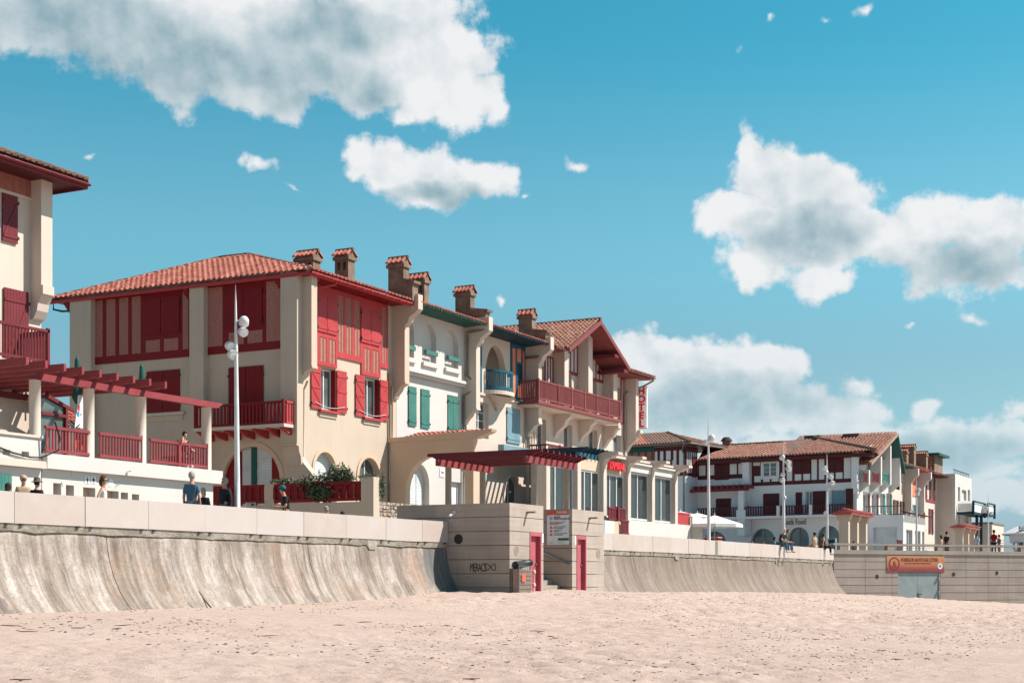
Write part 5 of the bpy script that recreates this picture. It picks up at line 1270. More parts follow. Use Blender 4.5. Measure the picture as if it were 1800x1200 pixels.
# balcony
hb = SF(37.15); b0, b1 = hb.a(945.5), hb.a(1091)
MB().wbox(b0-0.05, b1+0.05, 37.08, VH-0.002, 9.80, 9.98).build('balcony_slab', M['oxblood'], HT)
MB().wbox(b0, b1, 37.3, VH-0.002, 9.70, 9.798).build('balcony_soffit', M['cream2'], HT)
pp = [hb.a(q) for q in (958, 981, 1004, 1027, 1048, 1069, 1089)]
railing(hb, b0+0.03, b1-0.03, 10.06, 11.13, 0, HT, M['oxblood'], 0.15, 0.075, [b0+0.05]+pp[1:], pw=0.12)
railing(WF(b0+0.03), -VH+0.05, -37.2, 10.06, 11.13, 0, HT, M['oxblood'], 0.15, 0.075)
for q in (973, 1017, 1060, 1099):
    u = S.a(q); MB().prism([(u, VH-0.002, 9.69), (u, 37.35, 9.69), (u, 37.35, 9.5), (u, 37.6, 9.35), (u, 37.75, 9.0), (u, 38.1, 8.75), (u, VH-0.002, 8.3)], (0.45, 0, 0)).build('corbel', M['cream2'], HT)
# hotel roof: ridge runs inland, gable to the sea
vf = 36.55; zp = 15.28; ze = 13.05; uL, uRt = 77.15, 85.85
for uu, nm in ((uL, 'l'), (uRt, 'r')):
    MB().prism([(gx, vf, zp), (uu, vf, ze), (uu, 48, ze), (gx, 48, zp)], (0, 0, 0.12)).build('roof_slope', M['tile_old'], HT)
    MB().prism([(gx, vf-0.06, zp+0.15), (uu, vf-0.06, ze+0.15), (uu, vf-0.06, ze-0.12), (gx, vf-0.06, zp-0.12)], (0, 0.06, 0)).build('verge_board', M['oxblood'], HT)
    MB().add([(gx, vf, zp-0.02), (uu, vf, ze-0.02), (uu, VH+0.1, ze-0.02), (gx, VH+0.1, zp-0.02)], [(0, 1, 2, 3)]).build('soffit', M['oxblood'], HT)
SL = Vector((gx-uL, 0, zp-ze)); hL = SL.length
MB().prism([(uL+0.02, vf+1.0, ze), (75.2, vf+1.0, ze-0.62), (75.2, 48, ze-0.62), (uL+0.02, 48, ze)], (0, 0, 0.1)).build('roof_slope', M['tile_old'], HT)
tiled(HT, (uL-0.05, vf, ze+0.14), (0, 1, 0), SL, 11.4, hL, lambda x, y: True, M['tile_far'], 0.27, 0.36, 290)
SR = Vector((gx-uRt, 0, zp-ze)); tiled(HT, (uRt+0.05, vf, ze+0.14), (0, 1, 0), SR, 4, hL, lambda x, y: True, M['tile_far'], 0.27, 0.36, 0)
ridge(HT, (gx, vf-0.05, zp+0.2), (gx, 48, zp+0.2), M['tile_old'], 0.12)
for (a_, c_) in ((75.9, uL), (uRt, 90.6)):
    MB().prism([(a_, vf+0.3, 12.98), (c_, vf+0.3, 12.98), (c_, 42.0, 14.4), (a_, 42.0, 14.4)], (0, 0, 0.1)).build('roof_slope', M['tile_old'], HT)
    tiled(HT, (a_, vf+0.25, 13.1), (1, 0, 0), (0, 1, 0.255), c_-a_, 1.6, lambda x, y: True, M['tile_far'], 0.27, 0.36, 0)
    MB().add([(a_, vf+0.32, 12.96), (c_, vf+0.32, 12.96), (c_, VH+0.05, 13.0), (a_, VH+0.05, 13.0)], [(0, 1, 2, 3)]).build('soffit', M['oxblood'], HT)
    gutter(HT, a_, c_, vf+0.3, 13.1, M['oxblood'], 0.5)
for z_, u_ in ((14.1, 84.2), (13.35, 85.6)): MB().wbox(u_-0.5, u_+0.1, vf+0.02, VH, z_-0.55, z_-0.38).build('purlin', M['maroon'], HT)
downpipe([(90.5, 36.8, 12.95), (90.3, 37.4, 12.6), (89.3, VH-0.15, 12.1), (89.25, VH-0.1, 11.9), (89.25, VH-0.1, 4)], HT, M['pipe'], 0.06)
MB().wbox(uF-0.3, uF, VH+0.36, 50, 1.1, 13.0).build('wall', M['cream2'], HT)
# hotel sign
hsn = thing('hotel_sign', 'tall white HOTEL sign with red letters fixed to the hotel corner', 'sign', (90.2, 37.5, 8.6))
Hs = WF(90.2); A0, A1 = Hs.a(1118), Hs.a(1137); Z0, Z1 = Hs.z(1127, 752), Hs.z(1127, 679.5)
MB().box(Hs, A0, A1, Z0, Z1, -0.16, 0).build('light_box', M['sign_lit'], hsn)
MB().box(Hs, A0, A1, Z0-0.03, Z0-0.001, -0.16, 0.01).build('trim', M['pipe'], hsn)
for i, c in enumerate('HOTEL'):
    text(c, Hs, (A0+A1)/2, Z1-(i+0.92)*(Z1-Z0)/5.08+0.0, 0.62, M['red_let'], hsn, 0.01, align='CENTER', bold=0.045, name='letter', sx=1.1)
MB().box(Hs, A0-0.35, A0, Z1-0.4, Z1-0.32, -0.1, -0.04).build('bracket', M['steel'], hsn); MB().box(Hs, A0-0.35, A0, Z0+0.3, Z0+0.38, -0.1, -0.04).build('bracket', M['steel'], hsn)
# ------------------------------------------------------------------ hotel veranda
VV_ = thing('veranda', 'cream pillared glazed veranda on a white base below the hotel balcony', 'veranda', (76, 34, 1.15))
vv = SF(33.0); pl_u = [vv.a(q) for q in (960.5, 1015.5, 1061, 1104, 1146.5, 1187)]; pwd = 0.42
flz = 3.42; ctz = 6.45
MB().wbox(pl_u[2]-0.1, pl_u[-1]+0.45, 33.05, 37.2, ctz+0.3, ctz+0.42).build('flat_roof', M['cream2'], VV_)
for i, u in enumerate(pl_u):
    MB().wbox(u, u+pwd, 33.0, 33.62, 1.2 if i < 3 else flz, ctz).build('pillar', M['cream2'], VV_)
    if i >= 2:
        pr = [(33.7, ctz), (32.95, ctz), (32.85, ctz+0.16), (32.55, ctz+0.2), (32.45, ctz+0.32), (32.1, ctz+0.36), (32.1, ctz+0.5), (34.2, ctz+0.62), (34.2, ctz+0.2)]
        MB().prism([(u-0.08, y, z-0.05) for y, z in pr], (pwd+0.16, 0, 0)).build('corbel', M['cream2'], VV_)
    if i < 5:
        un = pl_u[i+1]
        if i >= 3:
            MB().box(vv, u+pwd+0.05, un-0.05, ctz-0.30, ctz+0.10, -0.45, -0.05).build('lintel', M['white'], VV_)
            MB().box(vv, u+pwd+0.02, un-0.02, ctz+0.102, ctz+0.2, -0.5, 0.10).build('cornice', M['white'], VV_)
        window(SF(33.3), u+pwd+0.002, un-0.002, flz+0.05, ctz-0.32 if i >= 3 else ctz-0.6, VV_, 0, M['metal_white'], 2 if i >= 3 else 3, 1, 0.09, M['vglass'], 'glazing')
        if i < 3: MB().box(SF(33.3), u+pwd+0.002, un-0.002, ctz-0.595, ctz-0.002, -0.1, 0.1).build('lintel', M['peach'], VV_)
MB().wbox(pl_u[0], pl_u[-1]+0.45, 33.05, 37.9, flz-0.3, flz-0.01).build('floor', M['pave'], VV_)
MB().wbox(pl_u[-1]+0.1, pl_u[-1]+0.4, 33.7, 37.9, flz, ctz+0.3).build('side_wall', M['cream2'], VV_)
q0 = pl_u[3]-0.02; q1 = vv.a(1216); q2 = vv.a(1232)
MB().wbox(q0, q1-0.15, 32.98, 33.7, 1.12, flz).build('base_wall', M['white'], VV_); MB().wbox(q1-0.148, q2, 32.9, 34.6, 1.12, flz+0.55).build('base_wall', M['white'], VV_)
MB().wbox(q1-0.3, q1-0.15, 32.97, 33.3, flz, flz+0.5).build('fence_post', M['cream'], VV_)
railing(SF(33.1), pl_u[-1]+pwd, q1-0.15, flz+0.02, flz+0.75, 0, VV_, M['red'], 0.16, 0.135)
# curtains, tables inside
for i in range(5):
    u = pl_u[i]
    for k in range(3):
        uu = u+0.7+k*0.8; b = MB(); b.tube([(uu+0.05*math.sin(q*5), 33.75+0.03*math.cos(q*7+k), flz+0.05+q*2.2) for q in np.linspace(0, 1, 7)], [0.24, 0.12, 0.08, 0.12, 0.2, 0.25, 0.28], 10)
        if i < 3: b.build('curtain', M['curtain'], VV_, smooth=True)
MB().wbox(uE, pl_u[-1], 37.4, 37.5, flz, ctz).build('back_wall', M['peach'], VV_)
# roof-terrace rail over the veranda
vr = SF(37.25); t0, t1 = uE+0.05, vr.a(1092)
MB().wbox(uE, t1, 37.2, VH-0.002, 6.98, 7.14).build('balcony_slab', M['cream2'], VV_)
railing(vr, t0, t1, 7.16, 7.70, 0, VV_, M['maroon'], 0.16, 0.06, [vr.a(q) for q in (984, 1007, 1029, 1051, 1073, 1091)], 0.07, 0.05, pw=0.10)
railing(WF(t0), -VH, -37.3, 7.16, 7.70, 0, VV_, M['maroon'], 0.3, 0.07)
# gate and small fences
gt = thing('garden_gate', 'maroon slatted gate and stair rails between the veranda base and a white panel', 'gate', (77, 32.6, 1.15))
g2 = SF(32.2)
railing(g2, g2.a(1091.5), g2.a(1105), g2.z(1098, 939), g2.z(1098, 914), 0, gt, M['maroon'], 0.17, 0.12)
railing(SF(32.6), SF(32.6).a(1069), SF(32.6).a(1100), SF(32.6).z(1085, 914), SF(32.6).z(1085, 892), 0, gt, M['maroon'], 0.2, 0.13, [SF(32.6).a(1085)], pw=0.2)
MB().box(g2, g2.a(1061.5), g2.a(1080), 1.16, g2.z(1070, 914.5), -0.2, 0).build('white_panel', M['white'], gt); MB().box(g2, g2.a(1080)+0.01, g2.a(1091), 1.16, g2.z(1085, 916), -0.3, -0.1).build('stone_pier', M['peach'], gt)
bt = MB().box(g2, g2.a(1058), g2.a(1061), 2.0, g2.z(1059, 914), 0.0, 0.06).build('blue_panel', M['blueprint'], gt)
# red shop lettering
rs = thing('red_shop_sign', 'red raised lettering over the third veranda bay', 'sign', vv.p(vv.a(1080), 6.3, 0))
A0 = vv.a(1067.5)
text("L'AMIRAL", vv, A0, 6.10, 0.52, M['red_let'], rs, 0.12, thick=0.03, bold=0.03, sx=0.92); MB().box(vv, A0-0.05, vv.a(1097), 6.04, 6.46, 0.02, 0.08).build('back_panel', M['red'], rs)
# ------------------------------------------------------------------ slatted pergolas
def pergola(name, label, u0, u1, vb_, vf_, zb0, nraf, ovf, ovb, matb, matr, posts, zpost, beams=(1, 1), rafter_h=0.26, rt=0.09):
    P = thing(name, label, 'pergola', ((u0+u1)/2, (vb_+vf_)/2, zpost))
    for v in (vb_, vf_):
        MB().wbox(u0-0.25, u1+0.25, v-0.07, v+0.07, zb0-0.27, zb0).build('beam', matb, P)
    L = vb_-vf_+ovf+ovb
    def raf(b):
        h = rafter_h; y0 = 0; y1 = L
        pr = [(y0, h*0.55), (y0+0.02, h), (y1-0.02, h), (y1, h*0.55), (y1-0.25, h*0.4), (y1-0.45, 0), (y0+0.45, 0), (y0+0.25, h*0.4)]
        b.prism([(-rt/2, y, z) for y, z in pr], (rt, 0, 0))
    me_ = mesh_of('rafter_%.2f' % L, raf, matr)
    for i in range(nraf): inst('rafter', me_, (u0+(u1-u0)*i/(nraf-1), vf_-ovf, zb0+0.002), P)
    for (u, v, r, mt) in posts: 
        b = MB(); b.tube([(u, v, zpost), (u, v, zpost+0.5), (u, v, zb0-0.272)], [r*1.05, r, r*0.95], 16); b.build('column', mt, P, smooth=True)
    return P
P2 = pergola('pergola', 'maroon slatted pergola on grey round posts behind the beach blocks', 54.2, 58.5, 31.6, 27.5, 5.05, 9, 0.65, 0.6, M['rose'], M['maroon'],
        [(54.9, 31.6, 0.14, M['greywood']), (57.9, 31.6, 0.14, M['greywood']), (54.75, 27.5, 0.14, M['greywood']), (57.8, 27.5, 0.14, M['greywood'])], PZ)
P3 = pergola('pergola', 'small blue slatted pergola above the second veranda bay', 71.6, 74.6, 37.6, 33.35, 6.75, 7, 0.6, 0.2, M['teal'], M['dkblue'], [], 6.4)
# ------------------------------------------------------------------ left building
HL = thing('corner_house', 'cream house at the left edge with maroon shutters and balcony', 'house', (36, 42, 1.15))
SLb = SF(38.5); eL = 38.7
wall(SLb, rect(24, eL, 1.1, 14.0), [], HL, M['cream2'])
MB().wbox(eL-0.3, eL, 38.86, 52, 1.1, 14.0).build('wall', M['cream2'], HL)
a0, a1 = SLb.a(4), SLb.a(56.5)
herring(SLb, a0-1.2, a1-0.02, 13.12, 13.95, 0.03, HL, 8, 0.075, 0.05)
MB().box(SLb, a0-1.4, a1, 13.0, 13.12, 0.001, 0.05).build('band', M['cream2'], HL)
shutter(SLb, SLb.a(2.5), SLb.a(29), 11.4, 13.0, 0.03, HL, M['maroon'], 'diag', True); shutter(SLb, SLb.a(-40), SLb.a(-14), 11.4, 13.0, 0.03, HL, M['maroon'], 'diag')
shutter(SLb, SLb.a(5), SLb.a(48), 7.1, 9.85, 0.03, HL, M['maroon'], 'diag', True)
b = MB(); pr = [(38.6, 8.9), (38.35, 9.0), (38.2, 9.25), (38.15, 9.5), (38.0, 9.75), (37.92, 9.8), (37.92, 10.1), (38.0, 10.1), (38.0, 13.9), (38.6, 13.9)]
b.prism([(38.2, y, z) for y, z in pr], (0.52, 0, 0)); b.build('pier', M['cream2'], HL)
MB().wbox(24, 38.1, 37.15, 38.498, 6.85, 7.22).build('balcony_slab', M['cream2'], HL)
rb = SF(37.2); re_ = rb.a(86)
railing(rb, 30, re_, 7.30, 8.42, 0, HL, M['maroon'], 0.142, 0.045, (re_-0.05,), pw=0.10)
railing(WF(re_-0.02), -38.4, -37.25, 7.30, 8.42, 0, HL, M['maroon'], 0.142, 0.045)
# roof
vE, uEe, zE2 = 37.2, 39.6, 13.78
ap_ = (31.5, 44.0, 16.4)
b = MB(); b.add([(20, vE, zE2), (uEe, vE, zE2), (uEe, 54, zE2), ap_, (20, 44, 16.4), (31.5, 54, 16.4)], [(0, 1, 3, 4), (1, 2, 5, 3)]); b.build('roof_deck', M['tile_old'], HL)
b = MB(); b.add([(20, vE+0.02, zE2-0.08), (uEe-0.02, vE+0.02, zE2-0.08), (uEe-0.02, 54, zE2-0.08), (20, 54, zE2-0.08)], [(0, 1, 2, 3)]); b.build('soffit', M['far_maroon'], HL)
f = MB(); f.wbox(20, uEe, vE, vE+0.04, zE2-0.2, zE2-0.01); f.wbox(uEe-0.04, uEe, vE+0.04, 54, zE2-0.2, zE2-0.01); f.build('fascia', M['maroon'], HL)
gutter(HL, 20, uEe, vE, zE2-0.03, M['maroon'], 0.9, False)
tiled(HL, (30, vE-0.08, zE2+0.02), (1, 0, 0), (0, 6.8, 2.62), 9.6, 1.8, lambda x, y: x < 9.6-y*1.1, M['tile_old'], 0.27, 0.36, 0)
tiled(HL, (uEe+0.05, vE, zE2+0.02), (0, 1, 0), (-8.1, 0, 2.62), 6, 1.4, lambda x, y: x > y*0.8, M['tile_old'], 0.27, 0.36, 0)
ridge(HL, (uEe, vE, zE2+0.12), (uEe-3, vE+2.5, zE2+1.1), M['tile_old'], 0.12)
# ------------------------------------------------------------------ terrace with pergola in front of it
TR = thing('terrace', 'white seafront terrace with small square niches and maroon rails between round cream columns', 'terrace', (39, 35, 1.15))
V4 = 34.0; St = SF(V4); tu0, tu1 = St.a(74), St.a(383); tz = 3.9
nz0 = 2.0
ni = [(93.5, 107.5, 3.03), (116, 130, 3.0), (146, 167.5, 2.97), (186.5, 208.5, 2.92), (212.5, 225, 2.9), (232, 244.5, 2.87)]
wall(St, rect(tu0, St.a(374.5), 1.1, 3.44), [rect(St.a(p0), St.a(p1), nz0, zt) for p0, p1, zt in ni], TR, M['white'], 0.30)
MB().box(St, tu0, St.a(374), 1.1, 3.4, -0.6, -0.31).build('niche_back', M['peach'], TR)
for p0, p1 in ((146, 150.5), (186.5, 190.5)): MB().box(St, St.a(p0)+0.01, St.a(p1), nz0, 2.85, -0.305, -0.2).build('niche_door', M['maroon'], TR)
MB().box(St, tu0, tu1, 3.442, tz, -0.6, 0.22).build('parapet_band', M['white'], TR)
MB().wbox(tu0-6, tu1, V4+0.6, 43, 3.5, 3.85).build('terrace_floor', M['pave'], TR)
MB().wbox(tu1-0.35, tu1-0.05, V4+0.46, 43, 1.1, 3.49).build('side_wall', M['cream2'], TR)
cols = [66.5, 161, 252.5, 367.5]; cu = []
for i, px in enumerate(cols):
    u = St.a(px); cu.append(u); b = MB(); b.tube([(u, V4+0.12, tz if i else 1.2), (u, V4+0.12, 5.2), (u, V4+0.12, 6.12)], 0.175, 20); b.build('column', M['cream2'], TR, smooth=True)
rr_ = SF(V4+0.02)
for p0, p1, ps in ((79, 160, (rr_.a(160),)), (174, 251, (rr_.a(249.5),)), (263, 365, (rr_.a(314), rr_.a(364)))):
    railing(rr_, rr_.a(p0), rr_.a(p1), 3.97, 4.77, 0, TR, M['rose'], 0.135, 0.05, ps, pw=0.10)
for px in (54, 250, 250, 270): pass
for px in (125, 223):
    a, z = St.at(px, 829, 0.22); MB().tube([St.p(a, z-0.15, 0.23), St.p(a-0.02, z, 0.25), St.p(a-0.02, z+0.02, 0.42)], 0.015, 6).build('wall_hook', M['steel'], TR)
a0 = St.a(308); MB().box(St, a0, St.a(324), 1.2, 2.62, 0.001, 0.06).build('pink_cabinet', M['pink'], TR)
for i, px in enumerate((151, 162)):
    a, z = St.at(px, 849.5); o = MB().box(St, a-0.05, a+0.16, z, z+0.24, 0.001, 0.012).build('pictogram_plate', M['signwhite'], TR)
    c = a+0.055; g_ = MB(); g_.plate(St, [(c-0.02, z+0.02), (c+0.02, z+0.02), (c+0.02, z+0.09), (c+(0.07 if i else 0.045), z+0.10), (c+0.03, z+0.17), (c-0.03, z+0.17), (c-(0.07 if i else 0.045), z+0.10), (c-0.02, z+0.09)], (), 0.013, 0.016)
    g_.ball(St.p(c, z+0.2, 0.014), 0.02, 8, 4, (1, 0.2, 1)); g_.build('pictogram', M['ink'], o)
a, z = St.at(191, 851); disc(St, a+0.1, z+0.05, 0.13, 0.001, 0.012, M['signwhite'], TR, 'round_plate', None); 
# lower projecting wall at far left with green door
LW_ = thing('lower_wall', 'weathered white projecting wall with green door under a ledge at the left edge', 'wall', (34, 33.5, 1.15))
S5 = SF(33.6); q0, q1 = 28.0, S5.a(72)
MB().box(S5, q0, q1, 1.1, 3.38, -0.39, 0).build('wall', M['white'], LW_)
MB().box(S5, q0, q1+0.02, 3.385, 3.60, -0.39, 0.22).build('ledge', M['cream2'], LW_)
wall(S5, rect(q0, q1, 3.602, 4.30), [rect(S5.a(5), S5.a(18), 3.70, 3.86), rect(S5.a(38), S5.a(51), 3.70, 3.86)], LW_, M['white'], 0.3)
MB().box(S5, q0, q1+0.04, 4.302, 4.38, -0.39, 0.06).build('coping', M['cream2'], LW_)
dr = MB().box(S5, q0+3, S5.a(19), 1.15, 3.12, 0.001, 0.03)
for i in range(9): dr.box(S5, S5.a(19)-0.14*(i+1)+0.01, S5.a(19)-0.14*i, 1.15, 3.08, 0.0301, 0.045)
dr.build('green_door', M['green'], LW_)
MB().tube([S5.p(S5.a(-5), 3.9, 0.05), S5.p(S5.a(20), 3.78, 0.06), S5.p(S5.a(50), 3.70, 0.07), S5.p(S5.a(70), 3.72, 0.07), S5.p(S5.a(81), 3.95, 0.5), S5.p(S5.a(84), 4.3, 0.5), S5.p(S5.a(79), 4.8, 0.4)], 0.03, 6).build('hose', M['black'], LW_, smooth=True)
MB().wbox(28, q1, 36.4, 36.7, 3.85, 5.18).build('inner_wall', M['cream2'], LW_)
MB().tube([(28, 36.5, 5.52), (q1+1.2, 36.5, 5.40)], 0.04, 6).build('pipe_rail', M['white'], LW_)
for u in (33, 34.5, 36): MB().tube([(u, 36.5, 5.181), (u, 36.5, 5.48)], 0.03, 6).build('rail_stud', M['pipe'], LW_)
PG = thing('pergola', 'red timber pergola over the white terrace, carried by round cream columns', 'pergola', (38, 35, 6.12))
b0_, b1_ = St.a(72), St.a(391)
b = MB(); bz = 6.13; b.prism([(b0_, V4, bz), (b0_, V4, bz+0.21), (b1_, V4, bz+0.21), (b1_+0.0, V4, bz+0.15), (b1_-0.12, V4, bz+0.10), (b1_-0.2, V4, bz+0.03), (b1_-0.4, V4, bz)], (0, 0.16, 0)); b.build('beam', M['rose'], PG)
MB().wbox(b0_, 39.2, 38.2, 38.36, bz, bz+0.2).build('beam', M['maroon'], PG)
def raf1(b):
    b.prism([(-0.05, y, z) for y, z in [(0, 0.02), (0, 0.24), (5.3, 0.24), (5.3, 0), (0.35, 0), (0.2, 0.03), (0.12, 0.0)]], (0.10, 0, 0))
me_ = mesh_of('rafter1', raf1, M['rose'])
for i in range(9): inst('rafter', me_, (34.25+0.765*(i-2)+0.0, 33.1, bz+0.212), PG)
# glazed porch, flag, closed parasols
GP = thing('glazed_porch', 'maroon framed glazed porch with sloping roof behind the terrace rail', 'porch', (38, 37.5, 3.85))
S6 = SF(37.6); g0, g1 = S6.a(70), S6.a(118)
gl = [(g0, 3.9), (g1, 3.9), (g1, S6.z(118, 712)), (g0, S6.z(78, 692))]
MB().plate(S6, gl, (), -0.06, -0.05).build('glass', M['glass'], GP)
f = MB()
f.box(S6, g1-0.1, g1, 3.9, S6.z(118, 712), -0.05, 0.05); f.box(S6, g0, g1, S6.z(100, 729)-0.06, S6.z(100, 729)+0.04, -0.045, 0.045); f.box(S6, g0, g1, 3.9, 4.05, -0.045, 0.04)
f.plate(S6, [(g0, gl[3][1]-0.02), (g1+0.3, gl[2][1]-0.22), (g1+0.3, gl[2][1]-0.12), (g0, gl[3][1]+0.12)], (), -0.049, 0.055); f.build('frame', M['maroon'], GP)
LR = thing('lean_to_roof', 'small clay tiled lean-to behind the beach flag', 'roof', (41, 41, 5.6))
MB().wbox(40.2, 42.0, 40.0, 42.5, 1.15, 5.75).build('wall', M['gpipe'], LR)
tiled(LR, (40.0, 39.9, 5.8), (1, 0, 0), (0, 1, 0.62), 2.0, 1.2, lambda x, y: True, M['tile'], 0.25, 0.3, 0); MB().add([(40.0, 39.95, 5.78), (42, 39.95, 5.78), (42, 41, 6.4), (40, 41, 6.4)], [(0, 1, 2, 3)]).build('deck', M['tile_old'], LR)
FL = thing('feather_flag', 'white and red feather flag with coloured blots behind the terrace rail', 'flag', (39.3, 35.2, 3.85))
S7 = SF(35.2); fa = [S7.at(137, 694), (S7.a(145), S7.z(145, 695)), S7.at(147, 754), S7.at(149, 790), S7.at(128, 790), S7.at(131, 752), S7.at(134, 725)]
zc1 = S7.z(140, 757)
MB().plate(S7, [q for q in fa], (), 0, 0.01).build('cloth', M['canvas'], FL)
MB().plate(S7, [S7.at(131, 760), S7.at(147.3, 762), S7.at(149, 790), S7.at(128, 790)], (), 0.0105, 0.016).build('red_field', M['orange'], FL)
for pts, mt in (([(137, 713), (140, 712), (139.5, 722), (137, 722)], 'red_let'), ([(134, 724), (139, 722), (139, 733), (135, 731)], 'blueprint'), ([(133, 750), (140, 744), (139, 748), (134, 753)], 'ink'), ([(135, 754), (140, 750), (139, 756)], 'red_let'), ([(140, 726), (143, 728), (142, 731)], 'teal')):
    MB().plate(S7, [S7.at(x, y) for x, y in pts], (), 0.0105, 0.015).build('printed_blot', M[mt], FL)
MB().tube([S7.p(S7.a(147), 3.85, 0), S7.p(S7.a(147), 5.5, 0), S7.p(S7.a(145), S7.z(145, 694), 0)], 0.02, 6).build('mast', M['metal_white'], FL)
for px, yt, lab in ((135.5, 626, 'dark closed parasol rising over the pergola at the left end of the cream house'), (249, 639, 'dark closed parasol rising over the pergola before the red shuttered window')):
    s8 = SF(36.2); a, z = s8.at(px, yt); pr_ = thing('closed_parasol', lab, 'parasol', (a, 36.2, 3.85), 'closed parasols on the terrace')
    MB().tube([(a, 36.2, 3.85), (a, 36.2, z-0.1)], 0.03, 8).build('pole', M['steel'], pr_)
    MB().tube([(a, 36.2, z-1.6), (a, 36.2, z-1.4), (a+0.02, 36.2, z-0.6), (a, 36.2, z-0.1), (a, 36.2, z)], [0.05, 0.17, 0.12, 0.07, 0.01], 10).build('folded_canopy', M['dkgreen'], pr_)
# ------------------------------------------------------------------ garden fence, pillars, shrubs, stone wall
FN = thing('garden_fence', 'red boarded fence on a low cream wall between square pillars', 'fence', (50, 36, 1.15))
W5 = WF(50.0)
def vfen(p0, p1): 
    a0, a1 = W5.a(p0), W5.a(p1); n = int((a1-a0)/0.34)
    MB().box(W5, a0, a1, 3.84, 3.95, 0.0, 0.06).build('top_rail', M['red_shaded'], FN); MB().box(W5, a0, a1, 3.18, 3.32, 0.0, 0.06).build('bottom_rail', M['red_shaded'], FN)
    for i in range(n):
        x0_ = a0+(a1-a0)*i/n; inst('board', bar_mesh((a1-a0)/n-0.045, 0.72, 0.03, M['red_shaded'], 'board'), W5.p(x0_+(a1-a0)/n/2, 3.2, -0.04), FN, W5.ang)
        inst('cover_board', bar_mesh(0.10, 0.50, 0.03, M['red_shaded'], 'cover_board'), W5.p(x0_, 3.33, 0.035), FN, W5.ang)
vfen(483, 634); vfen(371, 465)
MB().box(W5, W5.a(483)+0.01, W5.a(635)-0.01, 1.1, 3.14, -0.25, 0).build('low_wall', M['cream'], FN)
MB().box(W5, W5.a(360), W5.a(465)-0.01, 1.1, 3.10, -0.25, 0).build('low_wall', M['cream'], FN)
for p0, p1, zt in ((465, 483, 4.02), (635, 657, 4.10)):
    a0, a1 = W5.a(p0), W5.a(p1); MB().box(W5, a0, a1, 1.1, zt, -0.42, 0.02).build('gate_pillar', M['cream'], FN)
b = MB(); zb1 = 2.6
b.tube([W5.p(W5.a(440), 2.4, 0.3), W5.p(W5.a(440), 3.2, 0.3), W5.p(W5.a(456), 3.2, 0.3), W5.p(W5.a(456), 2.4, 0.3)], 0.03, 6); b.tube([W5.p(W5.a(441), 2.9, 0.3), W5.p(W5.a(456), 2.9, 0.3)], 0.025, 6)
o = b.build('bike_hoop', M['metal_white'], None); tag(o, 'white metal bicycle hoop against the red boarded fence', 'bike rack')
SWl = thing('stone_wall', 'low rough stone wall between the garden pillar and the concrete beach block', 'wall', (51.5, 32.2, 1.15))
z = 1.15; rng = random.Random(5); row = 0; core = MB().wbox(50.15, 54.6, 32.27, 32.5, 1.15, 3.14); core.build('mortar_core', M['pipe'], SWl)
while z < 3.1:
    h = 0.135+rng.uniform(-0.01, 0.015); x = 50.1-rng.uniform(0, 0.2)
    while x < 54.6:
        L = rng.uniform(0.2, 0.42); x1 = min(x+L, 54.7); me_ = mesh_of('stone%d' % rng.randint(0, 5), lambda b: b.add([(-0.5, 0, 0), (0.5, 0.02, 0), (0.48, 1, 0), (-0.5, 1, 0.02), (-0.46, 0.06, 1), (0.5, 0, 0.96), (0.5, 1, 1), (-0.5, 1, 1)], [(0,3,2,1),(4,5,6,7),(0,1,5,4),(1,2,6,5),(2,3,7,6),(3,0,4,7)]), M['stone'])
        inst('stone', me_, ((max(x, 50.12)+x1)/2, 32.2+rng.uniform(-0.03, 0.02), z), SWl, scale=(x1-max(x, 50.12)-0.02, 0.3, h-0.015)); x = x1
    z += h
def shrub(name, label, cx, cy, z0, blobs, n, size=0.075, seed=1, mat=None, stems=((0, 0),)):
    root = thing(name, label, 'shrub', (cx, cy, z0)); rng = random.Random(seed); b = MB()
    for (bx, by, bz, rx, ry, rz_) in blobs:
        for i in range(n):
            d = Vector((rng.gauss(0, 1), rng.gauss(0, 1), rng.gauss(0, 1))).normalized()*(rng.random()**0.4)*rng.uniform(0.7, 1.12)
            P = Vector((cx+bx+d.x*rx, cy+by+d.y*ry, z0+bz+d.z*rz_)); a = Vector((rng.uniform(-1, 1), rng.uniform(-1, 1), rng.uniform(-0.3, 1))).normalized(); c = a.cross(Vector((rng.uniform(-1, 1), rng.uniform(-1, 1), rng.uniform(-1, 1)))).normalized(); s_ = size*rng.uniform(0.6, 1.3)
            b.add([P-a*s_, P+c*s_*0.35, P+a*s_, P-c*s_*0.35], [(0, 1, 2, 3)])
    b.build('foliage', mat or M['leaf'], root)
    t = MB()
    for bx, by, bz, rx, ry, rz_ in blobs:
        t.tube([(cx, cy, z0-0.6), (cx+bx*0.5, cy+by*0.5, z0+bz*0.5), (cx+bx, cy+by, z0+bz)], [0.04, 0.025, 0.01], 6)
        for k in range(5): t.tube([(cx+bx, cy+by, z0+bz), (cx+bx+rng.uniform(-rx, rx), cy+by+rng.uniform(-ry, ry), z0+bz+rng.uniform(0, rz_*1.15))], [0.012, 0.004], 4)
    t.build('stems', M['brown'], root); return root
def wpt(px, py, d=0): a, z = W5.at(px, py, d); return -a, z
y_, z_ = wpt(567, 858); shrub('shrub', 'large grey-green leafy shrub overflowing the red boarded fence', 50.3, y_, z_-0.25, [(0, 0.0, 0.45, 0.7, 0.9, 0.55), (0.1, -0.55, 0.75, 0.6, 0.6, 0.5), (-0.1, 0.75, 0.45, 0.5, 0.55, 0.35), (-0.35, 0.1, 0.05, 0.35, 0.7, 0.35), (0, -0.9, 0.55, 0.4, 0.35, 0.4)], 900, 0.085, 4)
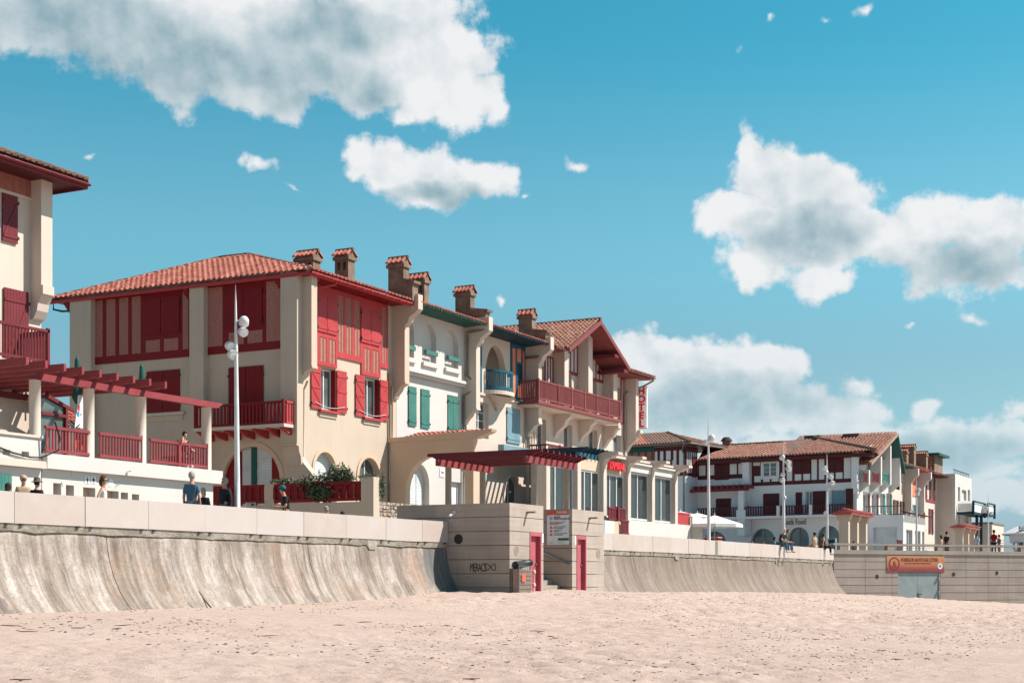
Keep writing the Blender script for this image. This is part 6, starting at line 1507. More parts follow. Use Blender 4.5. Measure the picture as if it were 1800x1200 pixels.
y_, z_ = wpt(498, 852); shrub('shrub', 'small leafy shrub over the red fence beside the left pillar', 50.3, y_, z_-0.1, [(0, 0, 0.18, 0.4, 0.5, 0.22), (0, 0.5, 0.15, 0.35, 0.35, 0.2)], 420, 0.08, 5)
y_, z_ = wpt(646, 838); shrub('shrub', 'trailing green plant on top of the right-hand garden pillar', 50.2, y_, z_-0.02, [(0, 0.1, 0.05, 0.25, 0.45, 0.12), (0.35, -0.35, -0.35, 0.15, 0.12, 0.6)], 300, 0.06, 6)
# ------------------------------------------------------------------ far house with long balcony (faces the camera, in shade)
FA = R(-98); Fm = Fr(138, 36, FA)
FH = thing('arcaded_building', 'long white half-timbered building with maroon shutters, balcony and ground floor arcade', 'house', (142, 48, 1.15))
z2 = Fm.z(1400, 849); zE3 = Fm.z(1400, 801); zB = Fm.z(1400, 905.5); aL = Fm.a(1226)
gr = [(1235, 1277, 933), (1320, 1363, 928.5), (1385, 1422, 926), (1436, 1476, 923)]
wn = [(1342, 1370, 867, 896), (1259, 1285, 876, 900), (1399, 1410, 864, 892), (1415.5, 1428, 862, 888), (1460, 1486, 861, 886)]
holes = [arch(Fm.a(p0), Fm.a(p1), 1.3, Fm.z((p0+p1)/2, y)) for p0, p1, y in gr]
holes += [rect(Fm.a(1341), Fm.a(1368), Fm.z(1355, 839), Fm.z(1355, 811)), rect(Fm.a(1415.5), Fm.a(1428), zB+0.1, Fm.z(1420, 862.5)), rect(Fm.a(1460), Fm.a(1486), zB+0.1, Fm.z(1470, 860.5))]
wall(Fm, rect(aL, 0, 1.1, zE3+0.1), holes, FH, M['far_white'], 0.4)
for p0, p1, y in gr:
    a0, a1 = Fm.a(p0), Fm.a(p1)
    window(Fm, a0, a1, 1.3, Fm.z((p0+p1)/2, y), FH, -0.38, M['gpipe'], 2, 1, 0.06, M['glass'], 'arch_window')
window(Fm, Fm.a(1341), Fm.a(1368), Fm.z(1355, 839), Fm.z(1355, 811), FH, 0.10, M['metal_white'], 2, 3, 0.16)
window(Fm, Fm.a(1415.5), Fm.a(1428), zB+0.1, Fm.z(1420, 862.5), FH, -0.15, M['metal_white'], 2, 2, 0.08); window(Fm, Fm.a(1460), Fm.a(1486), zB+0.1, Fm.z(1470, 860.5), FH, -0.15, M['metal_white'], 1, 1, 0.05, M['blue'])
def timber(fr, p0, p1, zb_, zt, pans, par, mat, white, d=0.05, sh=()):
    a0, a1 = fr.a(p0), fr.a(p1)
    MB().plate(fr, rect(a0, a1, zb_, zt), [rect(fr.a(a_)+0.0, fr.a(b_), zb_+0.42*0+lo_, hi_) for a_, b_, lo_, hi_ in pans], 0.001, d).build('timber_frame', mat, par)
    for a_, b_, lo_, hi_ in pans: MB().box(fr, fr.a(a_)+0.002, fr.a(b_)-0.002, zb_+lo_+0.002, hi_-0.002, 0.001, d*0.4).build('infill_panel', white, par)
    for a_, b_, z0_, z1_ in sh: 
        m_ = (fr.a(a_)+fr.a(b_))/2; shutter(fr, fr.a(a_), m_-0.02, z0_, z1_, d+0.01, par, mat); shutter(fr, m_+0.02, fr.a(b_), z0_, z1_, d+0.01, par, mat, 'flat', True)
ztp = zE3-0.25
timber(Fm, 1322, 1498, z2-0.1, zE3+0.05, [(1326, 1338, 0.35, z2+0.85), (1341.5, 1353.5, 0.35, z2+0.72), (1356.5, 1369, 0.35, z2+0.72), (1383, 1393, 0.35, ztp), (1397, 1409, 0.35, z2+0.85), (1412, 1424.5, 0.35, z2+0.85), (1426.5, 1436.5, 0.35, ztp), (1439.5, 1449.5, 0.35, ztp), (1456, 1466, 0.35, z2+0.85), (1469, 1481.5, 0.35, z2+0.85), (1483.5, 1496, 0.35, ztp), (1324, 1336.5, (zE3-0.75)-(z2-0.1), zE3-0.35)], FH, M['far_maroon'], M['far_white'], 0.06,
       [(1396, 1425, z2+1.0, ztp-0.05), (1455, 1482, z2+1.0, ztp-0.05)])
# the window opening shows through the timber band
timber(Fm, 1227, 1307, Fm.z(1300, 840), zE3+0.05, [(1229, 1240.5, 0.4, ztp-0.2), (1248, 1256, 0.4, ztp-0.2), (1283, 1295.5, 0.4, ztp-0.2), (1298, 1306.5, 0.4, ztp-0.2)], FH, M['far_maroon'], M['far_white'], 0.06, [(1257, 1282, Fm.z(1270, 843), ztp-0.3)])
MB().plate(Fm, rect(Fm.a(1338.5), Fm.a(1370.5), Fm.z(1355, 841.5), Fm.z(1355, 808.5)), [rect(Fm.a(1341), Fm.a(1368), Fm.z(1355, 839), Fm.z(1355, 811))], 0.062, 0.15).build('window_surround', M['far_white'], FH)
for p0, p1, y0, y1 in ((1259, 1285, 876, 0), (1342, 1370, 867.5, 0), (1399, 1410, 865, 0), (1429, 1453, 863, 0), (1487, 1500, 858.5, 0)):
    m_ = (Fm.a(p0)+Fm.a(p1))/2; zt = Fm.z(p0, y0)
    shutter(Fm, Fm.a(p0), m_-0.01, zB+0.15, zt, 0.02, FH, M['far_maroon']); shutter(Fm, m_+0.01, Fm.a(p1), zB+0.15, zt, 0.02, FH, M['far_maroon'], 'flat', True)
# piers on the face
def fpier(fr, p0, p1, z0, z1, d, mat, par, name='pier'): MB().box(fr, fr.a(p0), fr.a(p1), z0, z1, 0.001, d).build(name, mat, par)
fpier(Fm, 1309.5, 1321, Fm.z(1315, 880), zE3, 0.55, M['far_white'], FH); fpier(Fm, 1308, 1322.5, Fm.z(1315, 814), zE3-0.01, 0.7, M['far_white'], FH, 'pier_head'); fpier(Fm, 1311, 1320, Fm.z(1315, 889), Fm.z(1315, 880)-0.002, 0.35, M['far_white'], FH, 'corbel')
fpier(Fm, 1500, 1510, Fm.z(1505, 858), zE3, 0.5, M['far_white'], FH); fpier(Fm, 1502, 1510, Fm.z(1505, 868), Fm.z(1505, 858)-0.002, 0.3, M['far_white'], FH, 'corbel')
# balcony
bd = 1.5; Fb = Fr((Fm.O+Fm.N*bd).x, (Fm.O+Fm.N*bd).y, FA)
MB().box(Fm, aL+0.3, -0.6, zB-0.28, zB-0.04, 0.001, bd+0.05).build('balcony_slab', M['far_white'], FH)
zt = Fb.z(1400, 887.5); zb_ = Fb.z(1400, 905)
for p0, p1 in ((1226, 1296), (1309, 1366), (1371, 1423), (1428, 1499)):
    railing(Fb, Fb.a(p0), Fb.a(p1), zb_, zt, 0, FH, M['far_maroon'], 0.27, 0.15)
for p0, p1 in ((1366, 1371), (1423, 1428)): fpier(Fb, p0, p1, zb_-0.1, zt+0.0, 0.15, M['far_white'], FH, 'balcony_post')
Fc = Fb
MB().box(Fc, Fc.a(1297.5), Fc.a(1307), Fc.z(1302, 896), Fc.z(1302, 858), -0.5, 0).build('column', M['far_white'], FH)
MB().box(Fc, Fc.a(1295), Fc.a(1311), Fc.z(1302, 912), Fc.z(1302, 896)-0.002, -0.7, 0.1).build('pedestal', M['far_white'], FH); MB().box(Fc, Fc.a(1296), Fc.a(1309), Fc.z(1302, 941), Fc.z(1302, 912)-0.002, -1.4, 0.0).build('wall_pier', M['far_white'], FH)
a, z = Fc.at(1302, 924, 0.02); MB().box(Fc, a-0.15, a+0.3, z-0.12, z+0.2, 0.001, 0.25).build('floodlight', M['black'], FH)
# balcony pergola
zp_ = Fc.z(1260, 861)
MB().box(Fc, Fc.a(1206), Fc.a(1316), zp_-0.15, zp_+0.1, -0.08, 0.08).build('pergola_beam', M['maroon'], FH)
for i in range(11): 
    a = Fc.a(1212)+(Fc.a(1312)-Fc.a(1212))*i/10; MB().plate(Fr(*Fc.p(a, 0, 0)[:2], FA+math.pi/2), [(-0.5, 0.0+zp_+0.1), (-0.35, zp_+0.45), (1.6, zp_+0.45), (1.6, zp_+0.1)], (), -0.06, 0.06).build('pergola_rafter', M['rose'], FH)
text('Rock Food', Fm, Fm.a(1377), Fm.z(1390, 921.5), 0.72, M['gpipe'], FH, 0.03, thick=0.02, bold=0.02, sx=(Fm.a(1419)-Fm.a(1377))/3.35)
# roofs
def slope(par, fr, e0, e1, r0, r1, dE, dR, mat, pitch=0.34, nobj=0, ze_=None):
    """roof slope between eave pixels e0,e1 at standoff dE and ridge pixels r0,r1 at setback dR"""
    def P(q, d): a, z = fr.at(q[0], q[1], d); return Vector(fr.p(a, z, d))
    A, B, C_, D2 = P(e0, dE), P(e1, dE), P(r1, dR), P(r0, dR)
    z_ = ze_ or (A.z+B.z)/2; A.z = z_; B.z = z_; zr_ = max(C_.z, D2.z) if abs(C_.z-D2.z) > 0.6 else (C_.z+D2.z)/2; C_.z = zr_; D2.z = zr_
    MB().add([A, B, C_, D2], [(0, 1, 2, 3)]).build('roof_deck', M['tile_old'], par)
    E = (B-A).normalized(); Sx = (D2-A)-E*(D2-A).dot(E); h = Sx.length; S_ = Sx.normalized(); w = (B-A).length
    xl = (D2-A).dot(E); xr = (C_-A).dot(E)
    tiled(par, A+Vector((0, 0, 0.03)), E, S_, w, h, lambda x, y: xl*y/h-0.05 <= x <= w+(xr-w)*y/h+0.05, mat, pitch, 0.45, nobj)
    return A, B, C_, D2
ev0 = Fm.z(1400, 799.5, 1.0)
A, B, C_, D2 = slope(FH, Fm, (1226, 805), (1380, 798.5), (1238, 788), (1378, 778), 1.0, -6.0, M['tile_far'], ze_=ev0)
ridge(FH, D2+Vector((0, 0, 0.1)), C_+Vector((0, 0, 0.1)), M['tile_old'], 0.18, 0.6)
A, B, C_, D2 = slope(FH, Fm, (1380, 798.5), (1537, 792), (1380, 778.5), (1431, 766), 1.0, -7.5, M['tile_far'], ze_=ev0)
A2 = Vector(Fm.p(Fm.a(1380, -6), 0, -6)); 
ridge(FH, C_+Vector((0, 0, 0.1)), B+Vector((0, 0, 0.15)), M['tile_old'], 0.2, 0.6)
MB().add([B, C_, Vector((150, 52, C_.z)), Vector((150, 36, B.z))], [(0, 1, 2, 3)]).build('roof_deck', M['tile_far'], FH)
ev = Fm.z(1400, 800.5, 1.0)
MB().box(Fm, Fm.a(1226, 1), Fm.a(1535, 1.0), ev-0.32, ev-0.05, 0.85, 1.0).build('eaves_board', M['far_maroon'], FH); MB().box(Fm, Fm.a(1226, 1), Fm.a(1530, 1.0), ev-0.36, ev-0.3, 0.0, 0.9).build('soffit', M['far_maroon'], FH)
# projecting wing
aw = Fm.a(1226); L = 0.5
for _ in range(200):
    q = Fm.O+Fm.A*aw+Fm.N*L; t = (q.x*ST-q.y*CT)/(q.x*CT+q.y*ST)*F+900
    if t < 1205.5: break
    L += 0.05
Fw = Fr((Fm.O+Fm.N*L).x, (Fm.O+Fm.N*L).y, FA); aR = aw; aLL = Fw.a(1085)
FW = thing('corner_wing', 'white half-timbered wing with hipped tile roof between the hotel and the long balcony building', 'house', (*Fw.p(aR-5, 1.15, -3)[:2], 1.15))
zw = Fw.z(1170, 786); zw2 = Fw.z(1170, 831.5)
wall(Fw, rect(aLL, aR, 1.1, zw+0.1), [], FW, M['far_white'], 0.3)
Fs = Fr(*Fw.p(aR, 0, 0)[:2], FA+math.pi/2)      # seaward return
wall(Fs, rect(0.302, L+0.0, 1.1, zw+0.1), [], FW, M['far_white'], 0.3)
wd_ = M['far_maroon']
MB().box(Fw, aLL, aR-0.01, zw-0.35, zw+0.05, 0.001, 0.06).build('timber_rail', wd_, FW); MB().box(Fw, Fw.a(1151), aR-0.01, zw2-0.3, zw2, 0.001, 0.06).build('timber_rail', wd_, FW)
for px in (1158, 1168.5, 1181.5, 1191.5, 1203.5): MB().box(Fw, Fw.a(px)-0.13, Fw.a(px)+0.13, zw2 if px > 1182 or px < 1160 else Fw.z(1170, 809), zw-0.352, 0.001, 0.055).build('timber_post', wd_, FW)
MB().box(Fw, Fw.a(1158), Fw.a(1182), Fw.z(1170, 811), Fw.z(1170, 809), 0.001, 0.06).build('timber_rail', wd_, FW)
shutter(Fw, Fw.a(1158.5), Fw.a(1170), zw2+0.0, Fw.z(1170, 811.5), 0.02, FW, M['maroon']); shutter(Fw, Fw.a(1170.3), Fw.a(1181.5), zw2+0.0, Fw.z(1170, 811.5), 0.02, FW, M['maroon'], 'flat', True)
MB().box(Fw, Fw.a(1085), Fw.a(1151), zw-0.36, zw+0.3, 0.061, 0.1).build('green_eaves_board', M['dkgreen'], FW)
for p0, p1 in ((1104, 1110), (1113.5, 1122), (1125, 1134), (1137, 1146), (1149, 1151.5)): MB().box(Fw, Fw.a(p0), Fw.a(p1), Fw.z(1130, 830), zw-0.365, 0.001, 0.04).build('board_panel', M['brick'], FW)
for px in (1111.5, 1123.5, 1135.5, 1147.5): MB().box(Fw, Fw.a(px)-0.1, Fw.a(px)+0.1, Fw.z(1130, 830), zw-0.362, 0.001, 0.07).build('timber_post', M['dkgreen'], FW)
MB().box(Fs, 0.0, L, zw2-0.3, zw2, 0.001, 0.05).build('timber_rail', wd_, FW); MB().box(Fs, 0.0, L, zw-0.5, zw+0.05, 0.001, 0.05).build('timber_rail', wd_, FW)
for q in (0.02, 0.17, 0.33, 0.52, 0.72, 0.9): MB().box(Fs, q*L, q*L+0.14, zw2, zw-0.502, 0.001, 0.045).build('timber_post', wd_, FW)
shutter(Fs, 0.52*L, 0.85*L, zw2-0.4, zw2+1.6, 0.05, FW, M['maroon'])
eo = 0.9
def PW(px, py, d): a, z = Fw.at(px, py, d); return Vector(Fw.p(a, z, d))
A = PW(1085, 785, eo); B = Vector(Fw.p(aR+eo, A.z, eo)); rz_ = PW(1150, 763.5, -4).z; D2 = Vector(Fw.p(aLL, rz_, -4)); C_ = Vector(Fw.p(Fw.a(1174, -4), rz_, -4)); Bk = Vector(Fw.p(aR+eo, A.z, -9)); 
MB().add([A, B, C_, D2], [(0, 1, 2, 3)]).build('roof_deck', M['tile_old'], FW); MB().add([B, Bk, C_], [(0, 1, 2)]).build('roof_deck', M['tile_old'], FW)
MB().add([A-Vector((0, 0, .12)), B-Vector((0, 0, .12)), Bk-Vector((0, 0, .12)), Vector(Fw.p(aLL, A.z-.12, -9))], [(0, 1, 2, 3)]).build('soffit', wd_, FW)
E = (B-A).normalized(); Sx = (D2-A)-E*(D2-A).dot(E); h_ = Sx.length; w_l = (B-A).length; xr = (C_-A).dot(E); xm = (Vector(Fw.p(Fw.a(1150), 0, 0))-A).dot(E); xt = (PW(1125, 763, -4)-A).dot(E)
tiled(FW, A+Vector((0, 0, .03)), E, Sx.normalized(), w_l, h_, lambda x, y: x <= w_l+(xr-w_l)*y/h_ and x > xm-(xm-xt)*y/h_, M['tile_old'], 0.34, 0.45, 0, key='b'); tiled(FW, A+Vector((0, 0, .03)), E, Sx.normalized(), w_l, h_, lambda x, y: x <= xm-(xm-xt)*y/h_, M['tile'], 0.34, 0.45, 0)
E2 = (Bk-B).normalized(); Sx = (C_-B)-E2*(C_-B).dot(E2); xa = (C_-B).dot(E2); h2 = Sx.length; w2_ = (Bk-B).length
tiled(FW, B+Vector((0, 0, .03)), E2, Sx.normalized(), w2_, h2, lambda x, y: xa*y/h2 <= x <= w2_+(xa-w2_)*y/h2, M['tile_far'], 0.34, 0.45, 0)
ridge(FW, C_+Vector((0, 0, .1)), B+Vector((0, 0, .12)), M['tile_old'], 0.17, 0.6)
gb = MB(); gb.tube([A-Vector((0, 0, .03)), B-Vector((0, 0, .03))], 0.10, 8); gb.tube([B-Vector((0, 0, .03)), Bk-Vector((0, 0, .03))], 0.10, 8); gb.build('gutter', M['gpipe'], FW)
downpipe([B+Vector((-0.6, 0.3, -0.1)), Vector(Fw.p(aR-0.3, A.z-0.7, 0.15)), Vector(Fw.p(aR-0.15, A.z-1.0, 0.1)), Vector(Fw.p(aR-0.15, 1.2, 0.1))], FW, M['gpipe'], 0.07)
# dome vent on the roof
dm = thing('roof_vent', 'dark domed roof cowl with aerials above the long tiled roof', 'vent', (*Fm.p(Fm.a(1277, -6.2), 0, -6.2)[:2], Fm.z(1277, 785, -6.2)))
c_ = Vector(Fm.p(Fm.a(1277, -6.2), Fm.z(1277, 788, -6.2), -6.2)); k = (Fm.O.length)/2650*1.05
MB().tube([c_, c_+Vector((0, 0, 0.75))], 0.42, 14).build('drum', M['brick'], dm); MB().tube([c_+Vector((0, 0, 0.752)), c_+Vector((0, 0, 0.95)), c_+Vector((0, 0, 1.15))], [0.62, 0.48, 0.3], 14).build('cowl', M['dark'], dm)
ae = MB(); e1_ = Fm.A; 
for dz_, L_ in ((0.35, 1.9), (0.5, 0.7), (0.2, 0.6)): ae.tube([c_+Vector((e1_.x*0.3, e1_.y*0.3, dz_)), c_+Vector((e1_.x*L_, e1_.y*L_, dz_+0.02))], 0.025, 5)
ae.tube([c_+Vector((e1_.x*0.6, e1_.y*0.6, -0.1)), c_+Vector((e1_.x*0.6, e1_.y*0.6, 0.9))], 0.02, 5); ae.tube([c_+Vector((-e1_.x*0.3, -e1_.y*0.3, 0.3)), c_+Vector((-e1_.x*0.9, -e1_.y*0.9, 0.4))], 0.06, 5); ae.build('aerials', M['gpipe'], dm)
# ------------------------------------------------------------------ second row of houses along the front
S8 = SF(36.0)
R2 = thing('gabled_house', 'white gabled house with green soffit at the near end of the distant row', 'house', (144, 42, 1.15))
uG0, uG1 = 138.02, S8.a(1567)
zG = S8.z(1520, 798); zl = 6.3
def zz(px, py, d=0.0): return S8.z(px, py, d)
pg = S8.a(1556); zpk = zz(1557, 765)
lw = [rect(S8.a(p0), S8.a(p1), zz(p0, 902), zz(p0, 866)) for p0, p1 in ((1517, 1526), (1532, 1541), (1547, 1553), (1558, 1565))]
uh = [rect(S8.a(p0), S8.a(p1), zz(p0, 846), zz(p0, 812)) for p0, p1 in ((1523, 1532), (1539.5, 1549), (1554.5, 1564))]
zs0 = zz(1510, 800)
wall(S8, [(uG0, 1.1), (uG1, 1.1), (uG1, zs0-0.4), (pg, zpk-0.3), (uG0, zs0)], lw+uh, R2, M['white'])
for q in lw: window(S8, q[0][0], q[1][0], q[0][1], q[2][1], R2, -0.3, M['metal_white'], 2, 1, 0.1); 
for q in uh: MB().plate(S8, q, (), -0.34, -0.3).build('balcony_door', M['curtain'], R2)
for (p0, p1), mt in zip(((1517, 1526), (1532, 1541), (1547, 1553), (1558, 1565)), ('maroon', 'maroon', 'green', 'green')):
    shutter(S8, S8.a(p1), S8.a(p1)+0.5, zz(p0, 902), zz(p0, 866), 0.03, R2, M[mt])
for px in (1508.5, 1530, 1547, 1564):
    u = S8.a(px); MB().prism([(u, 36-0.002, zz(px, 866)), (u, 35.7, zz(px, 862)), (u, 35.35, zz(px, 856)), (u, 35.0, zz(px, 852)), (u, 35.0, zpk-0.5-abs(u-pg)*0.35), (u, 35.998, zpk-0.5-abs(u-pg)*0.35)], (0.45, 0, 0)).build('pier', M['white'], R2)
for (p0, p1), mt in (((1534, 1546), 'maroon'), ((1551, 1563), 'green'), ((1518, 1529), 'maroon')):
    zr1, zr0 = zz(p0, 838), zz(p0, 852); railing(SF(35.2), SF(35.2).a(p0), SF(35.2).a(p1), zr0+0.1, zr1+0.2, 0, R2, M[mt], 0.25, 0.13)
vq = 34.8
zq = zs0-0.9
for uu, back in ((uG0+0.3, None), (uG1+0.6, None)):
    sl = (zpk-zq)/(pg-uu)
    if uu < pg: P4 = [(pg, vq, zpk), (uu, vq, zq), (uu, 36.4, zq), (142.2, 42.5, zq+sl*(142.2-uu)), (pg, 44, zpk)]
    else: P4 = [(pg, vq, zpk), (uu, vq, zq), (uu, 44, zq), (pg, 44, zpk)]
    MB().prism(P4, (0, 0, 0.15)).build('roof_slope', M['tile_far'], R2)
    MB().add([(x, y, z-0.02) for x, y, z in ((pg, vq, zpk), (uu, vq, zq), (uu, 36.1, zq), (pg, 36.1, zpk))], [(0, 1, 2, 3)]).build('soffit', M['dkgreen'], R2)
    MB().prism([(pg, vq-0.08, zpk+0.17), (uu, vq-0.08, zq+0.17), (uu, vq-0.08, zq-0.12), (pg, vq-0.08, zpk-0.12)], (0, 0.07, 0)).build('verge_board', M['dkgreen'] if uu > pg else M['pipe'], R2)
u9 = uG0+0.3
SLq = Vector((pg-u9, 0, zpk-zq))
tiled(R2, (u9-0.05, vq, zq+0.17), (0, 1, 0), SLq, 9.6, SLq.length, lambda x, y: x < 2.0 or y/SLq.length*(pg-u9) > (x-2.0)*0.62, M['tile_far'], 0.34, 0.45, 0)
for x_, y_ in ((147.5, 38.3), (147.5, 42.2)): MB().wbox(x_, x_+1.0, y_, y_+1.6, zpk-1.6, zpk+0.2).build('chimney', M['tile_old'], R2)
zE4 = zz(1600, 826)
def rowhouse(label, p0, p1, wallm, soff, shut, wins, door=None, eave=True):
    u0, u1 = S8.a(p0), S8.a(p1); rt = thing('row_house', label, 'house', ((u0+u1)/2, 42, 1.15))
    hs_ = []
    w_ = wall(S8, rect(u0+0.01, u1, 1.1, zE4), [rect(u0+(u1-u0)*a_, u0+(u1-u0)*b_, z0_, z1_) for a_, b_, z0_, z1_, m_ in wins], rt, wallm, 0.3)
    for a_, b_, z0_, z1_, m_ in wins:
        x0_, x1_ = u0+(u1-u0)*a_, u0+(u1-u0)*b_
        window(S8, x0_, x1_, z0_, z1_, rt, -0.2, M['metal_white'], 2, 1, 0.1)
        if m_: shutter(S8, x0_-(x1_-x0_)*0.48, x0_-0.01, z0_, z1_, 0.03, rt, M[m_]); shutter(S8, x1_+0.01, x1_+(x1_-x0_)*0.48, z0_, z1_, 0.03, rt, M[m_], 'flat', True)
    MB().add([(u0, 34.9, zE4+0.05), (u1, 34.9, zE4+0.05), (u1, 45, zE4+3.4), (u0, 45, zE4+3.4)], [(0, 1, 2, 3)]).build('roof_deck', M['tile_far'], rt)
    MB().wbox(u0, u1, 34.9, 35.98, zE4-0.05, zE4+0.02).build('soffit', M[soff], rt); gutter(rt, u0, u1, 34.9, zE4+0.05, M[soff], 1.0, False)
    tiled(rt, (u0, 34.85, zE4+0.1), (1, 0, 0), (0, 1, 0.33), u1-u0, 1.2, lambda x, y: True, M['tile_far'], 0.34, 0.45, 0)
    pier(rt, u1-0.45, 0.45, 36, 0.8, zE4-4.2, zE4-0.06, wallm, 0.7)
    return rt, u0, u1
r_, u0, u1 = rowhouse('narrow cream row house with tall red loggia window beside the green gable', 1567.3, 1590, M['cream2'], 'dkgreen', 'maroon', [(0.25, 0.62, 9.3, 12.2, None), (0.2, 0.4, 6.2, 8.2, 'maroon'), (0.7, 0.88, 6.2, 8.2, 'maroon')])
r_, u0, u1 = rowhouse('narrow white row house with red eaves and pale blue shutters', 1590.2, 1613, M['white'], 'red', 'blue', [(0.35, 0.7, 9.2, 11.8, 'dkblue'), (0.15, 0.35, 6.0, 8.1, 'blue'), (0.62, 0.8, 6.0, 8.1, 'blue'), (0.5, 0.7, 1.4, 3.6, None)])
MB().box(S8, u0+1.2, u0+5.8, 9.0, 12.0, 0.001, 0.08).build('timber_panel', M['salmon'], r_)
r_, u0, u1 = rowhouse('narrow row house with brown eaves and tall maroon shutters ending the row', 1613.2, 1650, M['cream2'], 'far_maroon', 'maroon', [(0.2, 0.34, 9.0, 11.6, 'maroon'), (0.6, 0.74, 9.0, 11.6, 'maroon'), (0.16, 0.26, 5.2, 8.0, 'maroon'), (0.55, 0.66, 5.2, 8.0, 'maroon'), (0.3, 0.45, 1.4, 3.4, None), (0.7, 0.82, 1.4, 3.4, None)])
MB().box(S8, u0+3.8, u0+8.6, 8.7, 9.0, 0.001, 0.06).build('timber_band', M['rose'], r_)
def farchim(px0, px1, ytop, V, ybot, label=None):
    s_ = SF(V); ua, ub = s_.a(px0), s_.a(px1); D = ua*CT+V*ST
    W_u = WF(ua); vA = -W_u.a(px0-8.0 if px1-px0 > 14 else px0-5); zt = (HZ-ytop)/2650*D
    return ua, zt, D
for px0, yt, par in ((1597, 780, r_), (1619, 792, r_), (1588, 787, R2)):
    uu = {1597: 164.5, 1619: 170.5, 1588: 161.0}[px0]
    chimney(par, uu, uu+0.9, 36.7, 38.6, zE4-0.5, WF(uu).z(px0+5, yt), 0)
# low white shop building in front of the row
LB = thing('shop_building', 'low flat white shop with shaded blue-white side and glass doors facing the sea', 'building', (144, 34, 1.15))
uS0 = 140.0; vS = -WF(uS0).a(1588); zS = WF(uS0).z(1588, 904.5); ssf = SF(vS); uS1 = ssf.a(1626)
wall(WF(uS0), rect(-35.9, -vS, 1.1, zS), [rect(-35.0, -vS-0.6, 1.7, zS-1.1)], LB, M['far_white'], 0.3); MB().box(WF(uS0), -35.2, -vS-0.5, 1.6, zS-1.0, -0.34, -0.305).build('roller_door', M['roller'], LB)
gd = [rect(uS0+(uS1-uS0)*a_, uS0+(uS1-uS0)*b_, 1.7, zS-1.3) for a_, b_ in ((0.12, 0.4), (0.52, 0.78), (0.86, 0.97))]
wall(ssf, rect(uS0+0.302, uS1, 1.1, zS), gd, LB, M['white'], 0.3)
for q in gd: window(ssf, q[0][0], q[1][0], q[0][1], q[2][1], LB, -0.2, M['metal_white'], 3, 1, 0.1)
MB().wbox(uS0+0.3, uS1, vS+0.3, 35.98, zS-0.2, zS-0.05).build('flat_roof', M['far_white'], LB)
tiled(LB, (uS0+0.3, vS-0.5, zS+0.02), (1, 0, 0), (0, 1, 0.3), uS1-uS0, 0.8, lambda x, y: True, M['far_maroon'], 0.34, 0.45, 0, key='m')
railing(WF(uS0+0.1), -35.8, -vS-0.1, zS+0.02, zS+0.9, 0, LB, M['green'], 0.35, 0.05)
railing(SF(vS-3), SF(vS-3).a(1577), SF(vS-3).a(1586), 1.68, 3.4, 0, LB, M['far_maroon'], 0.2, 0.15)
# far cream building
FC = thing('apartment_building', 'tall plain cream apartment building with dark blue balconies at the far end', 'building', (176, 40, 1.15))
sC = SF(34.0); c0, c1 = sC.a(1679), sC.a(1708); zC = sC.z(1679, 832)
def zc_(px, py): return sC.z(px, py)
wsC = [rect(sC.a(p0), sC.a(p1), zc_(p0, y1), zc_(p0, y0)) for p0, p1, y0, y1 in ((1684, 1687.5, 855, 880), (1691, 1698.5, 860, 878), (1701.5, 1705, 860, 880), (1684, 1688, 902, 920), (1692, 1702, 903, 918))]
wall(sC, rect(c0, c1, 1.1, zC), wsC, FC, M['white'], 0.3)
for q in wsC: window(sC, q[0][0], q[1][0], q[0][1], q[2][1], FC, -0.25, M['metal_white'], 2, 1, 0.12, M['curtain'])
MB().wbox(c0, c0+0.3, 34.302, 46, 1.1, zC).build('wall', M['cream2'], FC); MB().wbox(c0+0.3, c1, 34.3, 46, zC-0.3, zC-0.1).build('flat_roof', M['pave'], FC)
railing(SF(34.3), c0+0.5, c1, zC, zC+0.55, 0, FC, M['dkblue'], 0.9, 0.05, top=0.06, bot=0.04)
uP = c0+1; MB().wbox(uP, uP+4.5, 36.5, 46, zC, zC+2.2).build('penthouse', M['chim'], FC); MB().wbox(uP-0.8, uP+5, 35.8, 46, zC+2.202, zC+2.45).build('penthouse_roof', M['dkgreen'], FC); MB().wbox(uP-0.5, uP+0.1, 36.8, 45, zC+0.6, zC+2.1).build('zinc_panel', M['tile_far'], FC)
for k, (pA, pB) in enumerate(((1682, 1704), (1699, 1712))):
    s9 = SF(34.0); a0_, a1_ = s9.a(pA), s9.a(pB); zB0 = zc_(1690, 900); zB1 = zc_(1690, 884)
    MB().wbox(a0_, a1_, 32.2-k*0.6, 33.99, zB0-0.3, zB0-0.05).build('balcony_slab', M['dkblue'], FC)
    MB().wbox(a0_+0.2, a1_-0.2, 32.3-k*0.6, 32.36-k*0.6, zB0, zB1-0.15).build('balcony_panel', M['canvas'], FC)
    MB().wbox(a0_+0.05, a0_+0.1, 32.4-k*0.6, 33.9, zB0, zB1-0.15).build('balcony_panel', M['canvas'], FC)
    for aa in (a0_, a1_-0.25): MB().wbox(aa, aa+0.25, 32.1-k*0.6, 32.35-k*0.6, zB0-0.5, zB1).build('balcony_post', M['dkblue'], FC)
    MB().wbox(a0_, a1_, 32.1-k*0.6, 32.3-k*0.6, zB1+0.01, zB1+0.15).build('balcony_rail', M['dkblue'], FC)
for px in (1694, 1702): u = sC.a(px); MB().wbox(u, u+0.3, 32.4, 32.7, 1.2, zc_(1690, 900)-0.32).build('steel_post', M['dkblue'], FC)
LC = thing('low_building', 'low flat-roofed cream building in front of the far apartments', 'building', (186, 35, 1.15))
MB().wbox(185, 193, 32.1, 37, 1.1, WF(185).z(1745, 920)).build('wall', M['cream2'], LC); MB().wbox(184.9, 193.1, 32.0, 37.1, WF(185).z(1745, 920)+0.002, WF(185).z(1745, 920)+0.2).build('roof_edge', M['gpipe'], LC)
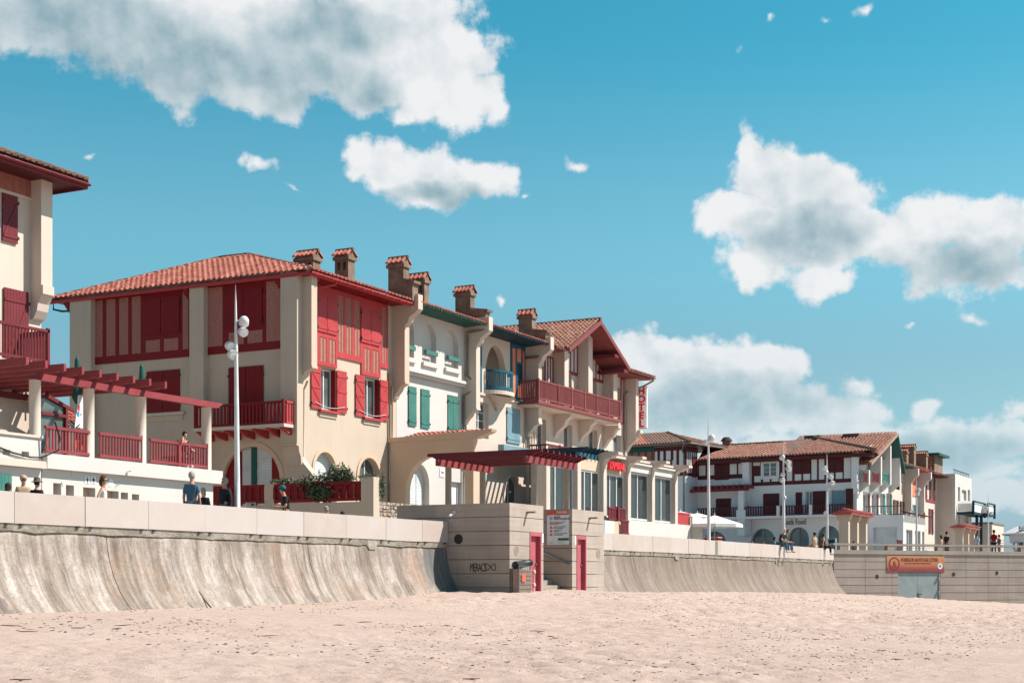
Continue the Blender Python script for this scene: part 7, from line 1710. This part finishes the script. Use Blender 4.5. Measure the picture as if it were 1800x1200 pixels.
# red-capped pillar shelters
M['pinktile'] = tile_m('pink_red_tiles', (0.30, 0.05, 0.045), (0.38, 0.08, 0.065), (0.44, 0.12, 0.10))
def shelter(label, u, v, zt, n, sp):
    rt = thing('pillar_shelter', label, 'shelter', (u, v, 1.15), 'red-capped pillar shelters')
    for i in range(n):
        x = u+i*sp; MB().wbox(x, x+0.45, v, v+0.72, 1.16, zt-0.75).build('pillar', M['cream'], rt)
        MB().prism([(x-0.05, v-0.08, zt-0.748), (x-0.05, v-0.22, zt-0.35), (x-0.05, v+0.94, zt-0.35), (x-0.05, v+0.80, zt-0.748)], (0.55, 0, 0)).build('pillar_head', M['cream'], rt)
    MB().prism([(u-0.6, v-0.4, zt-0.345), (u-0.6, v-0.4, zt-0.22), (u-0.6, v+0.36, zt+0.02), (u-0.6, v+1.12, zt-0.22), (u-0.6, v+1.12, zt-0.345)], (sp*(n-1)+1.6, 0, 0)).build('roof_slab', M['pinktile'], rt)
    tiled(rt, (u-0.6, v-0.45, zt-0.2), (1, 0, 0), (0, 1, 0.31), sp*(n-1)+1.6, 0.75, lambda x, y: True, M['pinktile'], 0.3, 0.4, 0, key='p')
uu = 112.0; shelter('nearer red tiled shelter on three cream pillars left of the balustrade', uu, -WF(uu).a(1489)-0.1, WF(uu).z(1489, 896), 3, 2.6)
uu = 152.0; shelter('farther small red tiled shelter on three cream pillars beyond the balustrade', uu, -WF(uu).a(1690)-0.1, WF(uu).z(1690, 921), 3, 3.0)
# snack kiosk
uu = 131.0; vq = -WF(uu).a(1786); KB = thing('snack_kiosk', 'oval grey-white snack kiosk lettered BEIGNETS at the right edge', 'kiosk', (uu, vq-1.2, 1.68))
Wk = WF(uu); zt = Wk.z(1786, 926.5); zm_ = Wk.z(1786, 937); cx0 = vq-1.6
def oval(z, rx, ry, n=28): return [(uu+1.5+rx*math.cos(2*math.pi*i/n), cx0+ry*math.sin(2*math.pi*i/n), z) for i in range(n)]
b = MB(); lv = [oval(zm_-0.12, 3.0, 2.9), oval(zm_, 3.1, 3.0), oval(zt-0.1, 2.3, 2.2), oval(zt+0.1, 1.9, 1.8), oval(zt+0.12, 0.1, 0.1)]
for l1, l2 in zip(lv[:-1], lv[1:]): b.grid([l1+[l1[0]], l2+[l2[0]]])
b.build('canopy', M['far_white'], KB, smooth=False)
b = MB(); l1, l2 = oval(zm_-0.75, 2.5, 2.3), oval(zm_-0.13, 2.6, 2.4); b.grid([l1+[l1[0]], l2+[l2[0]]]); b.build('fascia', M['far_white'], KB)
b = MB(); l1, l2 = oval(1.69, 2.2, 2.0), oval(2.7, 2.2, 2.0); b.grid([l1+[l1[0]], l2+[l2[0]]]); b.build('counter', M['far_white'], KB)
b = MB(); l1, l2 = oval(2.701, 2.0, 1.8), oval(zm_-0.7, 2.0, 1.8); b.grid([l1+[l1[0]], l2+[l2[0]]]); b.build('glazing', M['glass'], KB)
for i in range(0, 28, 4): q = oval(0, 2.2, 2.0)[i]; MB().tube([(q[0], q[1], 2.7), (q[0], q[1], zm_-0.7)], 0.09, 8).build('post', M['metal_white'], KB)
text('BEIGNETS', Fr(uu-0.95, 0, -math.pi/2), -cx0-1.25, zm_+0.2, 0.5, M['ink'], KB, 0.05, thick=0.03, bold=0.02)
# parasols and table by the veranda
def parasol(label, u, v, zt, ze, half, mat=None):
    rt = thing('parasol', label, 'parasol', (u, v, 1.15), 'open white parasols by the veranda')
    c = Vector((u, v, zt)); rim = [Vector((u+half*math.cos(a_), v+half*math.sin(a_), ze)) for a_ in [math.pi/8+i*math.pi/4 for i in range(8)]]
    b = MB(); b.add([c]+rim, [(0, i+1, (i+1) % 8+1) for i in range(8)]); 
    for i in range(8): p_, q_ = rim[i], rim[(i+1) % 8]; b.add([p_, q_, q_-Vector((0, 0, 0.2)), p_-Vector((0, 0, 0.2))], [(0, 1, 2, 3)])
    b.build('canopy', M['canvas'], rt); MB().tube([(u, v, 1.15), (u, v, zt-0.02)], 0.03, 8).build('pole', M['steel'], rt)
    MB().tube([(u, v, zt), (u, v, zt+0.15)], 0.03, 6).build('finial', M['metal_white'], rt)
    for q in rim: MB().tube([c-Vector((0, 0, 0.06)), q-Vector((0, 0, 0.04))], 0.015, 4).build('rib', M['steel'], rt)
def rat(px, u): return -WF(u).a(px)
parasol('broad white parasol nearest the white veranda base', 88.5, rat(1256, 88.5), WF(88.5).z(1256, 905), WF(88.5).z(1256, 921), 1.75)
parasol('white parasol with raised finial behind the broad one', 97, rat(1226, 97), WF(97).z(1226, 901), WF(97).z(1226, 908.5), 1.05)
parasol('white parasol half hidden by the last veranda pillar', 95, rat(1196, 95), WF(95).z(1196, 898), WF(95).z(1196, 904), 1.0)
uu = 92; tb = thing('table', 'orange wooden snack table under the broad white parasol', 'table', (uu, rat(1246, uu), 1.15))
w9 = WF(uu); MB().box(w9, w9.a(1233.5), w9.a(1262), w9.z(1247, 945), w9.z(1247, 943), -0.8, 0).build('table_top', M['salmon'], tb)
MB().box(w9, w9.a(1233.5), w9.a(1262), w9.z(1247, 951), w9.z(1247, 949), -0.8, 0).build('shelf', M['salmon'], tb)
for px in (1236, 1259): MB().box(w9, w9.a(px)-0.04, w9.a(px)+0.04, 1.15, w9.z(1247, 945)-0.002, -0.5, -0.4).build('leg', M['brown'], tb)
uu = 93.5; w9 = WF(uu); cb = thing('display_box', 'dark blue display box with pale frame standing on the promenade by the seated woman', 'box', (uu, rat(1460, uu), 1.15))
MB().box(w9, w9.a(1455), w9.a(1468.5), w9.z(1460, 960)-0.4, w9.z(1460, 945.5), -0.3, 0).build('cabinet', M['blue'], cb); MB().box(w9, w9.a(1455)+0.08, w9.a(1467)-0.02, w9.z(1460, 959), w9.z(1460, 946)-0.07, 0.001, 0.02).build('dark_face', M['dkblue'], cb)
# ------------------------------------------------------------------ people
def at_v(px, v): return SF(v).a(px)
def bearing(px, v, off=0):      # angle towards the camera plus an offset (degrees)
    u = at_v(px, v); return math.atan2(-v, -u)+R(off)
def stand(px, v, h, label, off, z=PZ, **k): return person(label, (at_v(px, v), v, z), bearing(px, v, off), 'stand', h=h, **k)
SEA = -math.pi/2; AW = 0.0; IN = math.pi/2; BK = math.pi
stand(41, 30.0, 1.63, 'person in pink cap and sunglasses with tan top, facing the beach', 10, shirt='tan', hat=('cap', 'cappink'), glasses=True, trousers='tan')
stand(64.5, 29.3, 1.50, 'person in brimmed olive hat and black top near the green door', 150, shirt='blackcloth', hat=('brim', 'hatolive'), sleeve='long')
def seat(u, v, z, label, ln=1.6):
    rt = thing('bench', label, 'bench', (u, v, PZ)); MB().wbox(u-ln/2, u+ln/2, v-0.2, v+0.2, z-0.07, z).build('seat', M['brown'], rt)
    for s in (-1, 1): MB().wbox(u+s*(ln/2-0.15)-0.04, u+s*(ln/2-0.15)+0.04, v-0.17, v+0.17, PZ, z-0.072).build('leg', M['steel'], rt)
u = at_v(14, 29.0); person('person with black bushy hair seen from behind at the left edge', (u, 29.0, 1.60), bearing(14, 29, 170), 'sit', shirt='blackcloth', h=1.65, hairlen=0.5); seat(u, 29.0, 1.60, 'low bench behind the parapet at the left edge')
stand(181.5, 28.4, 1.66, 'person in white sleeveless top and sunglasses, hand on hip', 78, shirt='whitecloth', hair='hairbrown', hairlen=0.25, glasses=True, arms=('down', 'hip'), sleeve='none', build=0.88)
stand(337, 26.6, 1.79, 'grey-haired person in blue short-sleeved shirt seen from behind', 158, shirt='blueshirt', hair='hairgrey', skin='skin')
stand(357.5, 27.3, 1.45, 'short grey-haired person in dark jacket and scarf between two taller people', -28, shirt='blackcloth', hair='hairgrey', hairlen=0.15, sleeve='long', skin='skin2')
stand(395.5, 26.8, 1.74, 'grey-haired person in black jacket looking along the sea wall', -52, shirt='blackcloth', hair='hairgrey', sleeve='long', build=1.12)
stand(504, 27.2, 1.72, 'person in teal cap and black tee shirt bending over the parapet', -75, shirt='blackcloth', hat=('cap', 'capteal'), arms=('front', 'front'), lean=0.16, hair='hairdark')
u = at_v(573, 28.5); person('seated person with pale hair and sunglasses, only the head above the parapet', (u, 28.5, 1.56), bearing(573, 28.5, 40), 'sit', shirt='paleblue', hair='hairgrey', glasses=True, h=1.7); seat(u+0.6, 28.5, 1.56, 'low bench behind the parapet before the red fence', 2.6)
u2 = at_v(602, 28.5); person('seated dark-haired person whose crown just shows above the parapet', (u2, 28.5, 1.54), bearing(602, 28.5, 170), 'sit', shirt='blackcloth', h=1.5)
# on the terrace
u = at_v(321, 34.45); person('young person in black tee shirt and grey jeans sitting behind the terrace rail', (u, 34.5, 4.33), bearing(321, 34.4, 32), 'sit', shirt='blackcloth', trousers='greytrouser', hair='hairdark', arms=('rail', 'face'), lean=0.30, h=1.62, skin='skin2')
rt = thing('bench', 'bench on the terrace behind the maroon rail', 'bench', (u, 34.7, 3.85)); MB().wbox(u-0.5, u+0.5, 34.4, 34.9, 4.26, 4.32).build('seat', M['brown'], rt); MB().wbox(u-0.4, u+0.4, 34.5, 34.8, 3.86, 4.258).build('base', M['gpipe'], rt)
# on the parapet
person('bald person in black tee shirt and jeans seated on the wall, legs over the edge', (at_v(1371.5, 25.32), 25.32, WT), SEA-0.15, 'sit', shirt='blackcloth', trousers='denim', hair='hairwhite', arms=('lap', 'lap'), lean=0.34, h=1.74, build=1.1, skin='skin2')
person('brown-haired person in black waistcoat and pale shirt seated on the wall, legs over the edge', (at_v(1378.5, 25.32), 25.32, WT), SEA+0.1, 'sit', shirt='greencloth', trousers='denim', hair='hairbrown', arms=('lap', 'lap'), lean=0.30, h=1.64, shoes='tan', sleeve='long')
person('person in teal top half hidden behind the seated couple', (at_v(1361.5, 26.3), 26.3, WT-0.35), SEA, 'sit', shirt='capteal', trousers='denim', hair='hairdark', h=1.6)
person('dark-haired person in tan shirt seated on the wall facing inland', (at_v(1432, 25.45), 25.45, WT), IN-0.3, 'sit', shirt='tan', trousers='tan', hair='hairdark', arms=('prop', 'lap'), h=1.7, sleeve='short')
person('person in teal cap and black vest seated on the wall, one leg hanging down', (at_v(1447.5, 25.32), 25.32, WT), SEA+0.5, 'sit', shirt='blackcloth', trousers='blackcloth', hair='hairdark', hat=('beanie', 'capteal'), arms=('rail', 'prop'), h=1.68, sleeve='none', hairlen=0.2, shoes='skin')
stand(1322, 33.5, 1.62, 'distant person with red-brown hair before the left shop arch', 30, shirt='redcloth', hair='hairbrown')
stand(1343, 33.0, 1.60, 'distant fair-skinned person in front of the shop window', -20, shirt='pinkcloth', hair='hairbrown')
# on the plaza, behind the balustrade
def plaza(px, D, h, label, face, **k):
    t = (px-900)/F; P = fwd*D+rgt*D*t; return person(label, (P.x, P.y, 1.622), face, 'stand', h=h, **k)
plaza(1654, 107, 1.62, 'long-haired person in pale pink top leaning at the balustrade', IN, shirt='pinkcloth', hairlen=0.6, hair='hairdark', trousers='blackcloth')
plaza(1664, 109, 1.94, 'tall dark-haired person in black top beside the one in pink', AW-0.6, shirt='blackcloth', trousers='blackcloth', hair='hairdark')
plaza(1717, 105, 1.66, 'person in white and pale blue top with backpack by the balustrade', AW-0.4, shirt='paleblue', trousers='greytrouser', hair='hairbrown')
plaza(1747, 102.5, 1.84, 'person in dark red shirt leaning on the balustrade', AW-0.2, shirt='redcloth', trousers='blackcloth', hair='hairdark', arms=('down', 'front'))
plaza(1756, 103.5, 1.55, 'person in dark blue beside the one in the red shirt, arm stretched out', AW-0.9, shirt='denim', trousers='denim', arms=('point', 'front'), hair='hairdark')
t = (1501-900)/F; P = fwd*108+rgt*108*t; person('seated dark-haired person at the foot of the red-capped pillars', (P.x, P.y, 1.95), SEA-0.5, 'sit', shirt='blackcloth', hair='hairdark', trousers='greytrouser', h=1.7); 
rt = thing('bench', 'low bench by the red-capped pillars', 'bench', (P.x, P.y+0.1, 1.62)); MB().wbox(P.x-0.6, P.x+0.6, P.y-0.2, P.y+0.25, 1.86, 1.945).build('seat', M['pave'], rt); MB().wbox(P.x-0.5, P.x+0.5, P.y-0.1, P.y+0.2, 1.625, 1.858).build('base', M['pave'], rt)
# ------------------------------------------------------------------ driftwood and litter on the sand
def gp(px, py):
    t = (px-900)/F; r = Vector((CT+t*ST, ST-t*CT, (HZ-py)/F)); lo = 12.0
    for i in range(900):
        lam = 14+i*0.1; q = r*lam
        if q.y > 24.4: break
        if q.z <= sz(q.x, q.y): return q.x, q.y, sz(q.x, q.y)
    return None
rng = random.Random(11)
def stick(b, p, L, ang, r, bend=0.15):
    x, y, z = p; pts = []
    for i in range(4):
        k = i/3-0.5; pts.append((x+math.cos(ang)*L*k+rng.uniform(-1, 1)*L*0.05, y+math.sin(ang)*L*k+rng.uniform(-1, 1)*L*0.08, z+r*0.8+abs(rng.gauss(0, 1))*L*0.03+bend*r*i))
    b.tube(pts, [r*0.6, r, r*0.9, r*0.4], 5)
drift = [(18, 1100, .34, 'short dark driftwood stick at the far left of the sand'), (46, 1111, .4, 'slanting brown driftwood stick in the sand at the left'), (138, 1105, .34, 'flat dark piece of driftwood below the second wall section'), (205, 1106, .2, 'small knotted driftwood below the first wall joint'), (216, 1100, .3, 'curved driftwood twig below the first wall joint'), (472, 1119, .42, 'long reddish driftwood stick in the middle left of the sand'), (596, 1099, .26, 'short driftwood stick right of the wall foot'), (640, 1094, .34, 'forked driftwood twig standing from the sand'), (786, 1100, .2, 'dark rounded lump of driftwood on pale sand'), (838, 1118, .26, 'brown driftwood chip on the mid sand'), (884, 1053, .22, 'small dark wood chip before the graffiti block'), (945, 1110, .4, 'long thin driftwood twig on the mid sand'), (1190, 1092, .2, 'small driftwood piece on the right of the sand'), (36, 1196, .26, 'driftwood twig cluster at the bottom left corner'), (1575, 1160, .25, 'brown seaweed clump on the right of the sand'), (830, 1198, .25, 'driftwood twig at the bottom middle of the sand')]
for px, py, L, lab in drift:
    p = gp(px, py)
    if not p: continue
    b = MB(); stick(b, p, L, rng.uniform(-1.5, -0.7), 0.009); 
    if L < 0.27: b.ball((p[0], p[1], p[2]+0.01), 0.022, 7, 5, (1.2, 0.8, 0.7))
    tag(b.build('driftwood', M['brown'], None), lab, 'driftwood', 'driftwood pieces on the sand')
p = gp(262, 1071)
b = MB(); x, y = 29.95, 24.30; z = sz(x, y); b.tube([(x+0.25, y-0.05, z-0.02), (x+0.1, y+0.05, z+0.18), (x-0.02, y+0.15, z+0.42)], [0.02, 0.018, 0.01], 6); b.tube([(x+0.02, y-0.1, z-0.02), (x-0.0, y+0.1, z+0.35)], [0.014, 0.008], 5); 
tag(b.build('leaning_stick', M['brown'], None), 'dark forked stick leaning on the foot of the sea wall', 'stick')
b = MB(); cnt = 0
for i in range(7000):
    px = rng.uniform(-60, 1860); py = 1200-(1200-1052)*rng.random()**1.0
    k = rng.random()
    u = rng.uniform(20, 75); v = rng.uniform(6, 24.2)
    if float(vnoise(np.array([u*0.35]), np.array([v*0.35]), 5)[0]) < 0.42: continue
    D = u*CT+v*ST
    if D < 21: continue
    L = rng.uniform(0.02, 0.10)*(1 if k < 0.95 else 2.0); stick(b, (u, v, sz(u, v)-0.003), L, rng.uniform(0, 6.28), rng.uniform(0.003, 0.009)); cnt += 1
o = b.build('beach_debris', M['brown'], None, kind='stuff'); o['label'] = 'scattered dark twigs and seaweed scraps on the sand'; o['category'] = 'debris'
finish_text(); finish_skin()
print('objects', len(bpy.data.objects), 'tris~', sum(len(m.polygons) for m in bpy.data.meshes))
